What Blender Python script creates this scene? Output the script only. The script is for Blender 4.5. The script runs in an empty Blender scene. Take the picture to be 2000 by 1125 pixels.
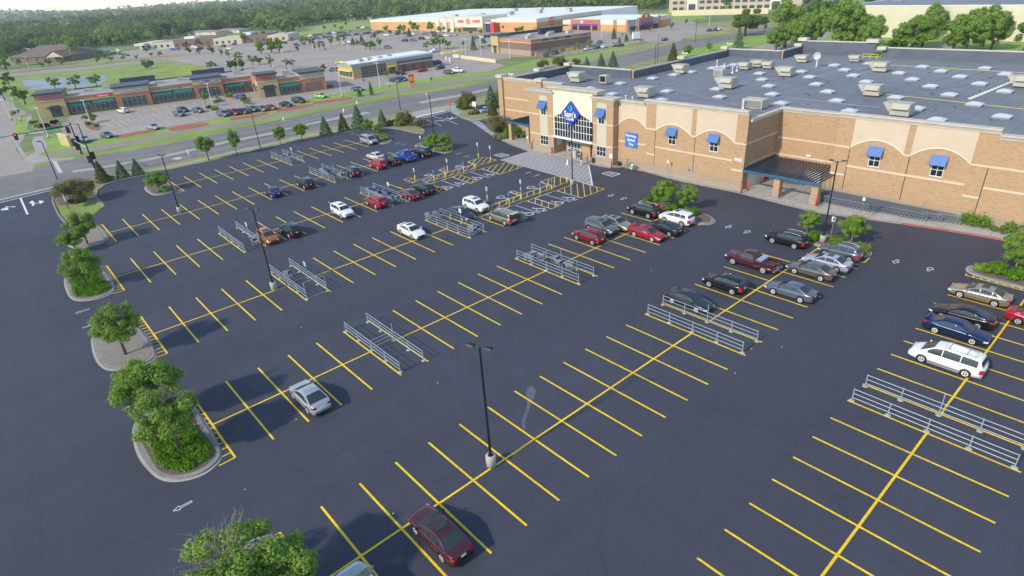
import bpy, bmesh, math, random
import numpy as np
from mathutils import Vector, Matrix
from mathutils.geometry import tessellate_polygon
random.seed(7); rng = np.random.default_rng(7)
sc = bpy.context.scene
COL = sc.collection
# ------------------------------------------------------------------ camera
SC = 2.85
CX, CY, CZ = -20.18995547, -6.41788837, 30.04020908
YAW, PIT, ROL, FOC = math.radians(50.17555), math.radians(27.21931), math.radians(-3.95372), 1.1763013
Fv = Vector((math.cos(YAW)*math.cos(PIT), math.sin(YAW)*math.cos(PIT), -math.sin(PIT)))
r0 = Vector((math.sin(YAW), -math.cos(YAW), 0)); u0 = r0.cross(Fv)
Rv = math.cos(ROL)*r0 + math.sin(ROL)*u0; Uv = -math.sin(ROL)*r0 + math.cos(ROL)*u0
cam_d = bpy.data.cameras.new('camera'); cam = bpy.data.objects.new('camera', cam_d); COL.objects.link(cam)
m = Matrix((( Rv.x, Uv.x, -Fv.x, CX), (Rv.y, Uv.y, -Fv.y, CY), (Rv.z, Uv.z, -Fv.z, CZ), (0, 0, 0, 1)))
cam.matrix_world = m
cam_d.sensor_width = 36; cam_d.lens = 18*FOC; cam_d.clip_start = 0.5; cam_d.clip_end = 20000
sc.camera = cam
def G(px, py, z=0.0):
    """ground (or height z) point seen at photograph pixel px, py"""
    px = float(px); py = float(py); z = float(z)
    a = (px-1000)/(1000*FOC); b = -(py-562.5)/(1000*FOC)
    d = Fv + a*Rv + b*Uv; t = (z-CZ)/d.z
    return Vector((CX+t*d.x, CY+t*d.y, z))
def PR(p):
    d = Vector(p)-Vector((CX, CY, CZ)); w = d.dot(Fv)
    return (1000+1000*FOC*d.dot(Rv)/w, 562.5-1000*FOC*d.dot(Uv)/w)
# ------------------------------------------------------------------ world, sun
SUN_EL, SUN_AZ = math.radians(33), math.radians(176)     # direction towards the sun, azimuth from +X
w = bpy.data.worlds.new('World'); sc.world = w; w.use_nodes = True
nt = w.node_tree; nt.nodes.clear()
sky = nt.nodes.new('ShaderNodeTexSky'); sky.sky_type = 'NISHITA'; sky.sun_disc = False
sky.sun_elevation = SUN_EL; sky.sun_rotation = math.radians(90)-SUN_AZ
sky.air_density = 1.0; sky.dust_density = 0.1; sky.ozone_density = 1.2
bg = nt.nodes.new('ShaderNodeBackground'); bg.inputs[1].default_value = 0.15
wo = nt.nodes.new('ShaderNodeOutputWorld')
nt.links.new(sky.outputs[0], bg.inputs[0]); nt.links.new(bg.outputs[0], wo.inputs[0])
sl = bpy.data.lights.new('sun', 'SUN'); sl.energy = 2.3; sl.angle = math.radians(2.2); sl.color = (1.0, 0.89, 0.74)
so = bpy.data.objects.new('sun', sl); COL.objects.link(so)
sd = Vector((math.cos(SUN_EL)*math.cos(SUN_AZ), math.cos(SUN_EL)*math.sin(SUN_AZ), math.sin(SUN_EL)))
so.rotation_euler = sd.to_track_quat('Z', 'Y').to_euler(); so.location = (0, 0, 200)
vs = sc.view_settings; vs.view_transform = 'Standard'; vs.look = 'None'; vs.exposure = 0.84; vs.gamma = 1
sc.render.engine = 'CYCLES'
sc.cycles.max_bounces = 5; sc.cycles.diffuse_bounces = 2; sc.cycles.glossy_bounces = 3
# ------------------------------------------------------------------ materials
MAT = {}
def mat(name, col, rough=0.7, metal=0.0, var=0.12, scale=0.6, bump=0.0, coat=0.0, spec=0.5, trans=0.0, emit=None, stretch=None, var2=0.0, scale2=8.0, alpha=None):
    if name in MAT: return MAT[name]
    mt = bpy.data.materials.new(name); mt.use_nodes = True; n = mt.node_tree; L = n.links
    p = n.nodes['Principled BSDF']
    p.inputs['Roughness'].default_value = rough; p.inputs['Metallic'].default_value = metal
    p.inputs['Coat Weight'].default_value = coat; p.inputs['Specular IOR Level'].default_value = spec
    p.inputs['Base Color'].default_value = (*col, 1)
    if emit: p.inputs['Emission Color'].default_value = (*emit[:3], 1); p.inputs['Emission Strength'].default_value = emit[3]
    if alpha is not None: p.inputs['Alpha'].default_value = alpha
    if var > 0 or bump > 0:
        tc = n.nodes.new('ShaderNodeNewGeometry'); mp = n.nodes.new('ShaderNodeMapping')
        L.new(tc.outputs['Position'], mp.inputs[0])
        if stretch: mp.inputs['Scale'].default_value = stretch
        nz = n.nodes.new('ShaderNodeTexNoise'); nz.inputs['Scale'].default_value = scale; nz.inputs['Detail'].default_value = 6
        L.new(mp.outputs[0], nz.inputs['Vector'])
        src = nz.outputs[0]
        if var2 > 0:
            nz2 = n.nodes.new('ShaderNodeTexNoise'); nz2.inputs['Scale'].default_value = scale2; nz2.inputs['Detail'].default_value = 4
            L.new(mp.outputs[0], nz2.inputs['Vector'])
            m1 = n.nodes.new('ShaderNodeMath'); m1.operation = 'SUBTRACT'; m1.inputs[1].default_value = 0.5; L.new(nz2.outputs[0], m1.inputs[0])
            m2 = n.nodes.new('ShaderNodeMath'); m2.operation = 'MULTIPLY_ADD'; m2.inputs[1].default_value = var2/max(var, 1e-3); L.new(m1.outputs[0], m2.inputs[0]); L.new(nz.outputs[0], m2.inputs[2])
            src = m2.outputs[0]
        cr = n.nodes.new('ShaderNodeValToRGB'); cr.color_ramp.elements[0].position = 0.25; cr.color_ramp.elements[1].position = 0.75
        cr.color_ramp.elements[0].color = (*[c*(1-var) for c in col], 1)
        cr.color_ramp.elements[1].color = (*[min(1, c*(1+var)) for c in col], 1)
        L.new(src, cr.inputs[0]); L.new(cr.outputs[0], p.inputs['Base Color'])
        if bump > 0:
            b = n.nodes.new('ShaderNodeBump'); b.inputs['Strength'].default_value = bump; b.inputs['Distance'].default_value = 0.05
            L.new(src, b.inputs['Height']); L.new(b.outputs[0], p.inputs['Normal'])
    MAT[name] = mt; return mt
def brick(name, c1, c2, dark, sx=1.0, amt=0.5):
    mt = bpy.data.materials.new(name); mt.use_nodes = True; n = mt.node_tree; L = n.links; p = n.nodes['Principled BSDF']; p.inputs['Roughness'].default_value = 0.9
    g = n.nodes.new('ShaderNodeNewGeometry'); s = n.nodes.new('ShaderNodeSeparateXYZ'); L.new(g.outputs['Position'], s.inputs[0])
    ad = n.nodes.new('ShaderNodeMath'); ad.operation = 'ADD'; L.new(s.outputs[0], ad.inputs[0]); L.new(s.outputs[1], ad.inputs[1])
    cb = n.nodes.new('ShaderNodeCombineXYZ'); L.new(ad.outputs[0], cb.inputs[0]); L.new(s.outputs[2], cb.inputs[1])
    br = n.nodes.new('ShaderNodeTexBrick'); L.new(cb.outputs[0], br.inputs['Vector'])
    br.inputs['Scale'].default_value = 1.0; br.inputs['Brick Width'].default_value = 0.5*sx; br.inputs['Row Height'].default_value = 0.14*sx
    br.inputs['Mortar Size'].default_value = 0.012; br.inputs['Color1'].default_value = (*c1, 1); br.inputs['Color2'].default_value = (*c2, 1)
    br.inputs['Mortar'].default_value = (*[min(1, x*1.15) for x in c1], 1); br.inputs['Bias'].default_value = 0.0
    mp = n.nodes.new('ShaderNodeMapping'); mp.inputs['Scale'].default_value = (1.3, 6.5, 1); L.new(cb.outputs[0], mp.inputs[0])
    nz = n.nodes.new('ShaderNodeTexNoise'); nz.inputs['Scale'].default_value = 1.0; nz.inputs['Detail'].default_value = 5; nz.inputs['Roughness'].default_value = 0.65; L.new(mp.outputs[0], nz.inputs['Vector'])
    cr = n.nodes.new('ShaderNodeValToRGB'); cr.color_ramp.elements[0].position = 0.575; cr.color_ramp.elements[1].position = 0.66
    cr.color_ramp.elements[0].color = (0, 0, 0, 1); cr.color_ramp.elements[1].color = (1, 1, 1, 1); L.new(nz.outputs[0], cr.inputs[0])
    mu = n.nodes.new('ShaderNodeMath'); mu.operation = 'MULTIPLY'; mu.inputs[1].default_value = amt; L.new(cr.outputs[0], mu.inputs[0])
    mx = n.nodes.new('ShaderNodeMixRGB'); L.new(mu.outputs[0], mx.inputs[0]); L.new(br.outputs[0], mx.inputs[1]); mx.inputs[2].default_value = (*dark, 1)
    L.new(mx.outputs[0], p.inputs['Base Color']); MAT[name] = mt; return mt
def leafmat(name, c1, c2, sc_=1.2, tr=0.35, rnd=0.28):
    """leaves: two greens mixed by clump, some light passing through"""
    mt = bpy.data.materials.new(name); mt.use_nodes = True; n = mt.node_tree; L = n.links; n.nodes.clear()
    g = n.nodes.new('ShaderNodeNewGeometry'); nz = n.nodes.new('ShaderNodeTexNoise'); nz.inputs['Scale'].default_value = sc_; nz.inputs['Detail'].default_value = 3; L.new(g.outputs['Position'], nz.inputs['Vector'])
    mr = n.nodes.new('ShaderNodeMath'); mr.operation = 'MULTIPLY_ADD'; mr.inputs[1].default_value = rnd; L.new(g.outputs['Random Per Island'], mr.inputs[0]); 
    m0 = n.nodes.new('ShaderNodeMath'); m0.operation = 'MULTIPLY'; m0.inputs[1].default_value = 1-rnd; L.new(nz.outputs[0], m0.inputs[0]); L.new(m0.outputs[0], mr.inputs[2])
    cr = n.nodes.new('ShaderNodeValToRGB'); cr.color_ramp.elements[0].position = 0.3; cr.color_ramp.elements[1].position = 0.72; cr.color_ramp.elements[0].color = (*c1, 1); cr.color_ramp.elements[1].color = (*c2, 1); L.new(mr.outputs[0], cr.inputs[0])
    d = n.nodes.new('ShaderNodeBsdfDiffuse'); t = n.nodes.new('ShaderNodeBsdfTranslucent'); L.new(cr.outputs[0], d.inputs[0]); L.new(cr.outputs[0], t.inputs[0])
    mx = n.nodes.new('ShaderNodeMixShader'); mx.inputs[0].default_value = tr; L.new(d.outputs[0], mx.inputs[1]); L.new(t.outputs[0], mx.inputs[2])
    o = n.nodes.new('ShaderNodeOutputMaterial'); L.new(mx.outputs[0], o.inputs[0]); MAT[name] = mt; return mt
# ------------------------------------------------------------------ objects
def tag(o, label=None, cat=None, group=None, kind=None):
    if label: o['label'] = label
    if cat: o['category'] = cat
    if group: o['group'] = group
    if kind: o['kind'] = kind
    return o
def wm(o):
    mtx = o.matrix_basis.copy()
    while o.parent is not None: o = o.parent; mtx = o.matrix_basis @ mtx
    return mtx
def empty(name, loc=(0, 0, 0), rz=0.0, label=None, cat=None, group=None, scale=1.0):
    o = bpy.data.objects.new(name, None); COL.objects.link(o); o.location = loc; o.rotation_euler = (0, 0, rz); o.scale = (scale,)*3
    o.empty_display_size = 0.3
    return tag(o, label, cat, group)
class MB:
    def __init__(s): s.v = []; s.f = []; s.mi = []; s.m = 0; s.sm = []; s.smooth = False
    def add(s, vs, fs):
        o = len(s.v); s.v += [tuple(v) for v in vs]
        for f in fs: s.f.append(tuple(o+i for i in f)); s.mi.append(s.m); s.sm.append(s.smooth)
        return s
    def box(s, x0, x1, y0, y1, z0, z1):
        return s.add([(x0,y0,z0),(x1,y0,z0),(x1,y1,z0),(x0,y1,z0),(x0,y0,z1),(x1,y0,z1),(x1,y1,z1),(x0,y1,z1)],
              [(0,3,2,1),(4,5,6,7),(0,1,5,4),(1,2,6,5),(2,3,7,6),(3,0,4,7)])
    def taper(s, x0, x1, y0, y1, z0, z1, t):
        return s.add([(x0,y0,z0),(x1,y0,z0),(x1,y1,z0),(x0,y1,z0),(x0+t,y0+t,z1),(x1-t,y0+t,z1),(x1-t,y1-t,z1),(x0+t,y1-t,z1)],
              [(0,3,2,1),(4,5,6,7),(0,1,5,4),(1,2,6,5),(2,3,7,6),(3,0,4,7)])
    def prism(s, pts, z0, z1):
        n = len(pts); P = [(p[0], p[1]) for p in pts]
        ar = sum(P[i][0]*P[(i+1) % n][1]-P[(i+1) % n][0]*P[i][1] for i in range(n))
        if ar < 0: P = P[::-1]
        tr = tessellate_polygon([[Vector((x, y, 0)) for x, y in P]])
        vs = [(x, y, z0) for x, y in P]+[(x, y, z1) for x, y in P]; fs = []
        for a, b, c in tr:
            ax = (P[b][0]-P[a][0])*(P[c][1]-P[a][1])-(P[b][1]-P[a][1])*(P[c][0]-P[a][0])
            if ax < 0: b, c = c, b
            fs.append((n+a, n+b, n+c)); fs.append((a, c, b))
        for i in range(n): j = (i+1) % n; fs.append((i, j, n+j, n+i))
        return s.add(vs, fs)
    def flat(s, pts, z):
        P = [(p[0], p[1]) for p in pts]; tr = tessellate_polygon([[Vector((x, y, 0)) for x, y in P]]); fs = []
        for a, b, c in tr:
            ax = (P[b][0]-P[a][0])*(P[c][1]-P[a][1])-(P[b][1]-P[a][1])*(P[c][0]-P[a][0])
            if ax < 0: b, c = c, b
            fs.append((a, b, c))
        return s.add([(x, y, z) for x, y in P], fs)
    def poly3(s, pts, ext):
        """flat 3D polygon (list of 3D points) extruded by vector ext"""
        n = len(pts); P = [Vector(p) for p in pts]; e = Vector(ext)
        tr = tessellate_polygon([P]); fs = [(a, b, c) for a, b, c in tr]+[(n+c, n+b, n+a) for a, b, c in tr]
        for i in range(n): j = (i+1) % n; fs.append((i, j, n+j, n+i))
        return s.add(P+[p+e for p in P], fs)
    def line(s, a, b, wd, z):
        a = Vector((a[0], a[1])); b = Vector((b[0], b[1])); d = (b-a).normalized(); k = Vector((-d.y, d.x))*wd/2
        return s.add([(*(a-k), z), (*(b-k), z), (*(b+k), z), (*(a+k), z)], [(0, 1, 2, 3)])
    def tube(s, pts, r, n=6, cap=True):
        P = [Vector(p) for p in pts]; R = r if isinstance(r, (list, tuple)) else [r]*len(P); o = len(s.v); vs = []; fs = []
        for i, p in enumerate(P):
            d = (P[min(i+1, len(P)-1)]-P[max(i-1, 0)]).normalized(); a = d.orthogonal().normalized() if i == 0 else (a-d*a.dot(d)).normalized(); b = d.cross(a)
            for k in range(n): t = 2*math.pi*k/n; vs.append(p+R[i]*(math.cos(t)*a+math.sin(t)*b))
        for i in range(len(P)-1):
            for k in range(n): k2 = (k+1) % n; fs.append((i*n+k, i*n+k2, (i+1)*n+k2, (i+1)*n+k))
        if cap: fs.append(tuple(range(n))[::-1]); fs.append(tuple((len(P)-1)*n+k for k in range(n)))
        return s.add(vs, fs)
    def lathe(s, prof, n=16, c=(0, 0, 0), axis='z'):
        vs = []; fs = []
        for r, h in prof:
            for k in range(n):
                t = 2*math.pi*k/n; x, y = r*math.cos(t), r*math.sin(t)
                vs.append({'z': (c[0]+x, c[1]+y, c[2]+h), 'y': (c[0]+x, c[1]+h, c[2]+y), 'x': (c[0]+h, c[1]+x, c[2]+y)}[axis])
        for i in range(len(prof)-1):
            for k in range(n): k2 = (k+1) % n; fs.append((i*n+k, i*n+k2, (i+1)*n+k2, (i+1)*n+k))
        fs.append(tuple(range(n))[::-1]); fs.append(tuple((len(prof)-1)*n+k for k in range(n)))
        return s.add(vs, fs)
    def build(s, name, mats, parent=None, world=False, fix=True):
        if not isinstance(mats, (list, tuple)): mats = [mats]
        me = bpy.data.meshes.new(name); V = s.v
        if world and parent is not None:
            inv = wm(parent).inverted(); V = [tuple(inv @ Vector(v)) for v in V]
        me.from_pydata(V, [], s.f)
        for mt in mats: me.materials.append(mt)
        me.polygons.foreach_set('material_index', s.mi); me.polygons.foreach_set('use_smooth', s.sm)
        if fix:
            b = bmesh.new(); b.from_mesh(me); bmesh.ops.recalc_face_normals(b, faces=b.faces); b.to_mesh(me); b.free()
        me.update()
        o = bpy.data.objects.new(name, me); COL.objects.link(o); o.parent = parent
        return o
def build_parts(mb, name, m_, parent, world=True, tol=.02):
    """one part object for every separate piece (pieces that touch stay together)"""
    n = len(mb.v); par = list(range(n))
    def find(a):
        while par[a] != a: par[a] = par[par[a]]; a = par[a]
        return a
    for f in mb.f:
        for k in f[1:]: par[find(k)] = find(f[0])
    comp = {}
    for i in range(n): comp.setdefault(find(i), []).append(i)
    C_ = []
    for c in comp.values():
        V = np.array([mb.v[i] for i in c]); C_.append([V.min(0)-tol, V.max(0)+tol, set(c)])
    ch = True
    while ch:
        ch = False; out = []
        for a in C_:
            for b in out:
                if np.all(a[0] <= b[1]) and np.all(b[0] <= a[1]): b[0] = np.minimum(a[0], b[0]); b[1] = np.maximum(a[1], b[1]); b[2] |= a[2]; ch = True; break
            else: out.append(a)
        C_ = out
    res = []
    for lo, hi, ids in C_:
        k = MB(); idx = sorted(ids); mp = {a: i for i, a in enumerate(idx)}; k.v = [mb.v[i] for i in idx]
        for f, mi, sm in zip(mb.f, mb.mi, mb.sm):
            if f[0] in mp: k.f.append(tuple(mp[i] for i in f)); k.mi.append(mi); k.sm.append(sm)
        res.append(k.build(name, m_, parent, world=world))
    return res
KIDS = {}
def kids(o): return list(o.children)
def dup(o, loc=None, rz=None, label=None, group=None, parent=None, scale=None, cmap=None):
    """copy a thing with its parts and their sub-parts; cmap swaps materials by giving a part a second mesh"""
    c = o.copy(); COL.objects.link(c)
    if parent is not None: c.parent = parent
    if loc is not None: c.location = loc
    if rz is not None: c.rotation_euler = (0, 0, rz)
    if label: c['label'] = label
    if group: c['group'] = group
    if scale is not None: c.scale = (scale,)*3
    for ch in kids(o): dup(ch, parent=c)
    return c
def P2(lst, z=0): return [G(a, b, z) for a, b in lst]
def struct(name, mb, m_, **k): return tag(mb.build(name, m_, **k), kind='structure')
ORD = ['first', 'second', 'third', 'fourth', 'fifth', 'sixth', 'seventh', 'eighth', 'ninth', 'tenth', 'eleventh', 'twelfth', 'thirteenth', 'fourteenth', 'fifteenth', 'sixteenth', 'seventeenth', 'eighteenth', 'nineteenth', 'twentieth']
def nth(i):
    if i < 20: return ORD[i]
    n = i+1; return '%d%s' % (n, 'th' if n % 100 in (11, 12, 13) else {1: 'st', 2: 'nd', 3: 'rd'}.get(n % 10, 'th'))
def text_mesh(txt, size, parent, name, m_, mtx, ext=0.01, bold=0.0, shear=0.0, sx=1.0):
    """real lettering, converted to a mesh with thickness; mtx places it in the world"""
    cu = bpy.data.curves.new(name, 'FONT'); cu.body = txt; cu.size = size; cu.align_x = 'CENTER'; cu.align_y = 'CENTER'; cu.extrude = ext; cu.offset = bold; cu.shear = shear; cu.resolution_u = 3
    t = bpy.data.objects.new(name, cu); COL.objects.link(t)
    dg = bpy.context.evaluated_depsgraph_get(); me = bpy.data.meshes.new_from_object(t.evaluated_get(dg)); bpy.data.objects.remove(t); bpy.data.curves.remove(cu)
    inv = wm(parent).inverted() if parent is not None else Matrix.Identity(4)
    me.transform(inv @ mtx @ Matrix.Diagonal((sx, 1, 1, 1))); me.materials.clear(); me.materials.append(m_)
    me.name = name
    o = bpy.data.objects.new(name, me); COL.objects.link(o); o.parent = parent; return o
def face_mtx(p, right, up):
    """matrix placing XY text on a wall at p with given right and up directions"""
    r = Vector(right).normalized(); u = Vector(up).normalized(); n = r.cross(u)
    return Matrix(((r.x, u.x, n.x, p[0]), (r.y, u.y, n.y, p[1]), (r.z, u.z, n.z, p[2]), (0, 0, 0, 1)))
# ------------------------------------------------------------------ shared materials
def asphalt(name, col, big, cracks=0.0, rough=0.85):
    mt = bpy.data.materials.new(name); mt.use_nodes = True; n = mt.node_tree; L = n.links; p = n.nodes['Principled BSDF']; p.inputs['Roughness'].default_value = rough; p.inputs['Specular IOR Level'].default_value = 0.35
    g = n.nodes.new('ShaderNodeNewGeometry')
    def nz(s, d=6, r=0.55, stretch=None):
        x = n.nodes.new('ShaderNodeTexNoise'); x.inputs['Scale'].default_value = s; x.inputs['Detail'].default_value = d; x.inputs['Roughness'].default_value = r
        if stretch:
            mp = n.nodes.new('ShaderNodeMapping'); mp.inputs['Scale'].default_value = stretch; L.new(g.outputs['Position'], mp.inputs[0]); L.new(mp.outputs[0], x.inputs['Vector'])
        else: L.new(g.outputs['Position'], x.inputs['Vector'])
        return x.outputs[0]
    def ramp(src, a, b, lo, hi):
        m_ = n.nodes.new('ShaderNodeMapRange'); m_.inputs[1].default_value = a; m_.inputs[2].default_value = b; m_.inputs[3].default_value = lo; m_.inputs[4].default_value = hi; L.new(src, m_.inputs[0]); return m_.outputs[0]
    def mul(a, b):
        x = n.nodes.new('ShaderNodeMath'); x.operation = 'MULTIPLY'; L.new(a, x.inputs[0]); L.new(b, x.inputs[1]); return x.outputs[0]
    f = mul(mul(ramp(nz(0.045, 5), .3, .7, 1-big, 1+big), ramp(nz(0.5, 5, .6, (1, .25, 1)), .3, .7, 1-big*.6, 1+big*.6)), ramp(nz(9, 3), .3, .7, .88, 1.12))
    if cracks > 0:
        v = n.nodes.new('ShaderNodeTexVoronoi'); v.feature = 'DISTANCE_TO_EDGE'; v.inputs['Scale'].default_value = 0.055
        d = n.nodes.new('ShaderNodeTexNoise'); d.inputs['Scale'].default_value = 0.5; d.inputs['Detail'].default_value = 5; L.new(g.outputs['Position'], d.inputs['Vector'])
        s = n.nodes.new('ShaderNodeVectorMath'); s.operation = 'SCALE'; s.inputs['Scale'].default_value = 2.2; L.new(d.outputs['Color'], s.inputs[0])
        a = n.nodes.new('ShaderNodeVectorMath'); L.new(g.outputs['Position'], a.inputs[0]); L.new(s.outputs[0], a.inputs[1]); L.new(a.outputs[0], v.inputs['Vector'])
        f = mul(f, ramp(v.outputs['Distance'], 0.0, 0.004, 1-cracks, 1.0))
        # oil drips, small pale scuffs and long tyre polished bands along the drive lanes
        f = mul(f, ramp(nz(1.7, 2), .26, .33, .80, 1.0)); f = mul(f, ramp(nz(0.8, 2), .70, .78, 1.0, 1.14)); f = mul(f, ramp(nz(0.35, 3, .5, (.06, 1, 1)), .35, .65, .95, 1.06))
    vm = n.nodes.new('ShaderNodeVectorMath'); vm.operation = 'SCALE'; vm.inputs[0].default_value = col; L.new(f, vm.inputs['Scale']); L.new(vm.outputs[0], p.inputs['Base Color'])
    b = n.nodes.new('ShaderNodeBump'); b.inputs['Strength'].default_value = 0.25; b.inputs['Distance'].default_value = 0.01; L.new(nz(25, 2), b.inputs['Height']); L.new(b.outputs[0], p.inputs['Normal'])
    MAT[name] = mt; return mt
m_lot = asphalt('sealed asphalt', (.053, .056, .072), .10, .20, .8)
m_road = asphalt('weathered road asphalt', (.190, .172, .155), .12, .10)
m_tan = asphalt('old taupe asphalt', (.350, .295, .240), .10, .0)
m_yel = mat('yellow road paint', (.90, .555, .006), .6, var=.20, scale=.35, var2=.30, scale2=5)
m_wht = mat('white road paint', (.74, .74, .72), .6, var=.10, scale=3)
m_wht2 = mat('worn white road paint', (.52, .50, .47), .7, var=.15, scale=3)
m_ltblue = mat('pale blue road paint', (.42, .48, .62), .6, var=.1, scale=3)
m_conc = mat('concrete', (.40, .37, .32), .9, var=.14, scale=.5, var2=.08, scale2=6)
m_kerb = mat('kerb concrete', (.25, .235, .205), .9, var=.22, scale=1.2, var2=.12, scale2=9)
m_redkerb = mat('red painted kerb', (.36, .11, .10), .8, var=.15, scale=2)
m_pave = mat('pale pavement concrete', (.36, .33, .29), .9, var=.10, scale=.4)
m_mulch = mat('dark wood mulch', (.15, .11, .085), 1, var=.45, scale=5, bump=.6, var2=.3, scale2=18)
m_rock = mat('grey brown river rock', (.26, .215, .18), 1, var=.45, scale=6, bump=.8, var2=.4, scale2=14)
m_redmulch = mat('red wood mulch', (.34, .11, .06), 1, var=.3, scale=1.5, bump=.5)
m_grass = mat('mown lawn', (.22, .28, .055), 1, var=.25, scale=.08, var2=.15, scale2=1.5)
m_grass2 = mat('bright lawn', (.22, .33, .045), 1, var=.22, scale=.12, var2=.12, scale2=2)
m_dry = mat('dry olive grass', (.26, .25, .09), 1, var=.25, scale=.3, var2=.15, scale2=3)
m_trail = mat('worn path asphalt', (.27, .23, .18), .95, var=.1, scale=.4)
m_dirt = mat('bare dirt', (.31, .235, .15), 1, var=.25, scale=.2)
m_cream = mat('cream stucco', (.56, .45, .325), .9, var=.05, scale=.6)
m_cream2 = mat('pale yellow stucco', (.70, .62, .46), .9, var=.04, scale=.6)
m_panel = mat('grey beige panel', (.50, .45, .33), .85, var=.05, scale=.6)
m_cap = mat('limestone cornice', (.52, .46, .37), .85, var=.10, scale=.8)
m_band = mat('stone band', (.60, .48, .33), .85, var=.06, scale=.8)
m_brick = brick('tan brick', (.44, .285, .160), (.375, .235, .125), (.19, .11, .06), 1.0, .8)
m_brickg = brick('grey tan block', (.36, .28, .20), (.31, .235, .165), (.16, .12, .09), 1.3, .4)
m_brickr = brick('red brown brick', (.42, .19, .10), (.36, .155, .08), (.20, .09, .05), 1.0, .3)
m_brickd = brick('dark brown brick', (.20, .13, .10), (.17, .11, .085), (.10, .06, .05), 1.0, .3)
m_stone = brick('yellow limestone block', (.50, .38, .19), (.42, .31, .15), (.26, .19, .10), 1.3, .4)
m_roof = mat('grey membrane roof', (.185, .192, .205), .8, var=.20, scale=.05, var2=.12, scale2=.45)
m_parin = mat('dark blue grey parapet membrane', (.085, .098, .122), .55, var=.18, scale=.5)
m_glass = mat('dark window glass', (.018, .022, .028), .12, var=0, spec=.7)
m_glassb = mat('blue grey shop glass', (.045, .07, .075), .15, var=.3, scale=.8, spec=.7)
m_frame = mat('white window frame', (.72, .72, .70), .5, var=.04)
m_alu = mat('grey aluminium frame', (.38, .37, .35), .4, .6, var=.05)
m_blue = mat('blue awning metal', (.085, .18, .40), .45, var=.08, scale=2)
m_teal = mat('teal awning', (.015, .13, .115), .7, var=.08)
m_signblue = mat('sign blue', (.015, .055, .36), .35, var=.02)
m_white = mat('white letters', (.82, .82, .82), .5, var=.02)
m_red = mat('red paint', (.68, .035, .04), .5, var=.05)
m_black = mat('black metal', (.012, .012, .014), .45, var=.1)
m_galv = mat('galvanised steel', (.44, .50, .53), .38, .45, var=.12, scale=3)
m_canopy = mat('blue pergola steel', (.020, .055, .105), .45, var=.15, scale=2)
m_canopyl = mat('light blue pergola fascia', (.035, .13, .22), .45, var=.15, scale=2)
m_unit = mat('beige roof unit', (.42, .39, .315), .6, var=.08, scale=1.2)
m_sky = mat('white skylight dome', (.50, .53, .57), .25, var=.04)
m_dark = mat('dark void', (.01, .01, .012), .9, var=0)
m_darkcap = mat('dark blue grey metal cap', (.035, .042, .062), .5, var=.12)
m_yelm = mat('yellow steel', (.72, .58, .05), .5, var=.05)
m_bluesg = mat('blue sign face', (.04, .16, .55), .5, var=.03)
m_greensg = mat('green street sign', (.01, .30, .20), .5, var=.03)
m_wpole = mat('white painted pole', (.62, .62, .60), .5, var=.04)
m_bark = mat('bark', (.10, .075, .055), 1, var=.25, scale=4)
m_barkg = mat('pale bark', (.24, .20, .16), 1, var=.25, scale=4)
m_tyre = mat('tyre rubber', (.015, .015, .016), .85, var=.1)
m_rim = mat('alloy rim', (.62, .62, .64), .35, .25, var=.1)
m_rimw = mat('bright wheel cover', (.75, .75, .75), .4, .1, var=.1)
m_cglass = mat('tinted car glass', (.030, .045, .050), .12, var=0, spec=.45)
m_lamp = mat('headlight lens', (.65, .68, .70), .15, var=.05, spec=.8)
m_tail = mat('tail light lens', (.45, .012, .02), .2, var=.05, spec=.7)
m_plate = mat('licence plate', (.62, .64, .68), .5, var=.05)
m_trim = mat('black plastic trim', (.025, .025, .027), .6, var=.1)
m_rail = mat('bright roof rail', (.60, .60, .62), .25, .8, var=.05)
# ------------------------------------------------------------------ ground, roads, pavements
OFF = {'A': 2.6816, 'B': -4.2028, 'C': -4.0719, 'D': -2.9481, 'E': -3.8785, 'F': -2.8704, 'G': 2.1296}
VR = {'A': 0.0, 'B': 6.7251, 'C': 13.5673, 'D': 20.4909, 'E': 27.3012, 'F': 34.1074, 'G': 40.5414}
HL = 1.8667
def LP(r, i, v=0.0): return Vector(((i+OFF[r])*SC, (VR[r]+v)*SC, 0))
def hill_z(x, y):
    r = math.hypot(x, y); t = math.atan2(y, x) % (2*math.pi); f = interp0([(0, 0), (2200, 0), (3000, .35), (3600, 1), (4600, .7)], r)
    deg = math.degrees(t); base = max(2, 31-1.5*max(0, 88-deg if deg < 180 else 0)*0.55)
    return f*((26+8*math.sin(t*17)) if deg < 60 else base+9*math.sin(t*13)+6*math.sin(t*29+1))
def interp0(T, x):
    for (a, b), (c, d) in zip(T[:-1], T[1:]):
        if x <= c: return b+(d-b)*(x-a)/(c-a)
    return T[-1][1]
def hills():
    mb = MB(); R = [0, 150, 400, 800, 1400, 2200, 3000, 3600, 4600]; N = 180; vs = []; fs = []
    for i, r in enumerate(R):
        for k in range(N):
            t = 2*math.pi*k/N; z = 0
            if r >= 3000:
                deg = math.degrees(t); f = {3000: .35, 3600: 1, 4600: .7}[r]
                base = 31 - 1.5*max(0, 88-deg if deg < 180 else 0)*0.55
                z = f*(max(2, base)+9*math.sin(t*13)+6*math.sin(t*29+1))
                if deg < 60: z = f*(26+8*math.sin(t*17))
            vs.append((r*math.cos(t)+CX*0, r*math.sin(t), z))
    for i in range(len(R)-1):
        for k in range(N): k2 = (k+1) % N; fs.append((i*N+k, (i+1)*N+k, (i+1)*N+k2, i*N+k2))
    mb.smooth = True; mb.add(vs, fs); return mb
m_land = mat('far meadow and woodland floor', (.17, .22, .06), 1, var=.35, scale=.012, var2=.2, scale2=.15)
struct('ground', hills(), m_land)
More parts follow.
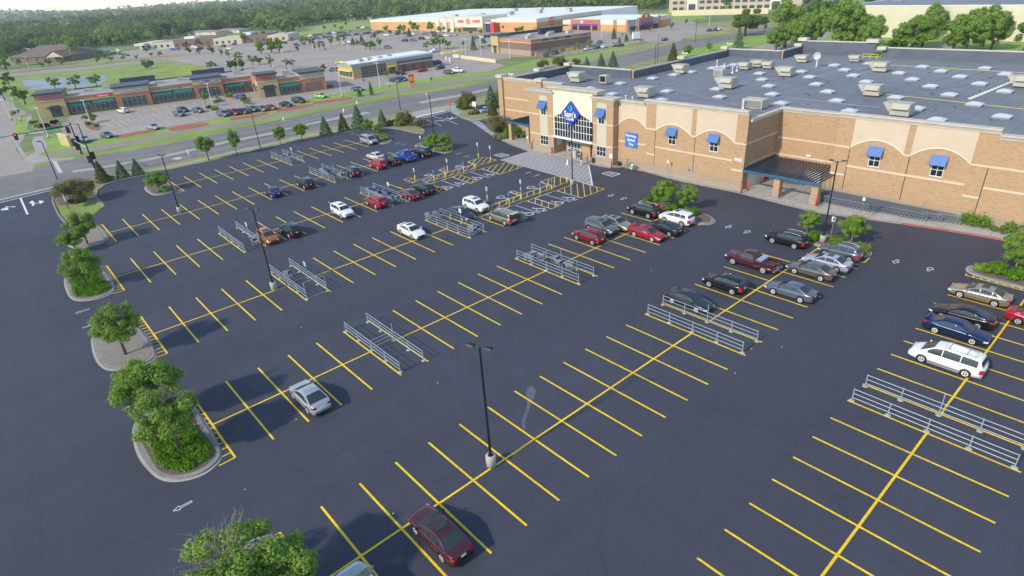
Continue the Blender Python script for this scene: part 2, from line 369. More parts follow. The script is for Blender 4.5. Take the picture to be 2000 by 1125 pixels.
def sheet(name, pts, z, m_, px=True):
    mb = MB(); mb.flat([G(a, b) for a, b in pts] if px else pts, z); return struct(name, mb, m_)
# near verge, lawns
sheet('verge', [(-300,345),(0,300),(150,290),(480,250),(700,205),(900,165),(1010,140),(1180,110),(1310,70),(1500,45),(1660,52),(1660,90),(1500,130),(1240,180),(975,260),(600,330),(200,420),(-300,520)], .004, m_dry)
# public road
UP = [(-420,420),(-60,352),(0,340),(60,331),(140,311),(230,298),(300,286),(374,272),(450,255),(525,240),(650,215),(775,190),(900,171),(975,155),(1060,139),(1150,121),(1200,112),(1300,89),(1340,77),(1430,66),(1486,55),(1560,45),(1640,30)]
LO = [(1660,40),(1560,56),(1484,65),(1440,74),(1328,101),(1266,118),(1200,135),(1060,163),(975,181),(887,200),(815,217),(770,222),(690,238),(620,253),(525,279),(440,297),(400,303),(300,327),(220,339),(176,350),(110,369),(0,392),(-420,498)]
sheet('public_road', UP+LO, .008, m_road)
sheet('side_street', [(-40,372),(-60,190),(-30,150),(0,172),(8,185),(28,208),(50,218),(55,240),(50,258),(46,272),(30,290),(44,312),(70,318),(62,335),(0,345)], .012, m_tan)
sheet('path', [(70,318),(110,306),(160,297),(230,288),(300,272),(374,257),(450,244),(500,236),(620,212),(700,194),(760,184),(900,160),(975,148),(1040,137),(1150,117),(1240,98),(1300,80),(1297,77),(1235,94),(1150,112),(1040,131),(975,142),(900,153),(760,176),(700,187),(620,204),(500,228),(450,236),(374,249),(300,265),(230,278),(150,289),(100,297)], .012, m_trail)
sheet('lawn', [(46,318),(60,325),(100,312),(160,303),(230,293),(300,278),(374,262),(450,249),(525,237),(650,212),(775,187),(900,168),(975,152),(1060,136),(1150,118),(1200,109),(1290,88),(1220,88),(1158,103),(1090,112),(1040,118),(960,140),(900,145),(750,166),(687,180),(612,193),(525,216),(425,233),(325,251),(222,268),(170,279),(140,287),(120,270),(108,262),(84,262),(92,283),(90,296),(60,308)], .006, m_grass2)
for nm, pts in [('dry_strip', [(150,297),(230,288),(300,272),(374,257),(450,244),(500,236),(620,212),(700,194),(760,184),(900,160),(975,150),(975,154),(900,169),(775,188),(650,213),(525,238),(374,270),(230,296),(140,309)]),]:
    sheet(nm, pts, .010, m_grass)
# medians
def raised(name, pts, h, m_, z=0.0, px=True):
    mb = MB(); mb.prism([G(a, b) for a, b in pts] if px else pts, z, h); return struct(name, mb, m_)
raised('median', [(140,334),(200,326),(300,308),(378,291),(446,275),(530,259),(575,248),(675,226),(712,219),(728,222),(700,227),(650,236),(575,251),(530,264),(446,280),(378,296),(300,313),(200,330),(146,338)], .12, m_pave)
raised('median', [(818,201),(835,195),(890,187),(960,172),(960,176),(892,191),(830,202)], .12, m_pave)
# strip mall and shopping centre lots
sheet('far_parking_lot', [(120,255),(140,283),(172,276),(222,267),(325,250),(425,232),(525,215),(612,192),(687,179),(750,166),(900,145),(960,139),(985,128),(960,118),(1000,112),(1093,110),(1158,100),(1230,86),(1257,82),(1320,82),(1345,74),(1420,60),(1440,50),(1360,46),(1345,36),(1290,37),(1240,30),(1000,40),(880,58),(760,56),(700,63),(520,76),(400,86),(272,96),(240,101),(220,112),(325,116),(435,138),(470,150),(440,185),(300,205),(140,226),(120,240)], .014, m_tan)
sheet('far_road', [(-200,180),(-20,148),(60,139),(160,131),(250,121),(325,113),(325,117),(250,126),(160,137),(60,146),(0,151),(-200,190)], .018, mat('pale tan track', (.31,.265,.205), .95, var=.1, scale=.2))
sheet('far_road', [(-200,160),(0,139),(100,130),(250,114),(360,104),(365,110),(250,119),(160,127),(60,137),(-10,145),(-200,168)], .016, m_dirt)
sheet('meadow', [(330,117),(432,139),(465,150),(420,162),(300,180),(150,195),(60,215),(0,172),(-200,200),(-200,188),(0,153),(60,148),(160,138),(250,127),(290,119)], .020, m_grass)
sheet('flower_meadow', [(300,141),(325,133),(380,128),(400,132),(420,139),(380,145),(320,146)], .024, mat('yellow flowering meadow', (.27, .30, .03), 1, var=.5, scale=.10, var2=.4, scale2=.8))
mw = mat('pond water', (.17, .18, .18), .35, var=.45, scale=.06, spec=.3)
sheet('pond', [(42,158),(80,154),(120,151),(185,147),(203,147),(212,154),(190,166),(150,172),(60,174),(48,168)], .026, mw)
sheet('meadow', [(556,68),(580,56),(640,47),(700,42),(752,36),(752,52),(700,57),(640,62),(600,68),(570,76)], .03, mat('yellow green field', (.27,.30,.07), 1, var=.25, scale=.05, var2=.2, scale2=.6))
sheet('flower_meadow', [(1330,76),(1380,66),(1430,57),(1432,62),(1385,72),(1335,80)], .034, MAT['yellow flowering meadow'])
sheet('hill_lawn', [(1255,26),(1300,22),(1350,28),(1390,36),(1350,39),(1290,40),(1262,36)], .03, m_grass2)
sheet('lawn', [(1300,104),(1380,92),(1440,78),(1500,66),(1560,58),(1650,60),(1660,100),(1500,125),(1360,128)], .010, m_grass2)
sheet('side_lane', [(1440,98),(1500,86),(1560,74),(1590,62),(1610,50),(1640,40),(1650,46),(1620,66),(1600,84),(1560,100),(1500,116),(1440,118)], .014, m_tan)
sheet('gravel_bank', [(1340,50),(1380,44),(1500,36),(1540,44),(1500,52),(1430,55),(1360,52)], .03, m_dry)
# near parking lot
CURB = [(950,258),(965,268),(1000,284),(1030,295),(1090,308),(1150,321),(1192,329),(1218,327),(1260,336),(1326,354),(1440,377),(1530,400),(1600,417),(1680,427),(1760,438),(1840,450),(1907,461),(1975,473),(2060,490),(2300,548)]
LOT = [(-500,520),(-60,408),(0,393),(104,369),(103,395),(114,420),(150,445),(200,405),(190,396),(187,386),(190,372),(204,362),(230,352),(280,343),(310,336),(350,328),(430,311),(510,291),(590,274),(670,259),(716,252),(756,250),(780,253),(808,260),(827,262),(829,256),(818,246),(812,234),(818,226),(873,215),(900,231),(917,237),(932,235),(990,236),(985,200),(1000,186),(1050,168),(1080,172),(1080,220),(1060,280)]
sheet('parking_lot', LOT+[(1090,300)]+CURB+[(2300,2000),(-900,2000)], .012, m_lot)
sheet('drive_lane', [(935,236),(975,196),(1050,172),(1040,160),(980,168),(950,196),(925,226)], .016, m_lot)
sheet('driveway_apron', [(812,232),(873,215),(893,204),(820,216),(800,222)], .016, m_pave)
# pavement in front of the store
raised('pavement', CURB+[(2300,420),(1960,380),(1447,300),(1040,240),(985,232),(975,240),(1000,262)], .13, m_conc)
sheet('pavement', [(873,216),(892,206),(908,214),(925,222),(948,231),(940,236),(917,236),(900,230)], .12, m_pave)
mb = MB()
for a, b in zip(CURB[:-1], CURB[1:]):
    A_, B_ = G(*a), G(*b); d = (B_-A_).normalized(); k = Vector((-d.y, d.x, 0))*.16
    mb.add([A_-k*.15, B_-k*.15, B_+k, A_+k]+[p+Vector((0, 0, .15)) for p in (A_-k*.15, B_-k*.15, B_+k, A_+k)], [(0,3,2,1),(4,5,6,7),(0,1,5,4),(1,2,6,5),(2,3,7,6),(3,0,4,7)])
struct('kerb', mb, m_kerb)
mb = MB()
for a, b in zip(CURB[14:-1], CURB[15:]):
    A_, B_ = G(*a), G(*b); d = (B_-A_).normalized(); k = Vector((-d.y, d.x, 0))*.20
    if a[0] >= 1760: mb.add([A_-k*.2, B_-k*.2, B_+k, A_+k]+[p+Vector((0, 0, .165)) for p in (A_-k*.2, B_-k*.2, B_+k, A_+k)], [(0,3,2,1),(4,5,6,7),(0,1,5,4),(1,2,6,5),(2,3,7,6),(3,0,4,7)])
struct('red_kerb', mb, m_redkerb)
# pavement joints
def interp_(tab, x):
    T = sorted(tab)
    for (a, b), (c, d) in zip(T[:-1], T[1:]):
        if a <= x <= c: return b+(d-b)*(x-a)/(c-a)
    return T[0][1] if x < T[0][0] else T[-1][1]
mb = MB()
for t in np.linspace(0, 1, 26):
    a = G(1000+t*1100, 284+t*225+6*math.sin(t*3)); 
for yy in np.arange(-12, 92, 4.6):
    for xx in (57.5,):
        x0 = interp_([(G(a, b).y, G(a, b).x) for a, b in CURB], yy)+.25
        if 37.5 > yy > 25: mb.line((x0, yy), (68.8, yy), .05, .134)
        elif x0 < (60.2 if yy > 36 else 65.2): mb.line((x0, yy), (60.2 if yy > 36 else 65.2, yy), .05, .134)
struct('pavement_joint', mb, mat('dark pavement joint', (.20, .18, .155), .95, var=.1))  # joints laid as thin strips, browner and darker than the slabs
# strip between the road and the lot: kerb, pale walk
walk = [(176,362),(220,350),(280,338),(350,322),(430,304),(510,285),(590,268),(670,253),(716,245),(800,226),(812,222)]
mb = MB()
W = [G(*p) for p in walk]; 
for a, b in zip(W[:-1], W[1:]): mb.line(a, b, 1.5, .02)
struct('path', mb, m_pave)
mb = MB(); K = [(104,369),(103,395),(114,420),(130,438)]; K2 = [(204,402),(190,394),(187,384),(190,372),(204,362),(230,352),(280,343),(310,336),(350,328),(430,311),(510,291),(590,274),(670,259),(716,252),(756,250),(780,253),(808,260),(827,262),(829,256),(818,246),(812,234)]
for ks in (K, K2):
    for a, b in zip(ks[:-1], ks[1:]):
        A_, B_ = G(*a), G(*b); d = (B_-A_).normalized(); k = Vector((-d.y, d.x, 0))*.14; A_ = A_-d*.05; B_ = B_+d*.05
        mb.add([A_-k, B_-k, B_+k, A_+k]+[p+Vector((0, 0, .14)) for p in (A_-k, B_-k, B_+k, A_+k)], [(0,3,2,1),(4,5,6,7),(0,1,5,4),(1,2,6,5),(2,3,7,6),(3,0,4,7)])
struct('kerb', mb, m_kerb)
# ------------------------------------------------------------------ stall lines
mb = MB(); LW = .155
def stall(r, i, lo=-HL, hi=HL): mb.line(LP(r, i, lo), LP(r, i, hi), LW, .018)
def centre(r, a, b): mb.line(LP(r, a), LP(r, b), LW, .0215)
for r, rng_ in dict(A=list(range(-4, 5))+[5, 6]+list(range(7, 14)), B=list(range(0, 21)), C=list(range(0, 21)), D=list(range(-1, 15)), E=list(range(0, 15)), F=list(range(0, 18)), G=list(range(0, 13))).items():
    for i in rng_:
        if (r, i) in (('C', 20), ('B', 20)): stall(r, i, -HL, -.2); continue
        stall(r, i)
for r, a, b in [('A', -5, 5), ('A', 6, 15), ('B', -1, 12), ('B', 13, 21.2), ('C', -1, 4), ('C', 5, 12), ('C', 13, 20.2), ('D', -2, 3), ('D', 4, 11), ('D', 12, 14.2), ('E', -1, 4), ('E', 5, 12), ('E', 13, 15), ('F', -1, 11), ('F', 12, 17.5), ('G', -1, 6), ('G', 7, 13)]: centre(r, a, b)
# combs beside the left islands
def comb(r, i, v0, v1, n, w_=.42, side=-1):
    a, b = LP(r, i, v0), LP(r, i, v1); mb.line(a, b, .16, .018)
    for k in range(n+1):
        p = a.lerp(b, k/n); mb.line(p, p+Vector((side*w_*SC*(1 if k in (0, n) else .75), 0, 0)), .11, .0215)
for r, i in (('B', -1), ('C', -1), ('D', -2), ('E', -1), ('F', -1), ('G', -1)): comb(r, i, 1.83, -1.83, 13)
a = [G(1886,538), G(2060,584)]; mb.line(a[0], a[1], .14, .018)
for k in range(11): p = a[0].lerp(a[1], k/11); mb.line(p, p+Vector((.45, .05, 0)), .12, .0215)
for a, b in [((1655,508),(1688,513)),((1688,513),(1698,504)),((1573,473),(1600,482)),((1776+0,435),(1,1))][:3]: mb.line(G(*a), G(*b), .13, .018)
mb.line(G(1365,436), G(1369,440), .12, .018)
mb.line(G(1350,434), G(1370,440), .12, .018)
# hatched access aisles
def quad(pts): return [G(*p) for p in pts]
def hatch(pts, n, skew=0.0, wd=.10, border=True):
    A_, B_, C_, D_ = quad(pts)
    if border:
        for a, b in ((A_, B_), (B_, C_), (C_, D_), (D_, A_)): mb.line(a, b, wd, .018)
    for k in range(1, n):
        t = k/n; a = A_.lerp(B_, min(1, max(0, t+skew))); b = D_.lerp(C_, min(1, max(0, t-skew))); mb.line(a, b, wd, .0215)
def z9(a, b): return (960+a/9.09, 320+b/9.09)
def z10(a, b): return (780+a/10, 290+b/10)
def clipline(P, p, d):
    """part of the line p + t d inside the convex polygon P"""
    ts = []
    for a, b in zip(P, P[1:]+P[:1]):
        e = b-a; den = d.x*e.y-d.y*e.x
        if abs(den) < 1e-9: continue
        t = ((a.x-p.x)*e.y-(a.y-p.y)*e.x)/den; u = ((a.x-p.x)*d.y-(a.y-p.y)*d.x)/den
        if -1e-6 <= u <= 1+1e-6: ts.append(t)
    return (min(ts), max(ts)) if len(ts) >= 2 and max(ts)-min(ts) > .15 else None
def dhatch(pts, dr, sp=1.0, wd=.11, ph=.3):
    P = quad(pts)
    for a, b in zip(P, P[1:]+P[:1]): mb.line(a, b, wd, .018)
    d = dr.normalized(); n_ = Vector((-d.y, d.x, 0)); c = P[0]; pr = [(q-c).dot(n_) for q in P]; s_ = min(pr)+sp*ph
    while s_ < max(pr):
        r = clipline(P, c+n_*s_, d)
        if r: mb.line(c+n_*s_+d*r[0], c+n_*s_+d*r[1], wd, .0215)
        s_ += sp
DZ = G(*z9(1605,600))-G(*z9(1575,340))
DX = G(*z10(1540,345))-G(*z10(1690,185))
for P_ in ([z10(90,610), z10(210,570), z10(380,628), z10(280,680)], [z10(440,625), z10(1480,310), z10(1490,385), z10(560,645)], [z10(765,425), z10(830,395), z10(960,445), z10(905,475)], [z10(1330,260), z10(1650,165), z10(1910,230), z10(1490,345)]): dhatch(P_, DX, .95)
for P_ in ([z10(1610,400), z10(2090,275), z10(2410,360), z10(1960,505)], [z10(1040,562), z10(1170,515), z10(1535,630), z10(1395,685)], [z10(640,735), z10(795,865), z10(950,815), z10(650,712)]): dhatch(P_, DX, 1.0)
for P_ in ([z9(-150,790), z9(1040,370), z9(1085,430), z9(-130,860)], [z9(310,500), z9(375,478), z9(540,530), z9(470,560)], [z9(865,320), z9(1165,220), z9(1420,290), z9(1070,430)], [z9(1150,480), z9(1550,325), z9(2000,450), z9(1600,605)], [z9(625,660), z9(1065,800), z9(1195,750), z9(750,612)]): dhatch(P_, DZ, 1.0)
for a, b in [(z9(560,985), z9(640,955)), (z9(640,955), z9(575,935)), (z9(590,975), z9(600,945)), (z10(-10,760), z10(40,775)), (z10(1200,495), z10(620,690)), (z9(760,615), z9(1150,480)), (z9(250,780), z9(625,660))]: mb.line(G(*a), G(*b), .10, .018)
# yellow edge line of the driveway
for a, b in [((832,234),(850,240)), ((850,240),(863,247)), ((822,232),(832,234))]: mb.line(G(*a), G(*b), .12, .018)
for a in [(654,235+30)]: pass
struct('yellow_parking_lines', mb, m_yel, fix=False)
# ------------------------------------------------------------------ white and blue paint on the lot
mb = MB()
def wl(pts, wd=.12, z=.018):
    for a, b in zip(pts[:-1], pts[1:]): mb.line(G(*a), G(*b), wd, z)
A_, B_, C_, D_ = quad([(1031,296), (1150,323), (1157,362), (977,312)])
for k in range(16):
    t = k/15; a = D_.lerp(A_, t); b = C_.lerp(B_, t); mb.line(a, b, .20, .018)
mb.line(B_, C_, .2, .0215)
for k in range(10):   # zebra crossing
    t = (k+.2)/10; p = G(918+t*33, 236+t*22.5); q = G(933+t*37, 235+t*22.5); mb.line(p, q, .55, .0215)
for k in range(9):
    t = k/9; p = G(812+t*60, 229-t*13); mb.line(p, p+Vector((1.0, .1, 0)), 1.0, .0215)
wl([(814,234),(880,217)], .3)
wl([(845,228),(865,232),(880,237),(893,243)], .14)
wl([(0,390),(104,366)], .35); wl([(0,396),(104,371)], .30, .0215); wl([(40,387),(54,419)], .28)
# handicap stall lines
for a, b in [(z10(380,620), z10(1490,300)), (z10(620,688), z10(1030,560)), (z10(1030,560), z10(1395,688)), (z10(1200,505), z10(1600,400)), (z10(1600,400), z10(1960,510)), (z10(905,475), z10(965,455)), (z10(1330,262), z10(1480,305)), (z10(765,425), z10(905,465)),
             (z9(-150,785), z9(1040,368)), (z9(250,785), z9(620,655)), (z9(620,655), z9(1065,803)), (z9(760,608), z9(1150,478)), (z9(1150,478), z9(1600,608)), (z9(750,608), z9(1195,748)), (z9(865,318), z9(1040,372)), (z9(310,500), z9(500,552)), (z9(540,25+10), z9(1180,215))]:
    mb.line(G(*a), G(*b), .11, .0245)
def on(c, ang, pts, wd, z=.0245):
    q = [c+Matrix.Rotation(ang, 3, 'Z') @ Vector((x, y, 0)) for x, y in pts]
    for a, b in zip(q[:-1], q[1:]): mb.line(a, b, wd, z)
def blob(c, ang, pts, z=.0245):
    q = [c+Matrix.Rotation(ang, 3, 'Z') @ Vector((x, y, 0)) for x, y in pts]; mb.flat(q, z)
def ada(c, ang, s=1.0):
    R_ = [(s*.52*math.cos(t), s*(.52*math.sin(t)-.25)) for t in np.linspace(-3.6, 1.0, 16)]
    on(c, ang, R_, .13*s, .0250)
    on(c, ang, [(-.12*s, .65*s), (-.10*s, .12*s), (.34*s, .10*s), (.58*s, -.45*s), (.78*s, -.40*s)], .15*s, .0285)
    on(c, ang, [(-.10*s, .40*s), (.26*s, .40*s)], .11*s, .032)
    blob(c, ang, [(-.12*s+.15*s*math.cos(t), .88*s+.15*s*math.sin(t)) for t in np.linspace(0, 6.28, 12)[:-1]], .0355)
for p in [z10(935,765), z10(1175,690), z10(1520,580), z10(1750,515)]: ada(G(*p), 0, 1.15)
for p in [z10(590,525), z10(1190,350)]: ada(G(*p), math.pi, 1.15)
for p in [z9(640,885), z9(835,810), z9(1170,690), z9(1370,615)]: ada(G(*p), 0, 1.15)
for p in [z9(190,600), z9(725,425)]: ada(G(*p), math.pi, 1.15)
for p in [z9(945,835), z9(1485,640)]: 
    c = G(*p); mb.line(c+Vector((-.5, .1, 0)), c+Vector((.5, .1, 0)), .07, .0245); mb.line(c+Vector((-.5, -.12, 0)), c+Vector((.5, -.12, 0)), .07, .0245)
def arrow_out(c, ang, s=1.0, double=False):
    L_ = [(-1.1, -.14), (.35, -.14), (.35, -.42), (1.15, 0), (.35, .42), (.35, .14), (-1.1, .14)]
    if double: L_ = [(-.75, -.15), (.05, -.15), (.05, -.45), (.8, 0), (.05, .45), (.05, .15), (-.75, .15)]
    P = [(x*s, y*s) for x, y in L_]; on(c, ang, P+[P[0]], .10*s)
def arrow(c, ang, s=1.0): blob(c, ang, [(x*s, y*s) for x, y in [(-1.5, -.10), (.4, -.10), (.4, -.38), (1.5, 0), (.4, .38), (.4, .10), (-1.5, .10)]], .0245)
U = 0.0
for p, an, s in [((357,989), 180, 1.25), ((396,1070), 0, 1.25), ((161,608), 180, 1.0), ((176,636), 0, 1.0), ((258,792), 0, 1.1),
                 ((1423,443), 180, 1), ((1459,453), 0, 1), ((1750,511), 180, .95), ((1816,526), 0, .95),
                 ((1193,382), 180, 1), ((1218,388), 0, 1), ((1032,337.5), 180, 1), ((1048,343), 0, 1), ((777,280), 180, 1), ((788,282.5), 0, 1), ((896,300), 180, 1), ((911,305.5), 0, 1), ((688,261), 180, .9), ((700,264), 0, .9)]:
    arrow_out(G(*p), math.radians(an), s*(.80 if p[0] > 1180 else .60 if p[1] < 700 else .42), double=(p[0] > 1180))
# turn arrows at the left exit
wl([(2,409),(12,405.5),(22,403.5),(30,404.5)], .3, .0245); mb.flat([G(1,411), G(14,402.5), G(17,410)], .0245)
mb.flat([G(56,397), G(63,391.5), G(69,397)], .0285); wl([(63,394),(65,402)], .32, .0245); wl([(66,399),(78,395.5)], .26, .0285); mb.flat([G(76,391.5), G(87,393.5), G(78,399)], .032)
# driveway arrows and text boxes by the crosswalk ends
wl([(850,237),(858,235),(868,236.5)], .35, .0245); wl([(872,230.5),(880,233),(893,229.5)], .35, .0245); wl([(880,233),(884,228)], .3, .0285)
for q in ([(965,303),(978,300),(995,303),(981,307)], [(1176,339),(1190,335.5),(1211,340),(1195,345)]):
    Q = quad(q); 
    for a, b in zip(Q, Q[1:]+Q[:1]): mb.line(a, b, .22, .0245)
    for t in (.3, .5, .7): mb.line(Q[0].lerp(Q[3], t).lerp(Q[1].lerp(Q[2], t), .22), Q[0].lerp(Q[3], t).lerp(Q[1].lerp(Q[2], t), .78), .16, .0285)
struct('white_road_markings', mb, m_wht, fix=False)
mb = MB()
for a, b in [(z10(815,625), z10(1175,748)), (z10(1380,458), z10(1745,575)), (z9(425,740), z9(860,878)), (z9(960,548), z9(1405,680))]: mb.line(G(*a), G(*b), .17, .0215)
struct('pale_blue_stall_lines', mb, m_ltblue, fix=False)
# ------------------------------------------------------------------ paint on the public road
mb = MB()
def dash(p, q, n, duty=.4, wd=.16, z=.012):
    a, b = G(*p), G(*q)
    for k in range(n): mb.line(a.lerp(b, k/n), a.lerp(b, (k+duty)/n), wd, z)
def wl2(pts, wd=.16, z=.016):
    for a, b in zip(pts[:-1], pts[1:]): mb.line(G(*a), G(*b), wd, z)
wl2([(122,330),(200,317),(300,301),(380,282),(450,266),(500,255)]); wl2([(500,255),(560,243),(640,229)])
wl2([(350,311),(400,298),(480,281),(560,262),(640,247),(750,228)])
dash((118,325), (420,262), 5, .3); dash((420,262), (900,172), 9, .3); dash((470,292), (800,220), 8, .3)
wl2([(790,204),(880,187),(960,170),(1100,143),(1250,108),(1400,80)]); dash((950,178), (1300,103), 12, .35); dash((1180,120), (1440,68), 9, .35)
mb.flat([G(101,312), G(108,311), G(123,337), G(114,338)], .0165)
wl2([(0,321),(45,313)]); wl2([(0,326),(66,313)])
mb.flat([G(335,310), G(348,307), G(357,307.5), G(350,312), G(336,311)], .0165)
for p in [(1242,110),(1268,104)]: arrow(G(*p), math.radians(0), 1.3)
for a, b in [((0,276),(34,272))]: pass
struct('worn_road_markings', mb, m_wht2, fix=False)
sheet('crossing_strip', [(26,276),(32,275),(53,306),(44,308)], .018, m_pave)
sheet('pavement', [(44,312),(52,306),(70,297),(62,278),(66,268),(84,265),(92,283),(92,294),(74,303),(110,310),(150,306),(140,312),(60,319)], .022, m_pave)
sheet('pavement', [(50,225),(62,223),(62,234),(50,240),(48,247),(52,254),(62,258),(86,256),(86,262),(60,262),(44,258)], .022, m_pave)
sheet('lawn', [(31,232),(40,226),(49,227),(52,236),(47,246),(56,257),(45,262),(30,265)], .024, m_grass2)
# ------------------------------------------------------------------ strip mall lot lines
mb = MB()
def tick(a, b): mb.line(G(*a), G(*b), .14, .018)
for i in range(14):
    t = i/13; x = 206+t*170; y = 241-t*32; tick((x-1, y-2.5), (x+19, y+9))
    x2 = 150+t*250; y2 = 237-t*36
    tick((x2-5, y2-4), (x2+7, y2+3))
for i in range(15):
    t = i/14; x = 196+t*240; y = 268-t*44; tick((x-9, y-5), (x, y))
for i in range(9): t = i/8; x = 556+t*95; y = 183-t*16; tick((x-14, y-4), (x+6, y+1))
for i in range(8): t = i/7; x = 560+t*110; y = 203-t*24; tick((x-14, y-4), (x+8, y+2))
for i in range(11): t = i/10; x = 790+t*95; y = 158-t*15; tick((x-14, y-4), (x+3, y))
for i in range(10): t = i/9; x = 940+t*60; y = 116+t*4; tick((x-12, y-4), (x+2, y+3))
for a, b in [((250,238),(400,207)), ((430,165),(640,142)), ((560,140),(900,100))]: tick(a, b)
for i in range(22):
    t = i/21; x = 480+t*280; y = 128-t*22; 
    tick((x, y), (x+10, y+4))
struct('strip_mall_lot_lines', mb, m_wht2, fix=False)
# ------------------------------------------------------------------ the big brick warehouse club
store = empty('brick_store', (60.4, 50, 0), label='large tan brick warehouse club store with grey roof and blue diamond sign over its entrance', cat='store')
SPLIT = {'tower_pier', 'wall', 'wainscot', 'stone_band', 'corner_pier', 'expansion_joint', 'stucco_panel', 'arch_moulding', 'tower_panel', 'pergola_pier', 'pier_base', 'roof_drain', 'walkway_pad', 'gas_pipe', 'conduit', 'cornice', 'parapet_lining', 'wall_notice'}
def B_(name, mb, m_, label=None, parent=None):
    if name in SPLIT: return build_parts(mb, name, m_, parent or store, tol=.012)[0]
    o = mb.build(name, m_, parent or store, world=True)
    if label: o['label'] = label
    return o
RZ = 8.9
outline = [(68.5, 99), (68.5, 80), (59.1, 80), (59.1, 59.4), (60.4, 59.4), (60.4, 36.2), (69.6, 36.2), (69.6, 26.2), (65.5, 26.2), (65.5, -34), (137, -34), (137, 49), (138.5, 49), (138.5, 66), (128.5, 66), (128.5, 80), (90, 80), (90, 99)]
mb = MB(); ro_ = [(68.7, 98.8), (68.7, 79.8), (59.3, 79.8), (59.3, 59.6), (60.6, 59.6), (60.6, 36.4), (69.8, 36.4), (69.8, 26.0), (65.7, 26.0), (65.7, -33.8), (137.2, -33.8), (137.2, 49.2), (138.7, 49.2), (138.7, 65.8), (128.7, 65.8), (128.7, 79.8), (89.8, 79.8), (89.8, 98.8)]; mb.prism(ro_, RZ-.5, RZ); B_('roof', mb, m_roof)
def seg(mb, p, q, z0, z1, t_in=.45, t_out=0.0, ext=0.0):
    """vertical slab along p-q; inside is on the left of p->q reversed (outline runs with the outside on its right)"""
    p = Vector((*p, 0)); q = Vector((*q, 0)); d = (q-p).normalized(); n = Vector((-d.y, d.x, 0))   # n points inwards for this outline
    a, b = p-d*ext, q+d*ext; o_ = -n*t_out; i_ = n*t_in
    return mb.add([(*(v.xy), z) for z in (z0, z1) for v in (a+o_, b+o_, b+i_, a+i_)], [(0,3,2,1),(4,5,6,7),(0,1,5,4),(1,2,6,5),(2,3,7,6),(3,0,4,7)])
# walls (outside on the side of falling x when y falls): outline order gives inside = +x side for front
FR = [((68.5, 99), (68.5, 80), 10.4), ((60.4, 59.4), (60.4, 54.0), 10.5), ((60.4, 54.0), (60.4, 36.2), 11.0), ((69.6, 36.2), (69.6, 26.2), 10.0), ((65.5, 26.2), (65.5, 8.6), 11.0), ((65.5, 8.6), (65.5, -34), 10.4)]
wall = MB(); cor = MB(); wain = MB(); band = MB(); lin = MB()
def cornice(p, q, z, e0=0.0, e1=0.0, h=.62, s=1.0):
    p_, q_ = Vector((*p, 0)), Vector((*q, 0)); d = (q_-p_).normalized(); p2 = (p_-d*e0).xy; q2 = (q_+d*e1).xy
    seg(cor, p2, q2, z, z+h*.38, .5, .10*s); seg(cor, p2, q2, z+h*.38, z+h*.68, .55, .22*s); seg(cor, p2, q2, z+h*.68, z+h, .62, .38*s)
for p, q, z in FR:
    seg(wall, p, q, 1.45, z); seg(wain, p, q, -.1, 1.45, .45, .05)
    cornice(p, q, z, .0, .0)
# left end, steps and the far walls
for p, q, z in [((90, 99), (68.5, 99), 10.4), ((90, 80), (90, 99), 10.6), ((128.5, 80), (90, 80), 10.4), ((128.5, 66), (128.5, 80), 10.6), ((138.5, 66), (128.5, 66), 10.6), ((138.5, 49), (138.5, 66), 11.8), ((137, -34), (137, 46.8), 11.0), ((65.5, -34), (137, -34), 10.6)]:
    seg(wall, p, q, 0, z, .4); seg(cor, p, q, z, z+.22, .5, .12); seg(lin, p, q, RZ-.1, z-.003, .46, -.38)
for p, q, z in FR: seg(lin, p, q, RZ-.1, z-.003, .52, -.44)
seg(wall, (60.852, 36.2), (69.6, 36.2), 0, 10.4, .45); seg(cor, (60.9, 36.2), (69.4, 36.2), 10.0, 10.42, .45, .3)
seg(wall, (69.6, 26.2), (65.952, 26.2), 0, 10.4, .45)
seg(band, (60.4, 36.2), (69.6, 36.2), 6.85, 7.13, .4, .05); seg(band, (61.6, 36.2), (69.6, 36.2), 3.75, 4.0, .4, .05)
# raised parapet returns
for x, y0, y1, z in ((60.4, 53.55, 54.0, 11.0), (65.5, 26.2, 26.65, 11.0), (65.5, 8.15, 8.6, 11.0)): pass
for p, q, z in [((68.9, 99.4), (72, 99.4), 11.1)]: pass
# piers at corners of the left wing
pier = MB()
for x, y, w_, z in ((68.1, 99.2, 1.1, 10.9), (68.1, 86.9, 1.1, 10.9)):
    pier.box(x, x+w_*1.2, y-w_, y+.3, 0, z); cor.box(x-.3, x+w_*1.2+.3, y-w_-.3, y+.6, z, z+.55)
for p, n_ in (((89.5, 98.4), 1), ((128.0, 80.5), 1), ((138.0, 66.4), 1), ((79.8, 98.6), 1), ((108.5, 79.9), 1), ((136.3, 46.8), 1)): cor.box(p[0]-.9, p[0]+.9, p[1]-.9, p[1]+.9, 10.75, 11.35)
cor.box(137.6, 139.4, 48.4, 51, 11.9, 12.6); cor.box(137.6, 139.4, 64.5, 66.8, 11.9, 12.6)
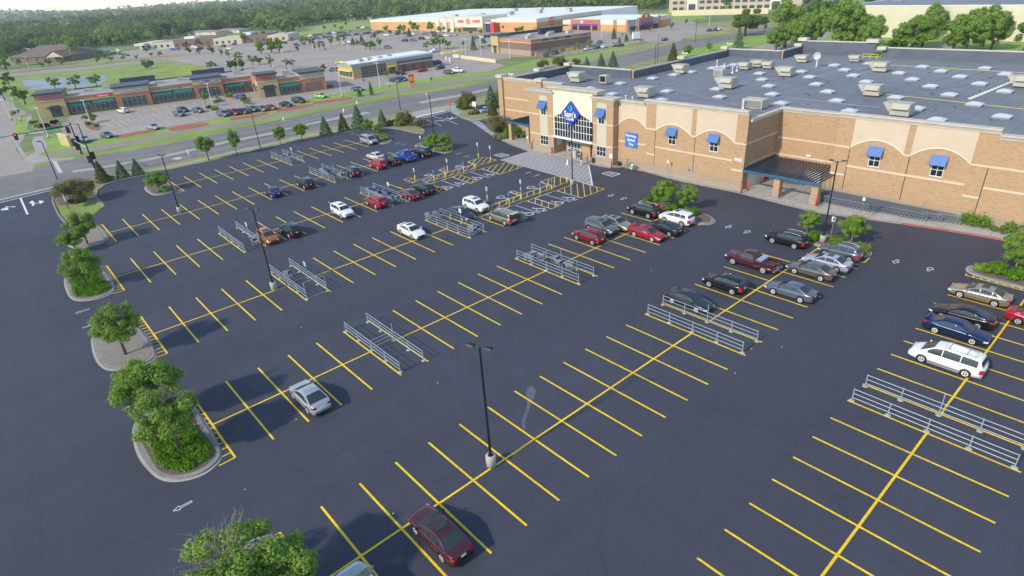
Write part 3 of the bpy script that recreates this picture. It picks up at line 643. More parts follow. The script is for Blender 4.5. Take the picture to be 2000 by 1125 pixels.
# bands on the plain walls
for p, q, z in [((68.5, 98.0), (68.5, 80), 6.6), ((68.5, 98.0), (68.5, 80), 4.1), ((69.6, 36.2), (69.6, 26.2), 6.05), ((69.6, 36.2), (69.6, 27.2), 3.55),
                ((60.4, 53.6), (60.4, 51.75), 6.95), ((60.4, 45.2), (60.4, 44.5), 6.8), ((60.4, 37.9), (60.4, 36.2), 6.8),
                ((60.4, 59.2), (60.4, 53.6), 4.2), ((60.4, 51.7), (60.4, 38.1), 4.2), ((60.4, 53.4), (60.4, 51.75), 2.9), ((60.4, 38.1), (60.4, 36.2), 2.9),
                ((65.5, 26.2), (65.5, 24.3), 3.3), ((65.5, 24.2), (65.5, 10.7), 4.6), ((65.5, 17.8), (65.5, 17.1), 7.1), ((65.5, 10.6), (65.5, -34), 7.1), ((65.5, 10.6), (65.5, 8.95), 3.3), ((65.5, 8.8), (65.5, -34), 4.6), ((65.5, 26.2), (65.5, 24.3), 7.1)]:
    seg(band, p, q, z, z+.26, .3, .055)
# expansion joints
jo = MB()
for x, y in ((60.4, 51.8), (60.4, 44.5), (65.5, 24.2), (65.5, 17.05), (65.5, 8.9)): jo.box(x-.012, x+.05, y-.045, y+.045, .1, 7.0)
# arched stucco panels with a raised arch moulding
pan = MB(); mould = MB()
def arch_panel(X, ya, yb, zs, zp, zt):
    n = 18; pts = []
    for k in range(n+1):
        t = k/n; y = ya+(yb-ya)*t; pts.append((X, y, zs+(zp-zs)*math.sqrt(max(0, 1-(2*t-1)**2))**1.0 if False else zs+(zp-zs)*(1-(2*t-1)**2)))
    pan.poly3([(X-.045, p[1], p[2]) for p in pts]+[(X-.045, yb, zt), (X-.045, ya, zt)], (.2, 0, 0))
    for a, b in zip(pts[:-1], pts[1:]):
        mould.add([(X-.085, a[1], a[2]-.02), (X-.085, b[1], b[2]-.02), (X-.085, b[1], b[2]+.14), (X-.085, a[1], a[2]+.14), (X+.1, a[1], a[2]-.02), (X+.1, b[1], b[2]-.02), (X+.1, b[1], b[2]+.14), (X+.1, a[1], a[2]+.14)], [(0,3,2,1),(4,5,6,7),(0,1,5,4),(2,3,7,6),(1,2,6,5),(3,0,4,7)])
arch_panel(60.4, 59.3, 53.6, 7.0, 8.35, 10.46); arch_panel(60.4, 51.75, 45.2, 6.9, 8.25, 10.96); arch_panel(60.4, 44.45, 37.9, 6.85, 8.25, 10.96)
arch_panel(65.5, 24.15, 17.8, 7.2, 8.55, 10.96); arch_panel(65.5, 17.05, 10.65, 7.2, 8.58, 10.96)
# entrance tower
tw = MB(); TX = 59.1
def pier_wall(y0, y1, wy0, wy1):   # tower side with window holes left dark behind real frames
    tw.box(TX, TX+.5, y0, y1, 1.45, 10.85); wain.box(TX-.05, TX+.5, y0-.02, y1+.02, -.1, 1.45)
pier_wall(73.6, 80, 75, 77); pier_wall(59.4, 63.9, 60.8, 63)
tw.box(TX+.5, 68.5, 79.55, 80, 0, 10.85); tw.box(TX+.5, 61, 59.4, 59.85, 0, 10.85); tw.box(TX+.5, 62.2, 63.45, 63.9, 0, 7.2); tw.box(TX+.5, 62.2, 73.6, 74.05, 0, 7.2)
lin.box(TX+.51, TX+.6, 73.6, 79.5, RZ, 10.85); lin.box(TX+.6, 67.5, 79.45, 79.54, RZ, 10.84); lin.box(67.4, 67.5, 73.6, 79.4, RZ, 10.85)
for y0, y1, z, h in ((73.6, 80, 10.85, .55), (59.4, 63.9, 10.85, .55), (63.0, 74.3, 11.7, .6)):
    cor.box(TX-.12, TX+1.6, y0-.1, y1+.1, z, z+h*.38); cor.box(TX-.26, TX+1.7, y0-.26, y1+.26, z+h*.38, z+h*.68); cor.box(TX-.45, TX+1.8, y0-.45, y1+.45, z+h*.68, z+h)
for z in (6.88, 3.2):
    for y0, y1 in ((73.6, 74.95), (77.1, 80), (59.4, 60.75), (63.05, 63.9)): band.box(TX-.055, TX+.2, y0, y1, z, z+.24)
    band.box(TX+.2, 60.3, 59.34, 59.5, z, z+.24)
pl = MB()
for y0, y1 in ((75.0, 77.05), (60.8, 63.0)): pl.box(TX-.04, TX+.2, y0, y1, 3.15, 10.5)
n = 16; pts = []
for k in range(n+1): t = k/n; pts.append((TX-.03, 73.2+(64.1-73.2)*t, 7.05+1.15*(1-(2*t-1)**2)))
cen = MB(); cen.poly3(pts+[(TX-.03, 64.0, 7.05), (TX-.03, 64.0, 11.7), (TX-.03, 73.5, 11.7), (TX-.03, 73.5, 3.6), (TX-.03, 73.2, 3.6)], (.45, 0, 0))
cen.box(TX+.42, TX+1.2, 64.0, 73.5, 8.3, 11.7)
gl = MB(); gl.poly3([(TX+.10, p[1], p[2]+.02) for p in pts]+[(TX+.10, 64.1, 3.6), (TX+.10, 73.2, 3.6)], (.06, 0, 0))
fr = MB()
for k in range(1, 14):
    y = 73.2-(9.1)*k/14; t = k/14; zt = 7.05+1.15*(1-(2*t-1)**2); fr.box(TX+.03, TX+.12, y-.04, y+.04, 3.62, zt)
for z in (4.85, 6.1, 7.05): fr.box(TX+.025, TX+.125, 64.1, 73.2, z-.04, z+.04)
can = MB(); can.box(TX-.25, TX+1.9, 63.9, 73.6, 3.28, 3.62)
rec = MB(); rec.box(62.2, 62.6, 63.5, 74.0, 0, 3.3); rec.box(60.9, 62.2, 66.15, 68.3, 0, 3.28)
B_('wall', wall, m_brick); B_('wainscot', wain, m_brickg); B_('stone_band', band, m_band); B_('cornice', cor, m_cap); B_('parapet_lining', lin, m_parin)
B_('corner_pier', pier, m_brick); B_('expansion_joint', jo, m_trim); B_('stucco_panel', pan, m_cream); B_('arch_moulding', mould, m_cream2)
ent = B_('tower_pier', tw, m_brick); B_('tower_panel', pl, m_panel, parent=ent); B_('stucco_front', cen, m_cream2, parent=ent)
ew = B_('arched_window', gl, m_glass); B_('window_frame', fr, m_frame, parent=ew); B_('entrance_canopy', can, m_frame); B_('entrance_recess', rec, m_brick)
def window(X, yc, zc, w_, h, nx, ny, par=None):
    g = MB(); g.box(X-.035, X+.1, yc-w_/2, yc+w_/2, zc-h/2, zc+h/2); o = B_('window', g, m_glass)
    f = MB(); e = .07
    f.box(X-.085, X, yc-w_/2-e, yc+w_/2+e, zc-h/2-e*1.6, zc-h/2); f.box(X-.075, X, yc-w_/2-e, yc+w_/2+e, zc+h/2, zc+h/2+e)
    f.box(X-.075, X, yc-w_/2-e, yc-w_/2, zc-h/2, zc+h/2); f.box(X-.075, X, yc+w_/2, yc+w_/2+e, zc-h/2, zc+h/2)
    for k in range(1, nx): y = yc-w_/2+w_*k/nx; f.box(X-.07, X-.036, y-.03, y+.03, zc-h/2, zc+h/2)
    for k in range(1, ny): z = zc-h/2+h*k/ny; f.box(X-.066, X-.037, yc-w_/2, yc+w_/2, z-.03, z+.03)
    B_('window_frame', f, m_frame, parent=o); return o
def awning(X, yc, zt, w_, h, d):
    a = MB(); y0, y1 = yc-w_/2, yc+w_/2
    a.add([(X-.02, y0, zt), (X-.02, y1, zt), (X-d, y1, zt-h), (X-d, y0, zt-h), (X-.02, y0, zt-.06), (X-.02, y1, zt-.06), (X-d+.05, y1, zt-h-.06), (X-d+.05, y0, zt-h-.06)], [(0,1,2,3),(4,7,6,5),(0,3,7,4),(1,5,6,2),(2,6,7,3),(0,4,5,1)])
    for y in (y0, y1): a.add([(X-.02, y-.01, zt), (X-d, y-.01, zt-h), (X-.02, y-.01, zt-h), (X-.02, y+.01, zt), (X-d, y+.01, zt-h), (X-.02, y+.01, zt-h)], [(0,1,2),(3,5,4),(0,3,4,1),(1,4,5,2),(2,5,3,0)])
    for k in range(7):
        y = y0+w_*k/6; s_ = Vector((-d+.02, 0, -h)).normalized(); nn = Vector((-h, 0, d)).normalized()*.05
        a.add([Vector((X-.02, y+o, zt))+q for o in (-.025, .025) for q in (Vector(), nn)]+[Vector((X-d, y+o, zt-h))+q for o in (-.025, .025) for q in (Vector(), nn)], [(0,1,3,2),(4,6,7,5),(1,5,7,3),(0,4,5,1),(2,3,7,6)])
    return B_('awning', a, m_blue)
for X, yc in ((60.4, 48.55), (60.4, 41.2), (65.5, 20.95), (65.5, 13.8)):
    window(X, yc, 6.0, 1.25, 1.5, 2, 2); awning(X, yc+.05, 7.8, 1.75, 1.1, .8)
for yc in (75.95, 61.9):
    window(TX-.04, yc, 7.9, 1.15, 1.6, 2, 2); awning(TX-.04, yc+.05, 9.6, 1.85, 1.25, .95); window(TX-.04, yc, 2.35, 2.0, 1.6, 3, 2)
# doors
def doors(y0, y1, X, n_, open_=False):
    g = MB(); g.box(X, X+.08, y0, y1, .1, 2.75); o = B_('entrance_door', g, m_glass if not open_ else m_dark)
    f = MB(); f.box(X-.05, X+.02, y0-.1, y1+.1, 2.75, 3.1)
    for k in range(n_+1): y = y0+(y1-y0)*k/n_; f.box(X-.05, X-.002, y-.05, y+.05, .1, 2.75)
    for z in (.12, .75, 1.05, 2.1): f.box(X-.045, X-.003, y0, y1 if not open_ else y0+(y1-y0)*.35, z-.04, z+.06)
    B_('door_frame', f, m_frame, parent=o)
doors(68.4, 72.3, 61.6, 5); 
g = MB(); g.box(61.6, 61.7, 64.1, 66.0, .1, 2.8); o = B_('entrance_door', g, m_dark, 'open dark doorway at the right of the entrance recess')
f = MB(); f.box(61.45, 61.58, 65.3, 66.1, .1, .25); f.box(61.45, 61.58, 65.3, 65.38, .1, 2.75); f.box(61.45, 61.58, 66.02, 66.1, .1, 2.75); f.box(61.45, 61.58, 65.3, 66.1, .95, 1.1); f.box(61.4, 61.6, 64.0, 66.2, 2.7, 3.1); B_('door_frame', f, m_frame, parent=o)
# diamond sign
sg = MB(); c = Vector((58.55, 68.72, 8.1)); r = 2.12
sg.poly3([c+Vector((0, 0, r)), c+Vector((0, r*1.0, 0)), c+Vector((0, 0, -r)), c+Vector((0, -r*1.0, 0))], (.35, 0, 0)); dsg = B_('diamond_sign', sg, m_signblue)
sb = MB(); c2 = Vector((58.51, 68.72, 8.1))
for a, b in (((0, r), (r, 0)), ((r, 0), (0, -r)), ((0, -r), (-r, 0)), ((-r, 0), (0, r))):
    p = Vector((0, a[0], a[1])); q = Vector((0, b[0], b[1])); sb.poly3([c2+p, c2+q, c2+q*.965, c2+p*.965], (.04, 0, 0))
B_('sign_border', sb, mat('sign edge blue', (.03, .12, .45), .4, var=0), parent=dsg)
mgreen = mat('sign lime green', (.22, .75, .12), .4, var=0); mcyan = mat('sign sky blue', (.02, .35, .72), .4, var=0)
ct = Vector((58.49, 68.72, 9.02)); s1, s2 = .66, .34
lg = MB(); lg.poly3([ct+Vector((0, a, b)) for a, b in ((0, s1), (s1*.85, 0), (0, -s1), (.12, -s1*.62), (.34, 0), (.12, s1*.62))], (.05, 0, 0)); B_('sign_emblem', lg, mcyan, parent=dsg)
lg = MB(); lg.poly3([ct+Vector((0, a, b)) for a, b in ((-.06, s1*.95), (-s1*.85, 0), (-.06, -s1*.95), (-.14, -s1*.55), (-.36, 0), (-.14, s1*.55))], (.05, 0, 0)); B_('sign_emblem', lg, mgreen, parent=dsg)
lg = MB(); lg.poly3([ct+Vector((-.004, a, b)) for a, b in ((0, s2), (s2*.8, 0), (0, -s2), (-s2*.8, 0))], (.05, 0, 0)); B_('sign_emblem', lg, mat('sign mid blue', (.01, .12, .5), .4, var=0), parent=dsg)
FX = face_mtx
text_mesh("Sam's", 1.38, dsg, 'sign_lettering', m_white, FX((58.49, 68.72, 7.98), (0, -1, 0), (0, 0, 1)), .02, .018, sx=.92)
text_mesh("CLUB", .62, dsg, 'sign_lettering', m_white, FX((58.49, 68.74, 7.17), (0, -1, 0), (0, 0, 1)), .02, .014, sx=1.15)
ps = MB(); ps.box(60.22, 60.38, 55.25, 57.75, 3.62, 5.98); psg = B_('service_sign', ps, m_bluesg)
for t, z in (('Pharmacy', 5.5), ('Optical', 4.8), ('Tire', 4.1)): text_mesh(t, .56, psg, 'sign_lettering', m_white, FX((60.2, 56.5, z), (0, -1, 0), (0, 0, 1)), .01, .012)
text_mesh('9925', .62, store, 'house_number', m_white, FX((60.38, 37.15, 4.55), (0, -1, 0), (0, 0, 1)), .03, .012)
for nm, bx, m_ in (('service_door', (62.0, 66.6, 36.10, 36.2, .13, 2.75), m_frame), ('wall_cabinet', (68.9, 69.55, 28.6, 30.9, .13, 2.0), m_frame), ('wall_light', (69.35, 69.6, 30.7, 31.4, 3.98, 4.25), m_frame)):
    g = MB(); g.box(*bx); B_(nm, g, m_)
for y, z in ((74.1-.6, 1.9), (45.1, 1.7), (63.5, 1.5)):
    g = MB(); g.lathe([(.17, 0), (.17, .03)], 12, (60.33 if y < 60 else 59.04, y, z), 'x'); B_('wall_notice', g, m_bluesg)
g = MB(); g.box(TX-.03, TX, 59.5, 60.1, 1.3, 2.2); B_('wall_notice', g, m_frame)
g = MB()
for k in range(5): g.box(60.0, 61.2, 73.56, 73.6, 1.6+k*.26, 1.78+k*.26)
B_('wall_notice', g, m_frame)
# main pergola
pg = MB()
for k in range(23): y = 36.0-k*.475; pg.box(60.3, 69.5, y-.05, y+.05, 3.14, 3.36)
per = B_('pergola', pg, m_canopy); g = MB(); g.box(60.12, 60.3, 25.2, 36.15, 3.0, 3.36)
for k in range(23): y = 36.0-k*.475; g.box(60.0, 60.12, y-.09, y+.09, 3.02, 3.34)
B_('pergola_fascia', g, m_canopyl, parent=per); g = MB(); g.box(60.3, 69.5, 36.04, 36.14, 3.0, 3.5); B_('pergola_beam', g, m_canopy, parent=per)
g = MB()
for y in (31.1, 25.8): g.box(60.55, 61.45, y-.45, y+.45, .13, 3.0)
B_('pergola_pier', g, m_brick, parent=per); g = MB()
for y in (31.1, 25.8): g.box(60.5, 61.5, y-.5, y+.5, .13, 1.2); g.box(60.2, 61.8, y-.8, y+.8, .13, .24)
B_('pier_base', g, m_brickg, parent=per)
# left pergola
pg = MB(); 
for k in range(19): y = 80.2+k*.5; pg.box(61.4, 68.4, y-.05, y+.05, 3.82, 3.96)
pg.box(61.4, 68.4, 80.05, 89.3, 3.68, 3.74)
pr = B_('pergola', pg, m_canopy); g = MB(); g.box(61.22, 61.4, 80.1, 89.4, 3.62, 4.0)
for k in range(19): y = 80.2+k*.5; g.box(61.1, 61.22, y-.09, y+.09, 3.64, 3.98)
B_('pergola_fascia', g, m_canopyl, parent=pr); g = MB()
for y in (88.7, 83.4): g.box(61.5, 62.3, y-.4, y+.4, .1, 3.64)
B_('pergola_pier', g, m_brick, parent=pr)
# roof seams, conduits
g = MB()
for y in np.arange(-30, 78, 3.05): g.box(62 if y < 59 and y > 37 else 70.3, 128 if y < 79 else 89, y-.03, y+.03, RZ, RZ+.012)
B_('roof_seam', g, mat('roof seam', (.10, .115, .14), .8, var=.1))
g = MB()
def pipe(a, b, z=RZ+.12, r_=.035): g.tube([G(*a, z), G(*b, z)], r_, 5)
pipe((1722,183), (2000,213)); pipe((1736,127), (2000,142)); pipe((1895,196), (1975,161)); B_('gas_pipe', g, m_yelm)
g = MB()
for a, b in [((1583,160), (1700,133)), ((1300,171), (1500,220)), ((1550,192), (1720,211)), ((1865,170), (1890,163)), ((1900,160), (1950,146)), ((1540,146), (1610,150)), ((1362,141),(1398,145))]:
    A_, C_ = G(*a, RZ+.1), G(*b, RZ+.1); g.tube([A_, C_], .045, 5)
B_('conduit', g, mat('dull conduit', (.30, .29, .28), .6, var=.1))
g = MB()
for k in range(14): t = k/13; p = G(1895+t*80, 193-t*32, RZ); g.box(p.x-.25, p.x+.25, p.y-.25, p.y+.25, RZ+.01, RZ+.14)
B_('walkway_pad', g, m_frame)
g = MB(); rr = random.Random(3)
for k in range(90):
    t = rr.random(); p = (66+t*64, -5+rr.random()*78); g.box(p[0]-.14, p[0]+.14, p[1]-.14, p[1]+.14, RZ, RZ+.08)
B_('roof_drain', g, m_trim)
# skylights
sky0 = None; SK = []
for a, b in [(60,808),(375,758),(585,724),(750,696),(960,660),(1065,648),(1165,628),(1262,618),(515,884),(460,968),(1420,710),(1825,693),(1445,770),(1910,745),(1510,832),(1545,912),(1630,1000),(1030,938),(1000,862)]: SK.append((1200+a/5, b/5))
for a, b in [(66,618),(145,663),(200,724),(298,788),(378,866),(358,560),(446,600),(520,648),(634,702),(888,838),(1066,932),(918,627),(1034,682),(1192,741),(1355,814),(1575,896),(1815,1002),(1250,1030),(1120,572),(1282,610),(1448,658),(1617,719),(1838,784),(1665,584),(1838,636),(490,955),(660,545)]: SK.append((1550+a*.225, b*.225))
for a, b in [(960,208),(1180,262),(1660,318)]: SK.append((960+a/5, 130+b/5))
uniq = []
for p in SK:
    q = G(*p, RZ+.35)
    if all((q-o).length > 2.6 for o in uniq): uniq.append(q)
uniq.sort(key=lambda p: p.x)
def make_sky():
    t = empty('skylight'); c_ = MB(); c_.box(-1.05, 1.05, -1.15, 1.15, 0, .28); c_.build('curb', m_alu, t)
    d = MB(); d.taper(-1.1, 1.1, -1.2, 1.2, .28, .36, .0); d.taper(-1.05, 1.05, -1.15, 1.15, .36, .66, .58); d.build('dome', m_sky, t); return t
rows_ = []; 
for q in uniq:
    for r_ in rows_:
        if abs(r_[0]-q.x) < 2.2: r_[1].append(q); break
    else: rows_.append([q.x, [q]])
allq = sorted(uniq, key=lambda p: PR(p)[1], reverse=True)
for k, q in enumerate(allq):
    near = [o for o in allq if o is not q]
    if sky0 is None: sky0 = make_sky(); t = sky0
    else: t = dup(sky0)
    t.location = (q.x, q.y, RZ); px_, py_ = PR(q)
    band_ = int((PR(q)[1]-100)//25); same = sorted([o for o in allq if int((PR(o)[1]-100)//25) == band_], key=lambda o: PR(o)[0])
    nb = {0: 'rearmost', 1: 'second', 2: 'third', 3: 'fourth'}.get(band_, 'front')
    t.scale = (.86, .86, .8); tag(t, 'white domed skylight, %s from the left in the %s band from the back' % (nth(same.index(q)), nb), 'skylight', 'white skylights on the store roof')
# rooftop air handlers
def unit(px, py, w_, h, d, label, kind=0, rz=0.0):
    p = G(px, py, RZ); t = empty('rooftop_air_handler', (p.x, p.y, RZ), rz, label, 'air handler', 'beige air handlers on the store roof')
    b = MB(); b.taper(-d/2, d/2, -w_/2, w_/2*.55, .25, h, .0); b.add([(-d/2, w_*.275, h*.45), (d/2, w_*.275, h*.45), (d/2, w_*.275, h), (-d/2, w_*.275, h)], [(0,1,2,3)]); b.build('housing', m_unit, t)
    b = MB(); b.add([(-d/2, w_*.30, .55), (d/2, w_*.30, .55), (d/2, w_*.62, h*.98), (-d/2, w_*.62, h*.98), (-d/2, w_*.26, h*.98), (d/2, w_*.26, h*.98)], [(0,1,2,3),(3,2,5,4),(0,3,4),(1,5,2)]); b.build('intake_hood', m_unit, t)
    b = MB(); b.add([(-d/2-.5, -w_/2+.1, h*.62), (-d/2-.5, w_*.22, h*.62), (-d/2, w_*.22, h*.98), (-d/2, -w_/2+.1, h*.98), (-d/2, -w_/2+.1, h*.62), (-d/2, w_*.22, h*.62)], [(0,1,2,3),(0,3,4),(1,5,2),(0,4,5,1)]); b.build('rain_hood', m_unit, t)
    b = MB(); b.box(-d/2+.05, d/2-.05, -w_/2+.05, w_*.24, 0, .25); b.build('curb', m_trim, t)
    b = MB(); b.box(-d*.35, d*.35, w_*.20, w_*.28, .4, h*.45); b.build('louvre', m_dark, t); return t
for a in [(1127, 160, 3.4, 2.1, 2.3, 'beige air handler nearest the entrance tower, beside the open grey condenser'), (1259, 190, 3.0, 1.9, 2.1, 'beige air handler just behind the first arched bay right of the entrance'),
          (1329, 143, 2.9, 1.9, 2.2, 'beige air handler near the long left parapet, standing alone'), (1418, 172, 3.4, 2.0, 2.3, 'large beige air handler in the middle of the left half of the roof'),
          (1454, 136, 2.4, 1.5, 1.8, 'leftmost of three small beige air handlers clustered below the stepped parapet'), (1479, 131, 2.4, 1.5, 1.8, 'middle one of three small beige air handlers below the stepped parapet'),
          (1499, 134, 2.4, 1.5, 1.8, 'rightmost of three small beige air handlers below the stepped parapet'), (1566, 122, 2.6, 1.6, 2.0, 'small beige air handler left of the satellite dish'),
          (1533, 149, 3.1, 1.85, 2.1, 'large beige air handler in front of the satellite dish'), (1716, 140, 3.1, 1.85, 2.1, 'large beige air handler below the gap in the rear parapet'),
          (1700, 187, 3.1, 1.85, 2.1, 'large beige air handler at the left end of the long yellow gas pipe'), (1754, 226, 3.2, 1.9, 2.15, 'large beige air handler nearest the arched front on the right'),
          (1669, 121, 2.2, 1.4, 1.8, 'small beige air handler at the foot of the tall rear parapet'), (1992, 170, 3.1, 1.85, 2.1, 'beige air handler cut off by the right edge of the picture')]: unit(*a)
def cond(px, py, w_, d, h, label, legs=True):
    p = G(px, py, RZ); t = empty('condenser', (p.x, p.y, RZ), 0, label, 'condenser'); b = MB(); b.box(-d/2, d/2, -w_/2, w_/2, .5 if legs else .15, h); b.build('housing', m_panel, t)
    b = MB(); b.box(-d/2-.02, -d/2, -w_/2+.15, w_/2-.15, .7 if legs else .25, h-.15); b.build('fan_opening', m_alu if not legs else m_dark, t)
    b = MB()
    for x in (-d/2+.1, d/2-.2):
        for y in (-w_/2, w_/2-.1): b.box(x, x+.1, y, y+.1, 0, .5 if legs else .15)
    b.build('stand', m_alu, t); return t
cond(1181, 166, 1.7, 1.3, 2.0, 'grey condenser with a square dark opening on a roof stand')
cond(1474, 211, 3.4, 2.2, 1.5, 'low ribbed grey condenser bank behind the corner pier', False); cond(1406, 149, 2.0, 1.8, 1.5, 'small grey box condenser near the centre of the roof', False)
p = G(1594, 131, RZ); t = empty('satellite_dish', p, 0, 'round pale satellite dish on a white post', 'satellite dish'); b = MB(); b.tube([(0,0,0), (0,0,1.9)], .12, 8); b.build('post', m_frame, t)
b = MB(); b.smooth = True; b.lathe([(.05, .16), (.4, .11), (.65, .02), (.78, -.08), (.80, -.08), (.65, .05), (.4, .14), (.05, .19)], 20, (-.3, 0, 2.3), 'x'); b.build('dish', mat('pale mesh dish', (.45, .46, .48), .6, var=.05), t)
for k, (a, b_, h) in enumerate([(1222, 198, .9), (1235, 200, .9), (1451, 213, 1.2), (1414, 135, 1.0), (1400, 130, 1.3), (1430, 143, 1.2), (1439, 139, .9), (1471, 126, .8)]):
    p = G(a, b_, RZ); g = MB(); g.tube([(0,0,0), (0,0,h)], .09, 7); g.tube([(0,0,h), (0,0,h+.18)], .17, 7); g.tube([(0,0,0), (0,0,.25)], [.3, .1], 8)
    o = tag(g.build('vent_pipe', m_frame), 'white vent pipe standing on the grey roof, %s from the left' % nth(sorted([1222,1235,1451,1414,1400,1430,1439,1471]).index(a)), 'vent pipe', 'vent pipes on the store roof'); o.location = p
# roof rail at the rear gap
p = G(1698, 116, RZ); t = empty('guard_rail', p, 0, 'yellow safety rail in the gap of the rear parapet', 'guard rail')
g = MB()
for z in (.6, 1.1): g.tube([(0, -1.5, z), (0, 1.5, z)], .05, 6)
for y in (-1.5, 0, 1.5): g.tube([(0, y, 0), (0, y, 1.1)], .05, 6)
g.build('rail', m_yelm, t)
# security camera clusters on the parapet
for (x, y, z, lb) in ((69.5, 96.5, 10.9, 'white camera cluster on the far left corner of the parapet'), (108.5, 79.3, 11.3, 'white lamp cluster on the long parapet'), (128, 79.5, 11.3, 'white camera by the stepped corner of the parapet')):
    g = MB(); g.tube([(0,0,0), (0,0,.7)], .06, 6); g.box(-.15, .15, -.7, -.3, .55, .8); g.box(-.15, .15, .3, .7, .55, .8); g.tube([(0,-.5,.68), (0,.5,.68)], .04, 6)
    tag(g.build('camera_mount', m_frame), lb, 'camera').location = (x, y, z)
# red bollards
def lath(prof, n, m_, name, parent=None, smooth=True): b = MB(); b.smooth = smooth; b.lathe(prof, n); return b.build(name, m_, parent)
b0 = None
for (a, b, lb) in [(1447.6, 377, 'red bollard at the outer brick corner by the house number'), (1460, 371, 'red bollard in front of the pale service door'), (1489, 357, 'red bollard deep under the pergola by the dark cart rows'), (1593, 403, 'red bollard beside the right pergola pier'),
                   (1038.4, 291, 'red bollard left of the entrance tower near the left pergola'), (1077.6, 300, 'red bollard at the inner left corner of the entrance recess'), (1147, 316, 'red bollard in front of the open entrance doorway'), (1194, 328, 'red bollard at the right corner of the entrance tower')]:
    if b0 is None: b0 = lath([(.11, 0), (.11, 1.15), (.09, 1.22), (.03, 1.25)], 12, m_red, 'bollard'); o = b0
    else: o = b0.copy(); COL.objects.link(o)
    o.location = G(a, b, .13); tag(o, lb, 'bollard', 'red bollards in front of the store')
# small things by the door
g = MB(); g.box(-.35, .35, -.5, .5, 0, 1.3); o = g.build('vending_box', m_unit); o.location = G(1123, 307, .13); tag(o, 'beige box standing between the two entrance doors', 'bin')
p = G(1109, 321, .02)
g = MB(); g.taper(-.2, .2, -.2, .2, 0, .9, .12); o = g.build('floor_sign', m_frame); o.location = p; tag(o, 'small white standing sign on the striped crossing', 'sign')
g = MB(); g.lathe([(.22, 0), (.25, .7), (.2, .9)], 12); o = g.build('litter_bin', m_trim); o.location = G(1158, 318, .13); tag(o, 'dark litter bin by the right tower pier of the entrance', 'litter bin')
g = MB(); g.lathe([(.25, 0), (.28, .6), (.2, .8)], 12); o = g.build('litter_bin', m_trim); o.location = G(1209, 324, .13); tag(o, 'dark litter bin under the pharmacy sign wall', 'litter bin')
for a, b, h, lb in [(1303, 346, 2.3, 'thin post with a small pink plate beside the second arched window'), (1031, 294, 2.3, 'thin grey post at the top left of the striped crossing'), (1680, 424, 2.2, 'thin post with a white plate before the long rows of carts')]:
    t = empty('sign_post', G(a, b, .13), 0, lb, 'sign post'); g = MB(); g.tube([(0,0,0), (0,0,h)], .035, 6); g.build('post', m_alu, t); g = MB(); g.box(-.03, .03, -.16, .16, h, h+.45); g.build('plate', m_frame, t)
# ------------------------------------------------------------------ vehicles
ST = {
 'sedan': dict(L=4.85, W=1.82, H=1.46, wb=2.75, r=.33, zb=.22, top=[(2.42,.55),(2.36,.66),(2.1,.76),(1.15,.93),(.2,.96),(-1.2,.99),(-1.75,1.05),(-2.28,1.04),(-2.40,.96),(-2.43,.80)], gh=[(1.2,.93),(.35,1.36),(-.25,1.45),(-1.0,1.40),(-1.85,1.05)], win=[(.95,-.02),(-.08,-.98),(-1.04,-1.45)]),
 'fast': dict(L=4.87, W=1.86, H=1.46, wb=2.74, r=.34, zb=.20, top=[(2.43,.55),(2.34,.68),(2.0,.80),(1.1,.95),(.2,.98),(-1.2,1.01),(-1.9,1.08),(-2.30,1.08),(-2.40,1.0),(-2.43,.80)], gh=[(1.3,.94),(.35,1.37),(-.3,1.46),(-.95,1.42),(-2.0,1.09)], win=[(1.0,-.05),(-.10,-1.0),(-1.06,-1.55)]),
 'suv': dict(L=4.68, W=1.86, H=1.70, wb=2.65, r=.37, zb=.27, top=[(2.34,.62),(2.27,.82),(2.0,.97),(1.25,1.07),(.2,1.10),(-1.2,1.13),(-2.1,1.14),(-2.30,1.05),(-2.34,.85)], gh=[(1.28,1.06),(.55,1.55),(0,1.69),(-1.5,1.66),(-1.95,1.58),(-2.25,1.13)], win=[(.95,.0),(-.06,-.98),(-1.04,-1.75)]),
 'cross': dict(L=4.45, W=1.80, H=1.60, wb=2.62, r=.35, zb=.25, top=[(2.22,.60),(2.16,.76),(1.9,.88),(1.2,1.00),(.2,1.03),(-1.2,1.07),(-2.0,1.09),(-2.18,1.0),(-2.22,.80)], gh=[(1.25,1.0),(.45,1.48),(-.15,1.59),(-1.3,1.55),(-1.75,1.46),(-2.12,1.07)], win=[(.95,.0),(-.06,-.95),(-1.01,-1.6)]),
 'van': dict(L=5.12, W=1.98, H=1.76, wb=3.03, r=.34, zb=.22, top=[(2.56,.55),(2.50,.72),(2.2,.88),(1.75,1.0),(.5,1.04),(-1.2,1.06),(-2.35,1.08),(-2.50,1.0),(-2.55,.80)], gh=[(1.85,.99),(.85,1.62),(.2,1.75),(-1.9,1.72),(-2.2,1.64),(-2.47,1.07)], win=[(1.25,.30),(.24,-.95),(-1.01,-2.1)]),
 'pickup': dict(L=5.75, W=1.98, H=1.88, wb=3.55, r=.40, zb=.34, top=[(2.87,.75),(2.82,.95),(2.5,1.08),(1.5,1.18),(-.3,1.22),(-.68,1.22),(-.72,.80),(-2.80,.80),(-2.86,.70)], gh=[(1.5,1.17),(.95,1.68),(.5,1.86),(-.35,1.83),(-.65,1.22)], win=[(1.25,.35),(.29,-.42)]),
 'truckcap': dict(L=5.6, W=1.95, H=1.85, wb=3.4, r=.39, zb=.34, top=[(2.8,.75),(2.74,.95),(2.4,1.08),(1.5,1.18),(-.3,1.22),(-2.6,1.22),(-2.76,1.15),(-2.8,.8)], gh=[(1.5,1.17),(.9,1.68),(.5,1.84),(-2.3,1.86),(-2.65,1.22)], win=[(1.25,.35),(.29,-.45),(-.75,-2.3)]),
}
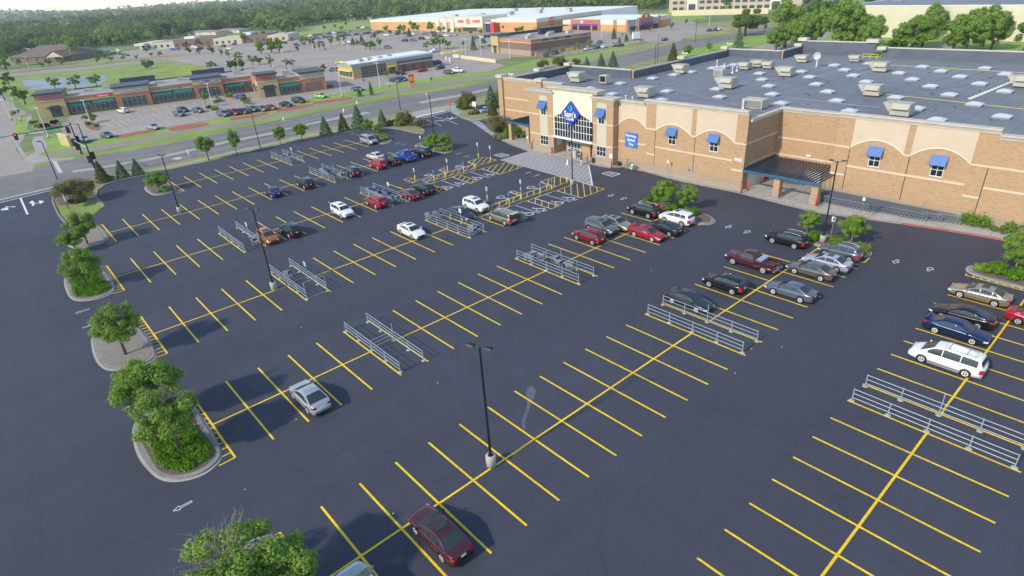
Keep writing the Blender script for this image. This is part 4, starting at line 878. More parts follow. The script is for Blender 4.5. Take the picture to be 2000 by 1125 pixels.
def interp(tab, x):
    T = sorted(tab); 
    if x <= T[0][0]: return T[0][1]
    for (a, b), (c, d) in zip(T[:-1], T[1:]):
        if x <= c: return b+(d-b)*(x-a)/(c-a)
    return T[-1][1]
def carparts(style, paint, opt=()):
    """list of (name, MB, material, parent key, key)"""
    S = ST[style]; L, W, H, wb, r, zb0 = (S[k] for k in ('L', 'W', 'H', 'wb', 'r', 'zb')); hw = W/2; out = []
    belt = lambda x: interp(S['top'], x); roof = lambda x: interp(S['gh'], x)
    gx1, gx0 = S['gh'][0][0], S['gh'][-1][0]
    def wid(x):
        e = max(0, abs(x)/(L/2)-.55)/.45; return hw*(1-.17*e**2.6-.04*e)
    # --- lower body
    xs = set(np.round(np.linspace(-L/2, L/2, 30), 3))
    for wx in (wb/2, -wb/2):
        for k in range(11): xs.add(round(wx+(r+.055)*math.cos(math.pi*k/10), 3))
        xs.add(round(wx-r-.09, 3)); xs.add(round(wx+r+.09, 3))
    for a, b in S['top']: xs.add(a)
    xs = sorted(x for x in xs if abs(x) <= L/2)
    b = MB(); b.smooth = True; rings = []
    for x in xs:
        zt = belt(x); w_ = wid(x); e = max(0, abs(x)/(L/2)-.93)/.07; zb = zb0+.10*e
        for wx in (wb/2, -wb/2):
            d = (r+.055)**2-(x-wx)**2
            if d > 0: zb = max(zb, r+math.sqrt(d)*.98-.02)
        zb = min(zb, zt-.14); sh = max(zt-.13, zb+.05); mid = zb+(sh-zb)*.45; i_ = w_-.22
        H_ = [(i_, zb+.02), (w_*.955, zb), (w_*.99, mid), (w_*1.0, sh-.02), (w_*.955, zt-.045), (w_*.86, zt-.008), (w_*.45, zt+.012)]
        rings.append([(x, y, z) for y, z in H_]+[(x, 0, zt+.02)]+[(x, -y, z) for y, z in H_[::-1]])
    n = len(rings[0]); vs = [p for rg in rings for p in rg]; fs = []
    for i in range(len(rings)-1):
        for k in range(n): k2 = (k+1) % n; fs.append((i*n+k, i*n+k2, (i+1)*n+k2, (i+1)*n+k))
    fs.append(tuple(range(n))); fs.append(tuple((len(rings)-1)*n+k for k in range(n))[::-1]); b.add(vs, fs)
    # --- cabin shell, same part as the body
    wbt = hw*.905; wtp = hw*.70; zr = H
    def gw(z, zbelt): return wbt+(wtp-wbt)*min(1, max(0, (z-zbelt)/(zr-zbelt)))**1.15
    gs = sorted(set(np.round(np.linspace(gx0, gx1, 22), 3)) | {g[0] for g in S['gh']}); vs = []; fs = []
    for x in gs:
        zt = max(roof(x), belt(x)+.012); zb = belt(x)-.06; w1 = gw(zt, belt(x)); wm_ = gw((zt+belt(x))/2, belt(x))
        H_ = [(min(wbt, wid(x)*.93), zb), (min(wm_, wid(x)*.93), (zt+belt(x))/2), (min(w1, wid(x)*.9), zt-.04 if zt > belt(x)+.1 else zt), (w1*.86, zt), (w1*.4, zt+.022)]
        vs += [(x, y, z) for y, z in H_]+[(x, 0, zt+.028)]+[(x, -y, z) for y, z in H_[::-1]]
    n = 11
    for i in range(len(gs)-1):
        for k in range(n-1): fs.append((i*n+k, i*n+k+1, (i+1)*n+k+1, (i+1)*n+k))
    fs.append(tuple(range(n))); fs.append(tuple((len(gs)-1)*n+k for k in range(n))[::-1]); b.add(vs, fs)
    if style == 'pickup':
        b.smooth = False; y = hw-.03
        for s in (1, -1): b.box(-2.83, -.70, min(s*y, s*(y-.10)), max(s*y, s*(y-.10)), .78, 1.24)
        b.box(-2.85, -2.77, -hw+.05, hw-.05, .6, 1.24)
    out.append(('body', b, paint, None, 'body'))
    # --- glass
    def pane(xa, xb, name, f=.93):
        g = MB(); g.smooth = True; vs = []; fs = []; N = 6; M = 6
        for i in range(N+1):
            x = xa+(xb-xa)*i/N; zt = roof(x); w1 = gw(zt, belt(x))*f
            s = (roof(x+.02)-roof(x-.02))/.04; nn = Vector((-s, 0, 1)).normalized()*.014
            for k in range(M+1): u = -1+2*k/M; vs.append((x+nn.x, u*w1, zt+.028*(1-abs(u)**2.2)+nn.z-.005))
        for i in range(N):
            for k in range(M): a = i*(M+1)+k; fs.append((a, a+1, a+M+2, a+M+1))
        g.add(vs, fs); out.append((name, g, m_cglass, None, name))
    G_ = S['gh']; pane(G_[0][0]-.10, G_[1][0]+.06, 'windshield', .9)
    if style == 'pickup': pane(G_[-1][0]+.06, G_[-2][0]-.08, 'rear_window', .85)
    else: pane(G_[-1][0]+(.06 if 'open' not in opt else .3), G_[-2][0]-.05, 'rear_window', .88)
    for s in (1, -1):
        for xa, xb in S['win']:
            g = MB(); vs = []; fs = []; N = 8; c = 0
            for i in range(N+1):
                x = xa+(xb-xa)*i/N; zt = roof(x)-.085; zb = belt(x)+.035
                if zt < zb+.015: zt = zb+.015
                for q in (0, .5, 1): z = zb+(zt-zb)*q; vs.append((x, s*(gw(z, belt(x))+.012), z))
            for i in range(N):
                for q in (0, 1): a = i*3+q; fs.append((a, a+1, a+4, a+3))
            g.add(vs, fs); out.append(('side_window', g, m_cglass, None, 'sw'))
    # --- wheels
    for sx in (1, -1):
        for s in (1, -1):
            t = MB(); y0 = s*(hw-.225); y1 = s*(hw-.02); t.smooth = True
            t.lathe([(r*.6, y0), (r*.93, y0), (r, y0+s*.03), (r, y1-s*.03), (r*.93, y1), (r*.66, y1)], 18, (sx*wb/2, 0, r), 'y'); k = 'w%d%d' % (sx, s)
            out.append(('wheel', t, m_tyre, None, k))
            g = MB(); yy = y1+s*.006; 
            g.lathe([(r*.66, yy-s*.02), (r*.66, yy), (r*.60, yy+s*.004), (r*.22, yy-s*.012), (r*.12, yy+s*.008)], 16, (sx*wb/2, 0, r), 'y')
            rm = m_rimw if 'hub' in opt else m_rim
            if 'far' not in opt:
                g.m = 1
                for q in range(6):
                    a = q*math.pi/3; c1 = (sx*wb/2+r*.42*math.cos(a), yy-s*.004, r+r*.42*math.sin(a)); g.lathe([(r*.12, 0), (r*.12, s*.016)], 6, c1, 'y')
                rm = [rm, m_trim]
            out.append(('rim', g, rm, k, 'rim'))
    u = MB(); u.box(-L/2+.25, L/2-.25, -hw+.26, hw-.26, zb0-.02, zb0+.30); out.append(('underbody', u, m_trim, None, 'ub'))
    # --- lamps, plates, mirrors
    xf = L/2; zf = interp(S['top'], xf-.12)
    for s in (1, -1):
        g = MB(); xq = [xf+.02, xf+.015, xf-.03, xf-.30]; yq = [wid(xf)*.60, wid(xf)*.96, wid(xf)*1.035, wid(xf-.3)*1.012]
        g.add([(x, s*y, z) for x, y in zip(xq, yq) for z in (zf-.20, zf-.05)], [(0,1,3,2),(2,3,5,4),(4,5,7,6)]); out.append(('headlight', g, m_lamp, None, 'hl'))
        g = MB(); zt = interp(S['top'], -xf+.12); hi = .42 if style in ('suv', 'cross', 'van', 'truckcap') else .18; z1 = zt-.05 if style != 'pickup' else 1.15
        if style == 'pickup': hi = .35
        g.add([(-x, s*y, z) for x, y in zip([xf+.02, xf+.015, xf-.03, xf-.24], [wid(xf)*.64, wid(xf)*.96, wid(xf)*1.035, wid(xf-.24)*1.012]) for z in (z1-hi, z1)], [(0,1,3,2),(2,3,5,4),(4,5,7,6)]); out.append(('tail_light', g, m_tail, None, 'tl'))
        g = MB(); xm = G_[0][0]-.28; g.taper(xm-.07, xm+.07, s*(hw-.02) if s > 0 else -hw-.16, s*(hw+.16) if s > 0 else -hw+.02, belt(xm)+.0, belt(xm)+.15, .02); out.append(('mirror', g, paint, None, 'mi'))
    g = MB(); g.box(xf-.03, xf+.012, -.45, .45, zf-.30, zf-.12); out.append(('grille', g, m_trim, None, 'gr'))
    g = MB(); g.box(-xf-.018, -xf+.03, -.17, .17, .78 if 'suv' in style else .72, .92 if 'suv' in style else .86); out.append(('licence_plate', g, m_plate, None, 'lp'))
    g = MB(); g.box(xf-.04, xf+.006, -hw*.70, hw*.70, zb0+.08, zb0+.20); out.append(('bumper_trim', g, m_trim, None, 'bt')); g = MB(); g.box(-xf-.008, -xf+.05, -hw*.72, hw*.72, zb0+.08, zb0+.20); out.append(('bumper_trim', g, m_trim, None, 'bt'))
    if 'sunroof' in opt:
        g = MB(); xa = G_[1][0]-.35; g.box(xa-.55, xa, -.40, .40, roof(xa-.3)+.022, roof(xa-.3)+.046); out.append(('sunroof', g, m_cglass, None, 'sr'))
    if 'rails' in opt:
        for s in (1, -1):
            g = MB(); y = s*wtp*.90; xs_ = np.linspace(G_[1][0]-.3, G_[-2][0]+.15, 6); g.tube([(float(x), y, roof(float(x))+(.03 if k in (0, 5) else .075)) for k, x in enumerate(xs_)], .025, 6); out.append(('roof_rail', g, m_rail, None, 'rr'))
    if 'bars' in opt:
        g = MB()
        for x in (0.0, -1.2): g.box(x-.03, x+.03, -.68, .68, roof(x)+.06, roof(x)+.10)
        for k in range(9): y = -.55+k*.1375; g.box(-1.9, .3, y-.012, y+.012, roof(-1)+.03, roof(-1)+.055)
        out.append(('roof_rack', g, m_rail, None, 'rk'))
    if 'spoiler' in opt:
        g = MB(); g.box(-xf+.05, -xf+.28, -.66, .66, belt(-xf+.2)+.14, belt(-xf+.2)+.18); g.box(-xf+.10, -xf+.22, -.62, -.57, belt(-xf+.2)-.02, belt(-xf+.2)+.14); g.box(-xf+.10, -xf+.22, .57, .62, belt(-xf+.2)-.02, belt(-xf+.2)+.14); out.append(('spoiler', g, paint, None, 'sp'))
    if 'lowtrim' in opt:
        for s in (1, -1):
            g = MB(); g.box(-wb/2+r+.07, wb/2-r-.07, min(s*(hw-.06), s*(hw+.008)), max(s*(hw-.06), s*(hw+.008)), zb0-.02, zb0+.24); out.append(('side_sill', g, mat('silver grey sill', (.25, .25, .26), .5, .3), None, 'ss'))
        g = MB(); g.box(-xf-.012, -xf+.12, -hw*.84, hw*.84, zb0+.02, zb0+.30); out.append(('bumper', g, mat('silver grey sill', (.25, .25, .26), .5, .3), None, 'bp'))
    if 'chrome' in opt:
        g = MB(); g.box(-xf-.16, -xf+.02, -hw*.9, hw*.9, .48, .64); out.append(('rear_bumper', g, m_rail, None, 'rb'))
        g = MB(); g.box(-2.0+.9-.35, -.78, -.82, .82, .95, 1.36); out.append(('tool_box', g, m_rail, None, 'tb'))
    if style == 'pickup':
        g = MB(); g.box(-2.76, -.74, -hw+.14, hw-.14, .825, .86); out.append(('bed_floor', g, mat('bed liner', (.07, .05, .05), .9, var=.4, scale=3), None, 'bf'))
    if 'flag' in opt:
        g = MB(); g.tube([(-1.9, -.2, 1.62), (-1.9, -.2, 1.85)], .012, 5); g.box(-2.05, -1.78, -.28, -.02, 1.72, 1.86); out.append(('orange_flag', g, mat('orange flag', (.9, .15, .03), .7, var=.05), None, 'fl'))
    if 'open' in opt:
        g = MB(); zt = 1.72; g.add([(-2.15, y, zt) for y in (-.78, .78)]+[(-3.15, y, zt+.14) for y in (-.72, .72)]+[(-2.15, y, zt-.07) for y in (-.78, .78)]+[(-3.15, y, zt+.06) for y in (-.72, .72)], [(0,1,3,2),(4,6,7,5),(0,2,6,4),(1,5,7,3),(2,3,7,6),(0,4,5,1)]); out.append(('liftgate', g, paint, None, 'lg'))
        g = MB(); g.box(-2.556, -1.9, -.74, .74, .60, 1.58); out.append(('cargo_space', g, mat('brown cargo clutter', (.09, .055, .04), .9, var=.7, scale=5), None, 'cg'))
    return out
def paint(name, col, metal=.35, rough=.32, coat=.35):
    return mat(name+' car paint', col, rough, metal, var=.03, coat=coat, spec=.5)
PT = dict(white=((.78,.78,.77), 0), silver=((.40,.41,.42), .4), grey=((.20,.20,.21), .6), dark=((.045,.05,.058), .5), black=((.012,.012,.015), .2), navy=((.018,.035,.10), .5), blue=((.02,.09,.45), .4), red=((.42,.018,.03), .3),
          dred=((.22,.015,.028), .4), maroon=((.085,.022,.030), .4), gold=((.42,.36,.27), .6), tan=((.36,.31,.21), .6), orange=((.50,.16,.035), .5), teal=((.05,.11,.13), .5), lav=((.46,.48,.56), .4), taupe=((.19,.17,.15), .6), cream=((.66,.62,.52), .2), green=((.30,.62,.10), .1), sblue=((.12,.17,.23), .6), dgreen=((.012,.035,.032), .4), steel=((.13,.16,.20), .45), violet=((.035,.03,.17), .5))
def pm(c): return paint(c, PT[c][0], PT[c][1], .24 if PT[c][1] > 0 else .34)
CARC = {}
def car(x, y, rz, style, colr, label, opt=(), group=None, cat='car', name='parked_car'):
    key = (style, colr, tuple(opt))
    if key in CARC: t = dup(CARC[key], (x, y, .018), rz, label, group); t['category'] = cat; return t
    t = empty(name, (x, y, .018), rz, label, cat, group); K = {}
    for nm, mb_, mm, par, k in carparts(style, pm(colr), opt):
        o = mb_.build(nm, mm, K[par] if par else t); K[k] = o
    CARC[key] = t; return t
FARC = {}
def farcar(px, py, style, colr, label, rz, group, z=.7):
    p = G(px, py, z); key = (style, colr)
    if key not in FARC:
        M_ = MB(); ms = []
        for nm, mb_, mm, par, k in carparts(style, pm(colr), ('far',)):
            if mm not in ms: ms.append(mm)
            o_ = len(M_.v); M_.v += mb_.v; M_.f += [tuple(o_+i for i in f) for f in mb_.f]; M_.mi += [ms.index(mm)]*len(mb_.f); M_.sm += mb_.sm
        o = M_.build('parked_car', ms, None); FARC[key] = o
    else: o = FARC[key].copy(); COL.objects.link(o)
    o.location = (p.x, p.y, .02); o.rotation_euler = (0, 0, rz); return tag(o, label, 'car', group)
N90 = math.pi/2
GR = 'cars parked in the big dark lot'
def pc(px, py, d, style, colr, label, opt=(), jit=0.0, z=.72, cat='car', name='parked_car', dx=0, dy=0):
    p = G(px, py, z); return car(p.x+dx, p.y+dy, d*N90+math.radians(jit), style, colr, label, opt, GR, cat, name)
U_, D_N = 1, -1
pc(1915, 571, U_, 'sedan', 'gold', 'pale gold sedan with a sunroof, nearest the planted island at the right edge', ('sunroof', 'hub'))
pc(1881, 613, U_, 'fast', 'black', 'black sedan between the pale gold sedan and the navy sedan')
pc(1870, 641, D_N, 'sedan', 'navy', 'navy blue sedan with a rear spoiler, next to the white minivan', ('spoiler', 'hub'))
pc(1851, 698, U_, 'van', 'white', 'white minivan with grey lower sills and a roof rack', ('bars', 'lowtrim', 'hub'), cat='van')
pc(2034, 624, D_N, 'sedan', 'red', 'red car cut off by the right edge of the picture')
pc(1537, 466, U_, 'suv', 'black', 'black estate with silver roof rails beside the island with two trees', ('rails',))
pc(1469, 509, U_, 'pickup', 'maroon', 'maroon pickup truck with a silver tool box in its bed', ('chrome',), cat='pickup truck', name='pickup_truck')
pc(1416, 551, U_, 'cross', 'black', 'black crossover between the maroon pickup and the cart corral')
pc(1346, 584, D_N, 'sedan', 'dark', 'dark grey sedan parked right behind the cart corral rails', ('hub',))
pc(1642, 490, U_, 'cross', 'steel', 'blue grey crossover with bright roof rails against the island', ('rails',))
pc(1616, 509, U_, 'sedan', 'lav', 'pale lavender silver sedan with a small sunroof', ('sunroof',))
pc(1585, 525, U_, 'sedan', 'taupe', 'brownish grey sedan beside the pale silver sedan with a sunroof', ('hub',))
pc(1545, 565, U_, 'sedan', 'steel', 'slate blue sedan standing alone below the brownish grey sedan', ('hub',))
pc(1258, 410, U_, 'suv', 'black', 'black sport utility vehicle with a silver rail and an orange flag', ('rails', 'flag'))
pc(1322, 425, U_, 'suv', 'white', 'white sport utility vehicle with a sunroof beside the planted island', ('sunroof', 'rails'))
pc(1297, 443, U_, 'sedan', 'dgreen', 'very dark green sedan between the white utility vehicle and the red sedan')
pc(1264, 453, D_N, 'sedan', 'red', 'bright red sedan with a spoiler and a sunroof', ('spoiler', 'sunroof', 'hub'))
pc(1203, 434, D_N, 'sedan', 'gold', 'champagne sedan with a dark sunroof behind the grey crossover', ('sunroof',))
pc(1174, 442, D_N, 'suv', 'grey', 'grey crossover between the champagne sedan and the dark red crossover', ('sunroof',))
pc(1150, 460, U_, 'cross', 'dred', 'dark red crossover nearest the cart corral, tail lights facing right')
pc(604, 771, U_, 'fast', 'silver', 'silver sedan parked alone in the middle left of the lot', ('hub',))
pc(803, 449, D_N, 'fast', 'white', 'white sedan with a sunroof standing alone left of a cart corral', ('sunroof',))
pc(900, 416, D_N, 'sedan', 'dark', 'charcoal sedan behind the cart corral rails, next to the white utility vehicle')
pc(929, 400, D_N, 'suv', 'white', 'white utility vehicle between the charcoal sedan and the striped walkway', ('sunroof', 'rails'), dy=.0)
pc(981, 422, U_, 'van', 'tan', 'tan minivan with its rear liftgate open and a person loading', ('open', 'hub'), cat='van')
pc(522, 461, D_N, 'cross', 'orange', 'copper orange crossover beside the cart corral', ('sunroof',))
pc(567, 448, U_, 'suv', 'black', 'black utility vehicle right of the copper orange crossover', ('hub',))
pc(668, 411, D_N, 'suv', 'white', 'white crossover alone in its stall left of the red utility vehicle', ('sunroof', 'hub'))
pc(734, 393, U_, 'suv', 'red', 'bright red utility vehicle in front of the full cart corral', ('hub',))
pc(799, 378, U_, 'fast', 'dred', 'dark red sedan between a cart corral and a black utility vehicle', ('hub',))
pc(827, 368, U_, 'suv', 'dgreen', 'big dark utility vehicle at the left end of the striped walkway', ('hub',))
pc(533, 373, U_, 'sedan', 'violet', 'violet blue sedan alone in the upper left part of the lot', ('hub',))
pc(596, 357, U_, 'suv', 'black', 'black utility vehicle in the stall right of the violet blue sedan', ('hub',))
pc(686, 335, U_, 'suv', 'dark', 'charcoal utility vehicle right of the upper cart corral', ('hub',))
pc(733, 304, U_, 'sedan', 'cream', 'cream sedan behind the small red utility vehicle', ('hub',))
pc(738, 320, U_, 'suv', 'red', 'small red utility vehicle in front of the cream sedan', ('hub',))
pc(767, 313, U_, 'cross', 'black', 'black crossover between the small red vehicle and the blue pickup', ('hub',))
pc(793, 305, U_, 'pickup', 'blue', 'bright blue pickup truck with an open bed', (), cat='pickup truck', name='pickup_truck')
pc(823, 297, U_, 'truckcap', 'black', 'black pickup truck with a bed cap beside the round shrub island', (), cat='pickup truck', name='pickup_truck')
pc(720, 273, D_N, 'van', 'silver', 'silver minivan at the end of the uppermost row', ('hub',), cat='van')
pc(858, 1038, U_, 'sedan', 'maroon', 'dusty maroon sedan with a sunroof at the bottom of the picture', ('sunroof', 'hub'))
pc(716, 1160, U_, 'fast', 'silver', 'silver car cut off by the bottom edge, only its front showing', ('hub',))
p = G(941, 210, .7); car(p.x, p.y, N90*.1, 'sedan', 'navy', 'navy blue car half hidden by trees left of the store', (), 'cars in the side lane left of the store')
p = G(950, 214, .7); car(p.x, p.y, N90*.1, 'sedan', 'lav', 'pale lilac car beside the navy car left of the store', (), 'cars in the side lane left of the store')
# ---- strip mall cars
GS = 'cars parked in front of the strip mall'
sa = math.atan2(G(400, 207, 0).y-G(250, 238, 0).y, G(400, 207, 0).x-G(250, 238, 0).x)   # direction of the rows
for a, b, stl, c_, fl, lb in [(240, 216, 'suv', 'white', 1, 'white utility vehicle at the strip mall shopfront'), (299, 247, 'sedan', 'silver', -1, 'silver sedan by the red mulch beds of the strip mall'), (208, 263, 'sedan', 'sblue', -1, 'blue grey sedan at the near edge of the strip mall lot'),
        (164, 271, 'sedan', 'silver', -1, 'silver sedan half hidden behind the traffic signals'), (350, 222, 'suv', 'steel', -1, 'grey utility vehicle in the middle strip mall row'), (357, 214, 'cross', 'dark', -1, 'dark car just behind the grey one in the strip mall row'), (387, 215, 'cross', 'steel', -1, 'slate car right of the two dark cars in the strip mall row'),
        (469, 189, 'suv', 'blue', 1, 'bright blue utility vehicle beside the corner tower shop'), (436, 222, 'suv', 'steel', -1, 'first car of the front strip mall row, grey'), (456, 219, 'van', 'dred', -1, 'dark red van, second in the front strip mall row'), (475, 217, 'cross', 'dark', -1, 'dark crossover, third in the front strip mall row'),
        (492, 213, 'suv', 'grey', -1, 'grey utility vehicle, fourth in the front strip mall row'), (511, 212, 'cross', 'steel', -1, 'slate crossover, fifth in the front strip mall row'), (528, 209, 'sedan', 'red', -1, 'red sedan at the right end of the front strip mall row'),
        (558, 203, 'sedan', 'black', -1, 'black sedan right of the red sedan at the strip mall'), (583, 196, 'van', 'dark', -1, 'dark van between the black sedan and the lime green car'), (626, 187, 'cross', 'green', -1, 'lime green boxy car at the right end of the strip mall lot'),
        (420, 193, 'sedan', 'silver', 1, 'pale car partly hidden by a tree at the strip mall shopfront'), (698, 173, 'sedan', 'sblue', -1, 'blue grey sedan on the lawn side left of the restaurant'),
        (771, 157, 'cross', 'teal', -1, 'teal crossover in front of the restaurant sign'), (785, 154, 'cross', 'navy', -1, 'navy crossover right of the teal one by the restaurant sign'), (652, 136, 'suv', 'steel', 1, 'dark blue vehicle left of the restaurant'),
        (780, 142, 'suv', 'black', 1, 'black utility vehicle in the drive beside the restaurant'), (825, 136, 'sedan', 'red', 0, 'red car in the drive beside the restaurant'), (860, 131, 'cross', 'dark', 0, 'dark crossover in the drive at the restaurant corner'),
        (877, 141, 'suv', 'taupe', -1, 'brownish car beside the white pickup at the restaurant'), (893, 138, 'pickup', 'white', -1, 'white pickup truck at the right end of the restaurant lot'), (849, 99, 'pickup', 'white', 0, 'white pickup truck behind the restaurant'), (853, 122, 'van', 'black', 0, 'dark van at the drive through lane')]:
    p = G(a, b, .7); car(p.x, p.y, sa+N90*fl, stl, c_, lb, (), GS, 'pickup truck' if stl == 'pickup' else 'car')
# ---- cars on and beyond the road, far lots
GF = 'cars in the distant shopping centre lots'
far = []
def F(lst): far.extend(lst)
F([(757,92,'suv','steel'),(790,79,'suv','dark'),(807,78,'cross','steel'),(822,75,'suv','dark'),(834,74,'sedan','white'),(625,82,'sedan','dark'),(579,87,'cross','dark'),(555,83,'sedan','navy'),(544,79,'sedan','red'),(516,85,'sedan','dark'),(462,83,'sedan','white'),(457,86,'cross','maroon'),(448,94,'sedan','white'),(436,90,'suv','black'),
   (383,92,'cross','white'),(393,94,'suv','steel'),(337,96,'sedan','blue'),(347,95,'cross','steel'),(378,91,'sedan','white'),(282,96,'sedan','silver'),(416,126,'cross','dark'),(445,124,'sedan','lav'),
   (213,105,'sedan','red'),(222,104,'suv','black'),(234,105,'cross','navy'),(242,106,'sedan','dark'),(232,98,'van','white'),(247,107,'sedan','grey')])
F([(618+i*8.6, 74-i*.85, ['suv','sedan','cross','suv','sedan'][i % 5], ['dark','silver','navy','steel','white','dark','blue','teal','lav'][i % 9]) for i in range(15)])
F([(606+i*9.2, 69.5-i*1.0, ['sedan','cross','suv'][i % 3], ['white','dark','steel','silver','navy'][i % 5]) for i in range(9)])
F([(700+i*9.0, 53.5+i*.35, ['sedan','suv','cross'][i % 3], ['maroon','white','red','silver'][i % 4]) for i in range(6)])
F([(722,64,'suv','teal'),(733,64,'van','teal'),(744,62,'suv','dark'),(727,71,'sedan','red'),(756,68,'sedan','white'),(770,66,'cross','silver'),(792,65,'sedan','maroon'),(806,66,'sedan','white'),(830,66,'sedan','grey'),(846,64,'cross','dark'),(850,70,'suv','navy'),(857,70,'sedan','dark'),(873,69,'cross','white'),(886,68,'sedan','silver'),(684,81,'sedan','white'),(698,80,'van','white'),(676,84,'sedan','white'),
   (929,74,'cross','teal'),(938,72,'sedan','white'),(949,71,'cross','navy'),(958,70,'sedan','silver'),(974,73,'sedan','white'),(970,89,'sedan','dark'),(566,78,'sedan','red'),(571,76,'cross','lav'),(608,82,'sedan','dark')])
F([(1084,103,'cross','steel'),(1147,95,'sedan','white'),(1165,92,'sedan','teal'),(1181,90,'sedan','white'),(1200,87,'suv','silver'),(1212,87,'sedan','dark'),(1171,82,'sedan','grey'),(1298,76,'suv','dgreen'),(1576,62,'sedan','lav'),(1405,56,'sedan','white'),(1398,57,'sedan','dark'),(1386,58,'sedan','dark')])
F([(1362+i*9.5, 15.5+i*.02, ['sedan','suv','cross'][i % 3], ['white','silver','dark','navy','dark'][i % 5]) for i in range(4)]+[(1440,15,'sedan','maroon'),(1460,15,'sedan','silver'),(1468,15,'cross','dark'),(1496,14,'sedan','white'),(1505,14,'suv','dark'),(1280,17,'sedan','red'),(1290,17,'suv','dark'),(1543,14,'sedan','dark'),(1550,14,'sedan','navy')])
cname = dict(white='white', silver='silver', grey='grey', dark='charcoal', black='black', navy='navy', blue='blue', red='red', maroon='maroon', teal='teal', lav='pale lilac', steel='slate', dgreen='dark green')
zones = [('near the long dark office row', lambda a, b: a < 480), ('in the shopping centre lot', lambda a, b: a < 640), ('in the lot behind the restaurant', lambda a, b: a < 900), ('in the lot before the supermarket door', lambda a, b: a < 1060), ('behind the low brick retail block', lambda a, b: a < 1230), ('near the hillside office block', lambda a, b: True)]
zn = {}
for k, (a, b, s_, c_) in enumerate(far):
    for z_, f_ in zones:
        if f_(a, b): zn.setdefault((z_, c_), []).append((a, k)); break
wz = {}
for (z_, c_), l in zn.items():
    l.sort()
    for i, (a, k) in enumerate(l): wz[k] = ('only %s car %s' % (cname[c_], z_)) if len(l) == 1 else '%s %s car from the left %s' % (nth(i), cname[c_], z_)
for k, (a, b, s_, c_) in enumerate(far):
    rz = sa+N90 if a < 1060 else sa; farcar(a, b, s_, c_, wz[k][:118], rz+(0 if k % 2 else math.pi), GF)
# ------------------------------------------------------------------ planted islands
def inset(P, d):
    n = len(P); c = sum(P, Vector((0, 0, 0)))/n; out = []
    for p in P:
        v = c-p; out.append(p+v.normalized()*min(d, v.length*.6))
    return out
def smooth_poly(P, it=2):
    for _ in range(it):
        Q = []
        for a, b in zip(P, P[1:]+P[:1]): Q += [a.lerp(b, .25), a.lerp(b, .75)]
        P = Q
    return P
def island(P, fill, grade=.15, fw=.42):
    P = smooth_poly(P); mb = MB(); mb.prism(P, -.1, grade); struct('kerb', mb, m_kerb)
    mb = MB(); mb.prism(inset(P, -.22) if False else [p+(p-sum(P, Vector())/len(P)).normalized()*.22 for p in P], -.1, .03); struct('gutter', mb, m_conc)
    mb = MB(); Q = inset(P, fw); mb.prism(Q, -.1, grade+.02); struct('planting_bed', mb, fill)
    return Q
I_C = P2([(262,850),(264,830),(280,812),(310,795),(355,779),(372,783),(395,825),(422,865),(432,888),(425,903),(395,928),(345,940),(312,934),(292,915),(272,885)])
off_ = LP('B', -1)-LP('C', -1); I_B = [p+off_ for p in I_C]
I_D = P2([(180,668),(182,660),(200,650),(235,634),(253,629),(264,634),(285,660),(302,686),(303,698),(288,710),(250,722),(216,723),(202,718),(190,702)])
I_E = P2([(128,552),(127,544),(140,538),(170,526),(192,520),(200,526),(212,542),(224,562),(222,572),(190,584),(160,588),(138,584)])
I_F = P2([(128,462),(135,455),(165,446),(190,441),(200,448),(210,462),(211,468),(192,478),(160,485),(140,484),(132,476)])
I_G = P2([(282,367),(288,361),(305,356),(326,357),(343,367),(340,373),(320,380),(300,382),(289,375)])
bedB = island(I_B, m_rock); bedC = island(I_C, m_mulch); bedD = island(I_D, m_rock); bedE = island(I_E, m_mulch); bedF = island(I_F, m_rock); island(I_G, m_mulch)
island(P2([(808,285),(818,281),(835,277),(858,277),(880,285),(885,292),(880,297),(866,300),(850,297),(828,291)]), m_mulch)
island(P2([(1247,396),(1258,391),(1275,391),(1320,400),(1382,420),(1395,429),(1393,436),(1380,439),(1360,437),(1320,424),(1255,405)]), m_mulch)
island(P2([(1575,460),(1590,455),(1616,461),(1664,473),(1692,484),(1700,492),(1697,499),(1684,502),(1655,495),(1604,482),(1578,472)]), m_mulch)
island(P2([(1889,528),(1894,521),(1911,519),(1950,524),(2010,535),(2110,556),(2110,592),(2000,564),(1950,551),(1900,537)]), m_mulch)
island(P2([(718,262),(735,261),(758,268),(766,275),(758,280),(742,282),(730,276)]), m_mulch)
sheet('planting_bed', [(108,392),(120,380),(150,372),(185,376),(192,383),(165,392),(135,400),(115,402)], .022, m_mulch)
sheet('lawn', [(114,404),(135,402),(168,394),(192,386),(200,394),(205,402),(180,418),(150,430),(130,432),(120,420)], .026, m_grass)
sheet('planting_bed', [(700,243),(760,240),(800,236),(815,240),(800,250),(760,246),(716,248)], .022, m_dry)
sheet('planting_bed', [(946,246),(960,240),(1010,232),(1030,238),(1024,255),(1010,268),(990,272),(966,262)], .155, m_mulch)
sheet('planting_bed', [(895,226),(918,200),(940,196),(975,205),(985,226),(950,234),(920,234)], .15, m_dry)
raised('planting_bed', [(1884,434),(1920,430),(2010,446),(2060,452),(2060,470),(2010,464),(1960,453),(1920,444)], .2, m_dry)
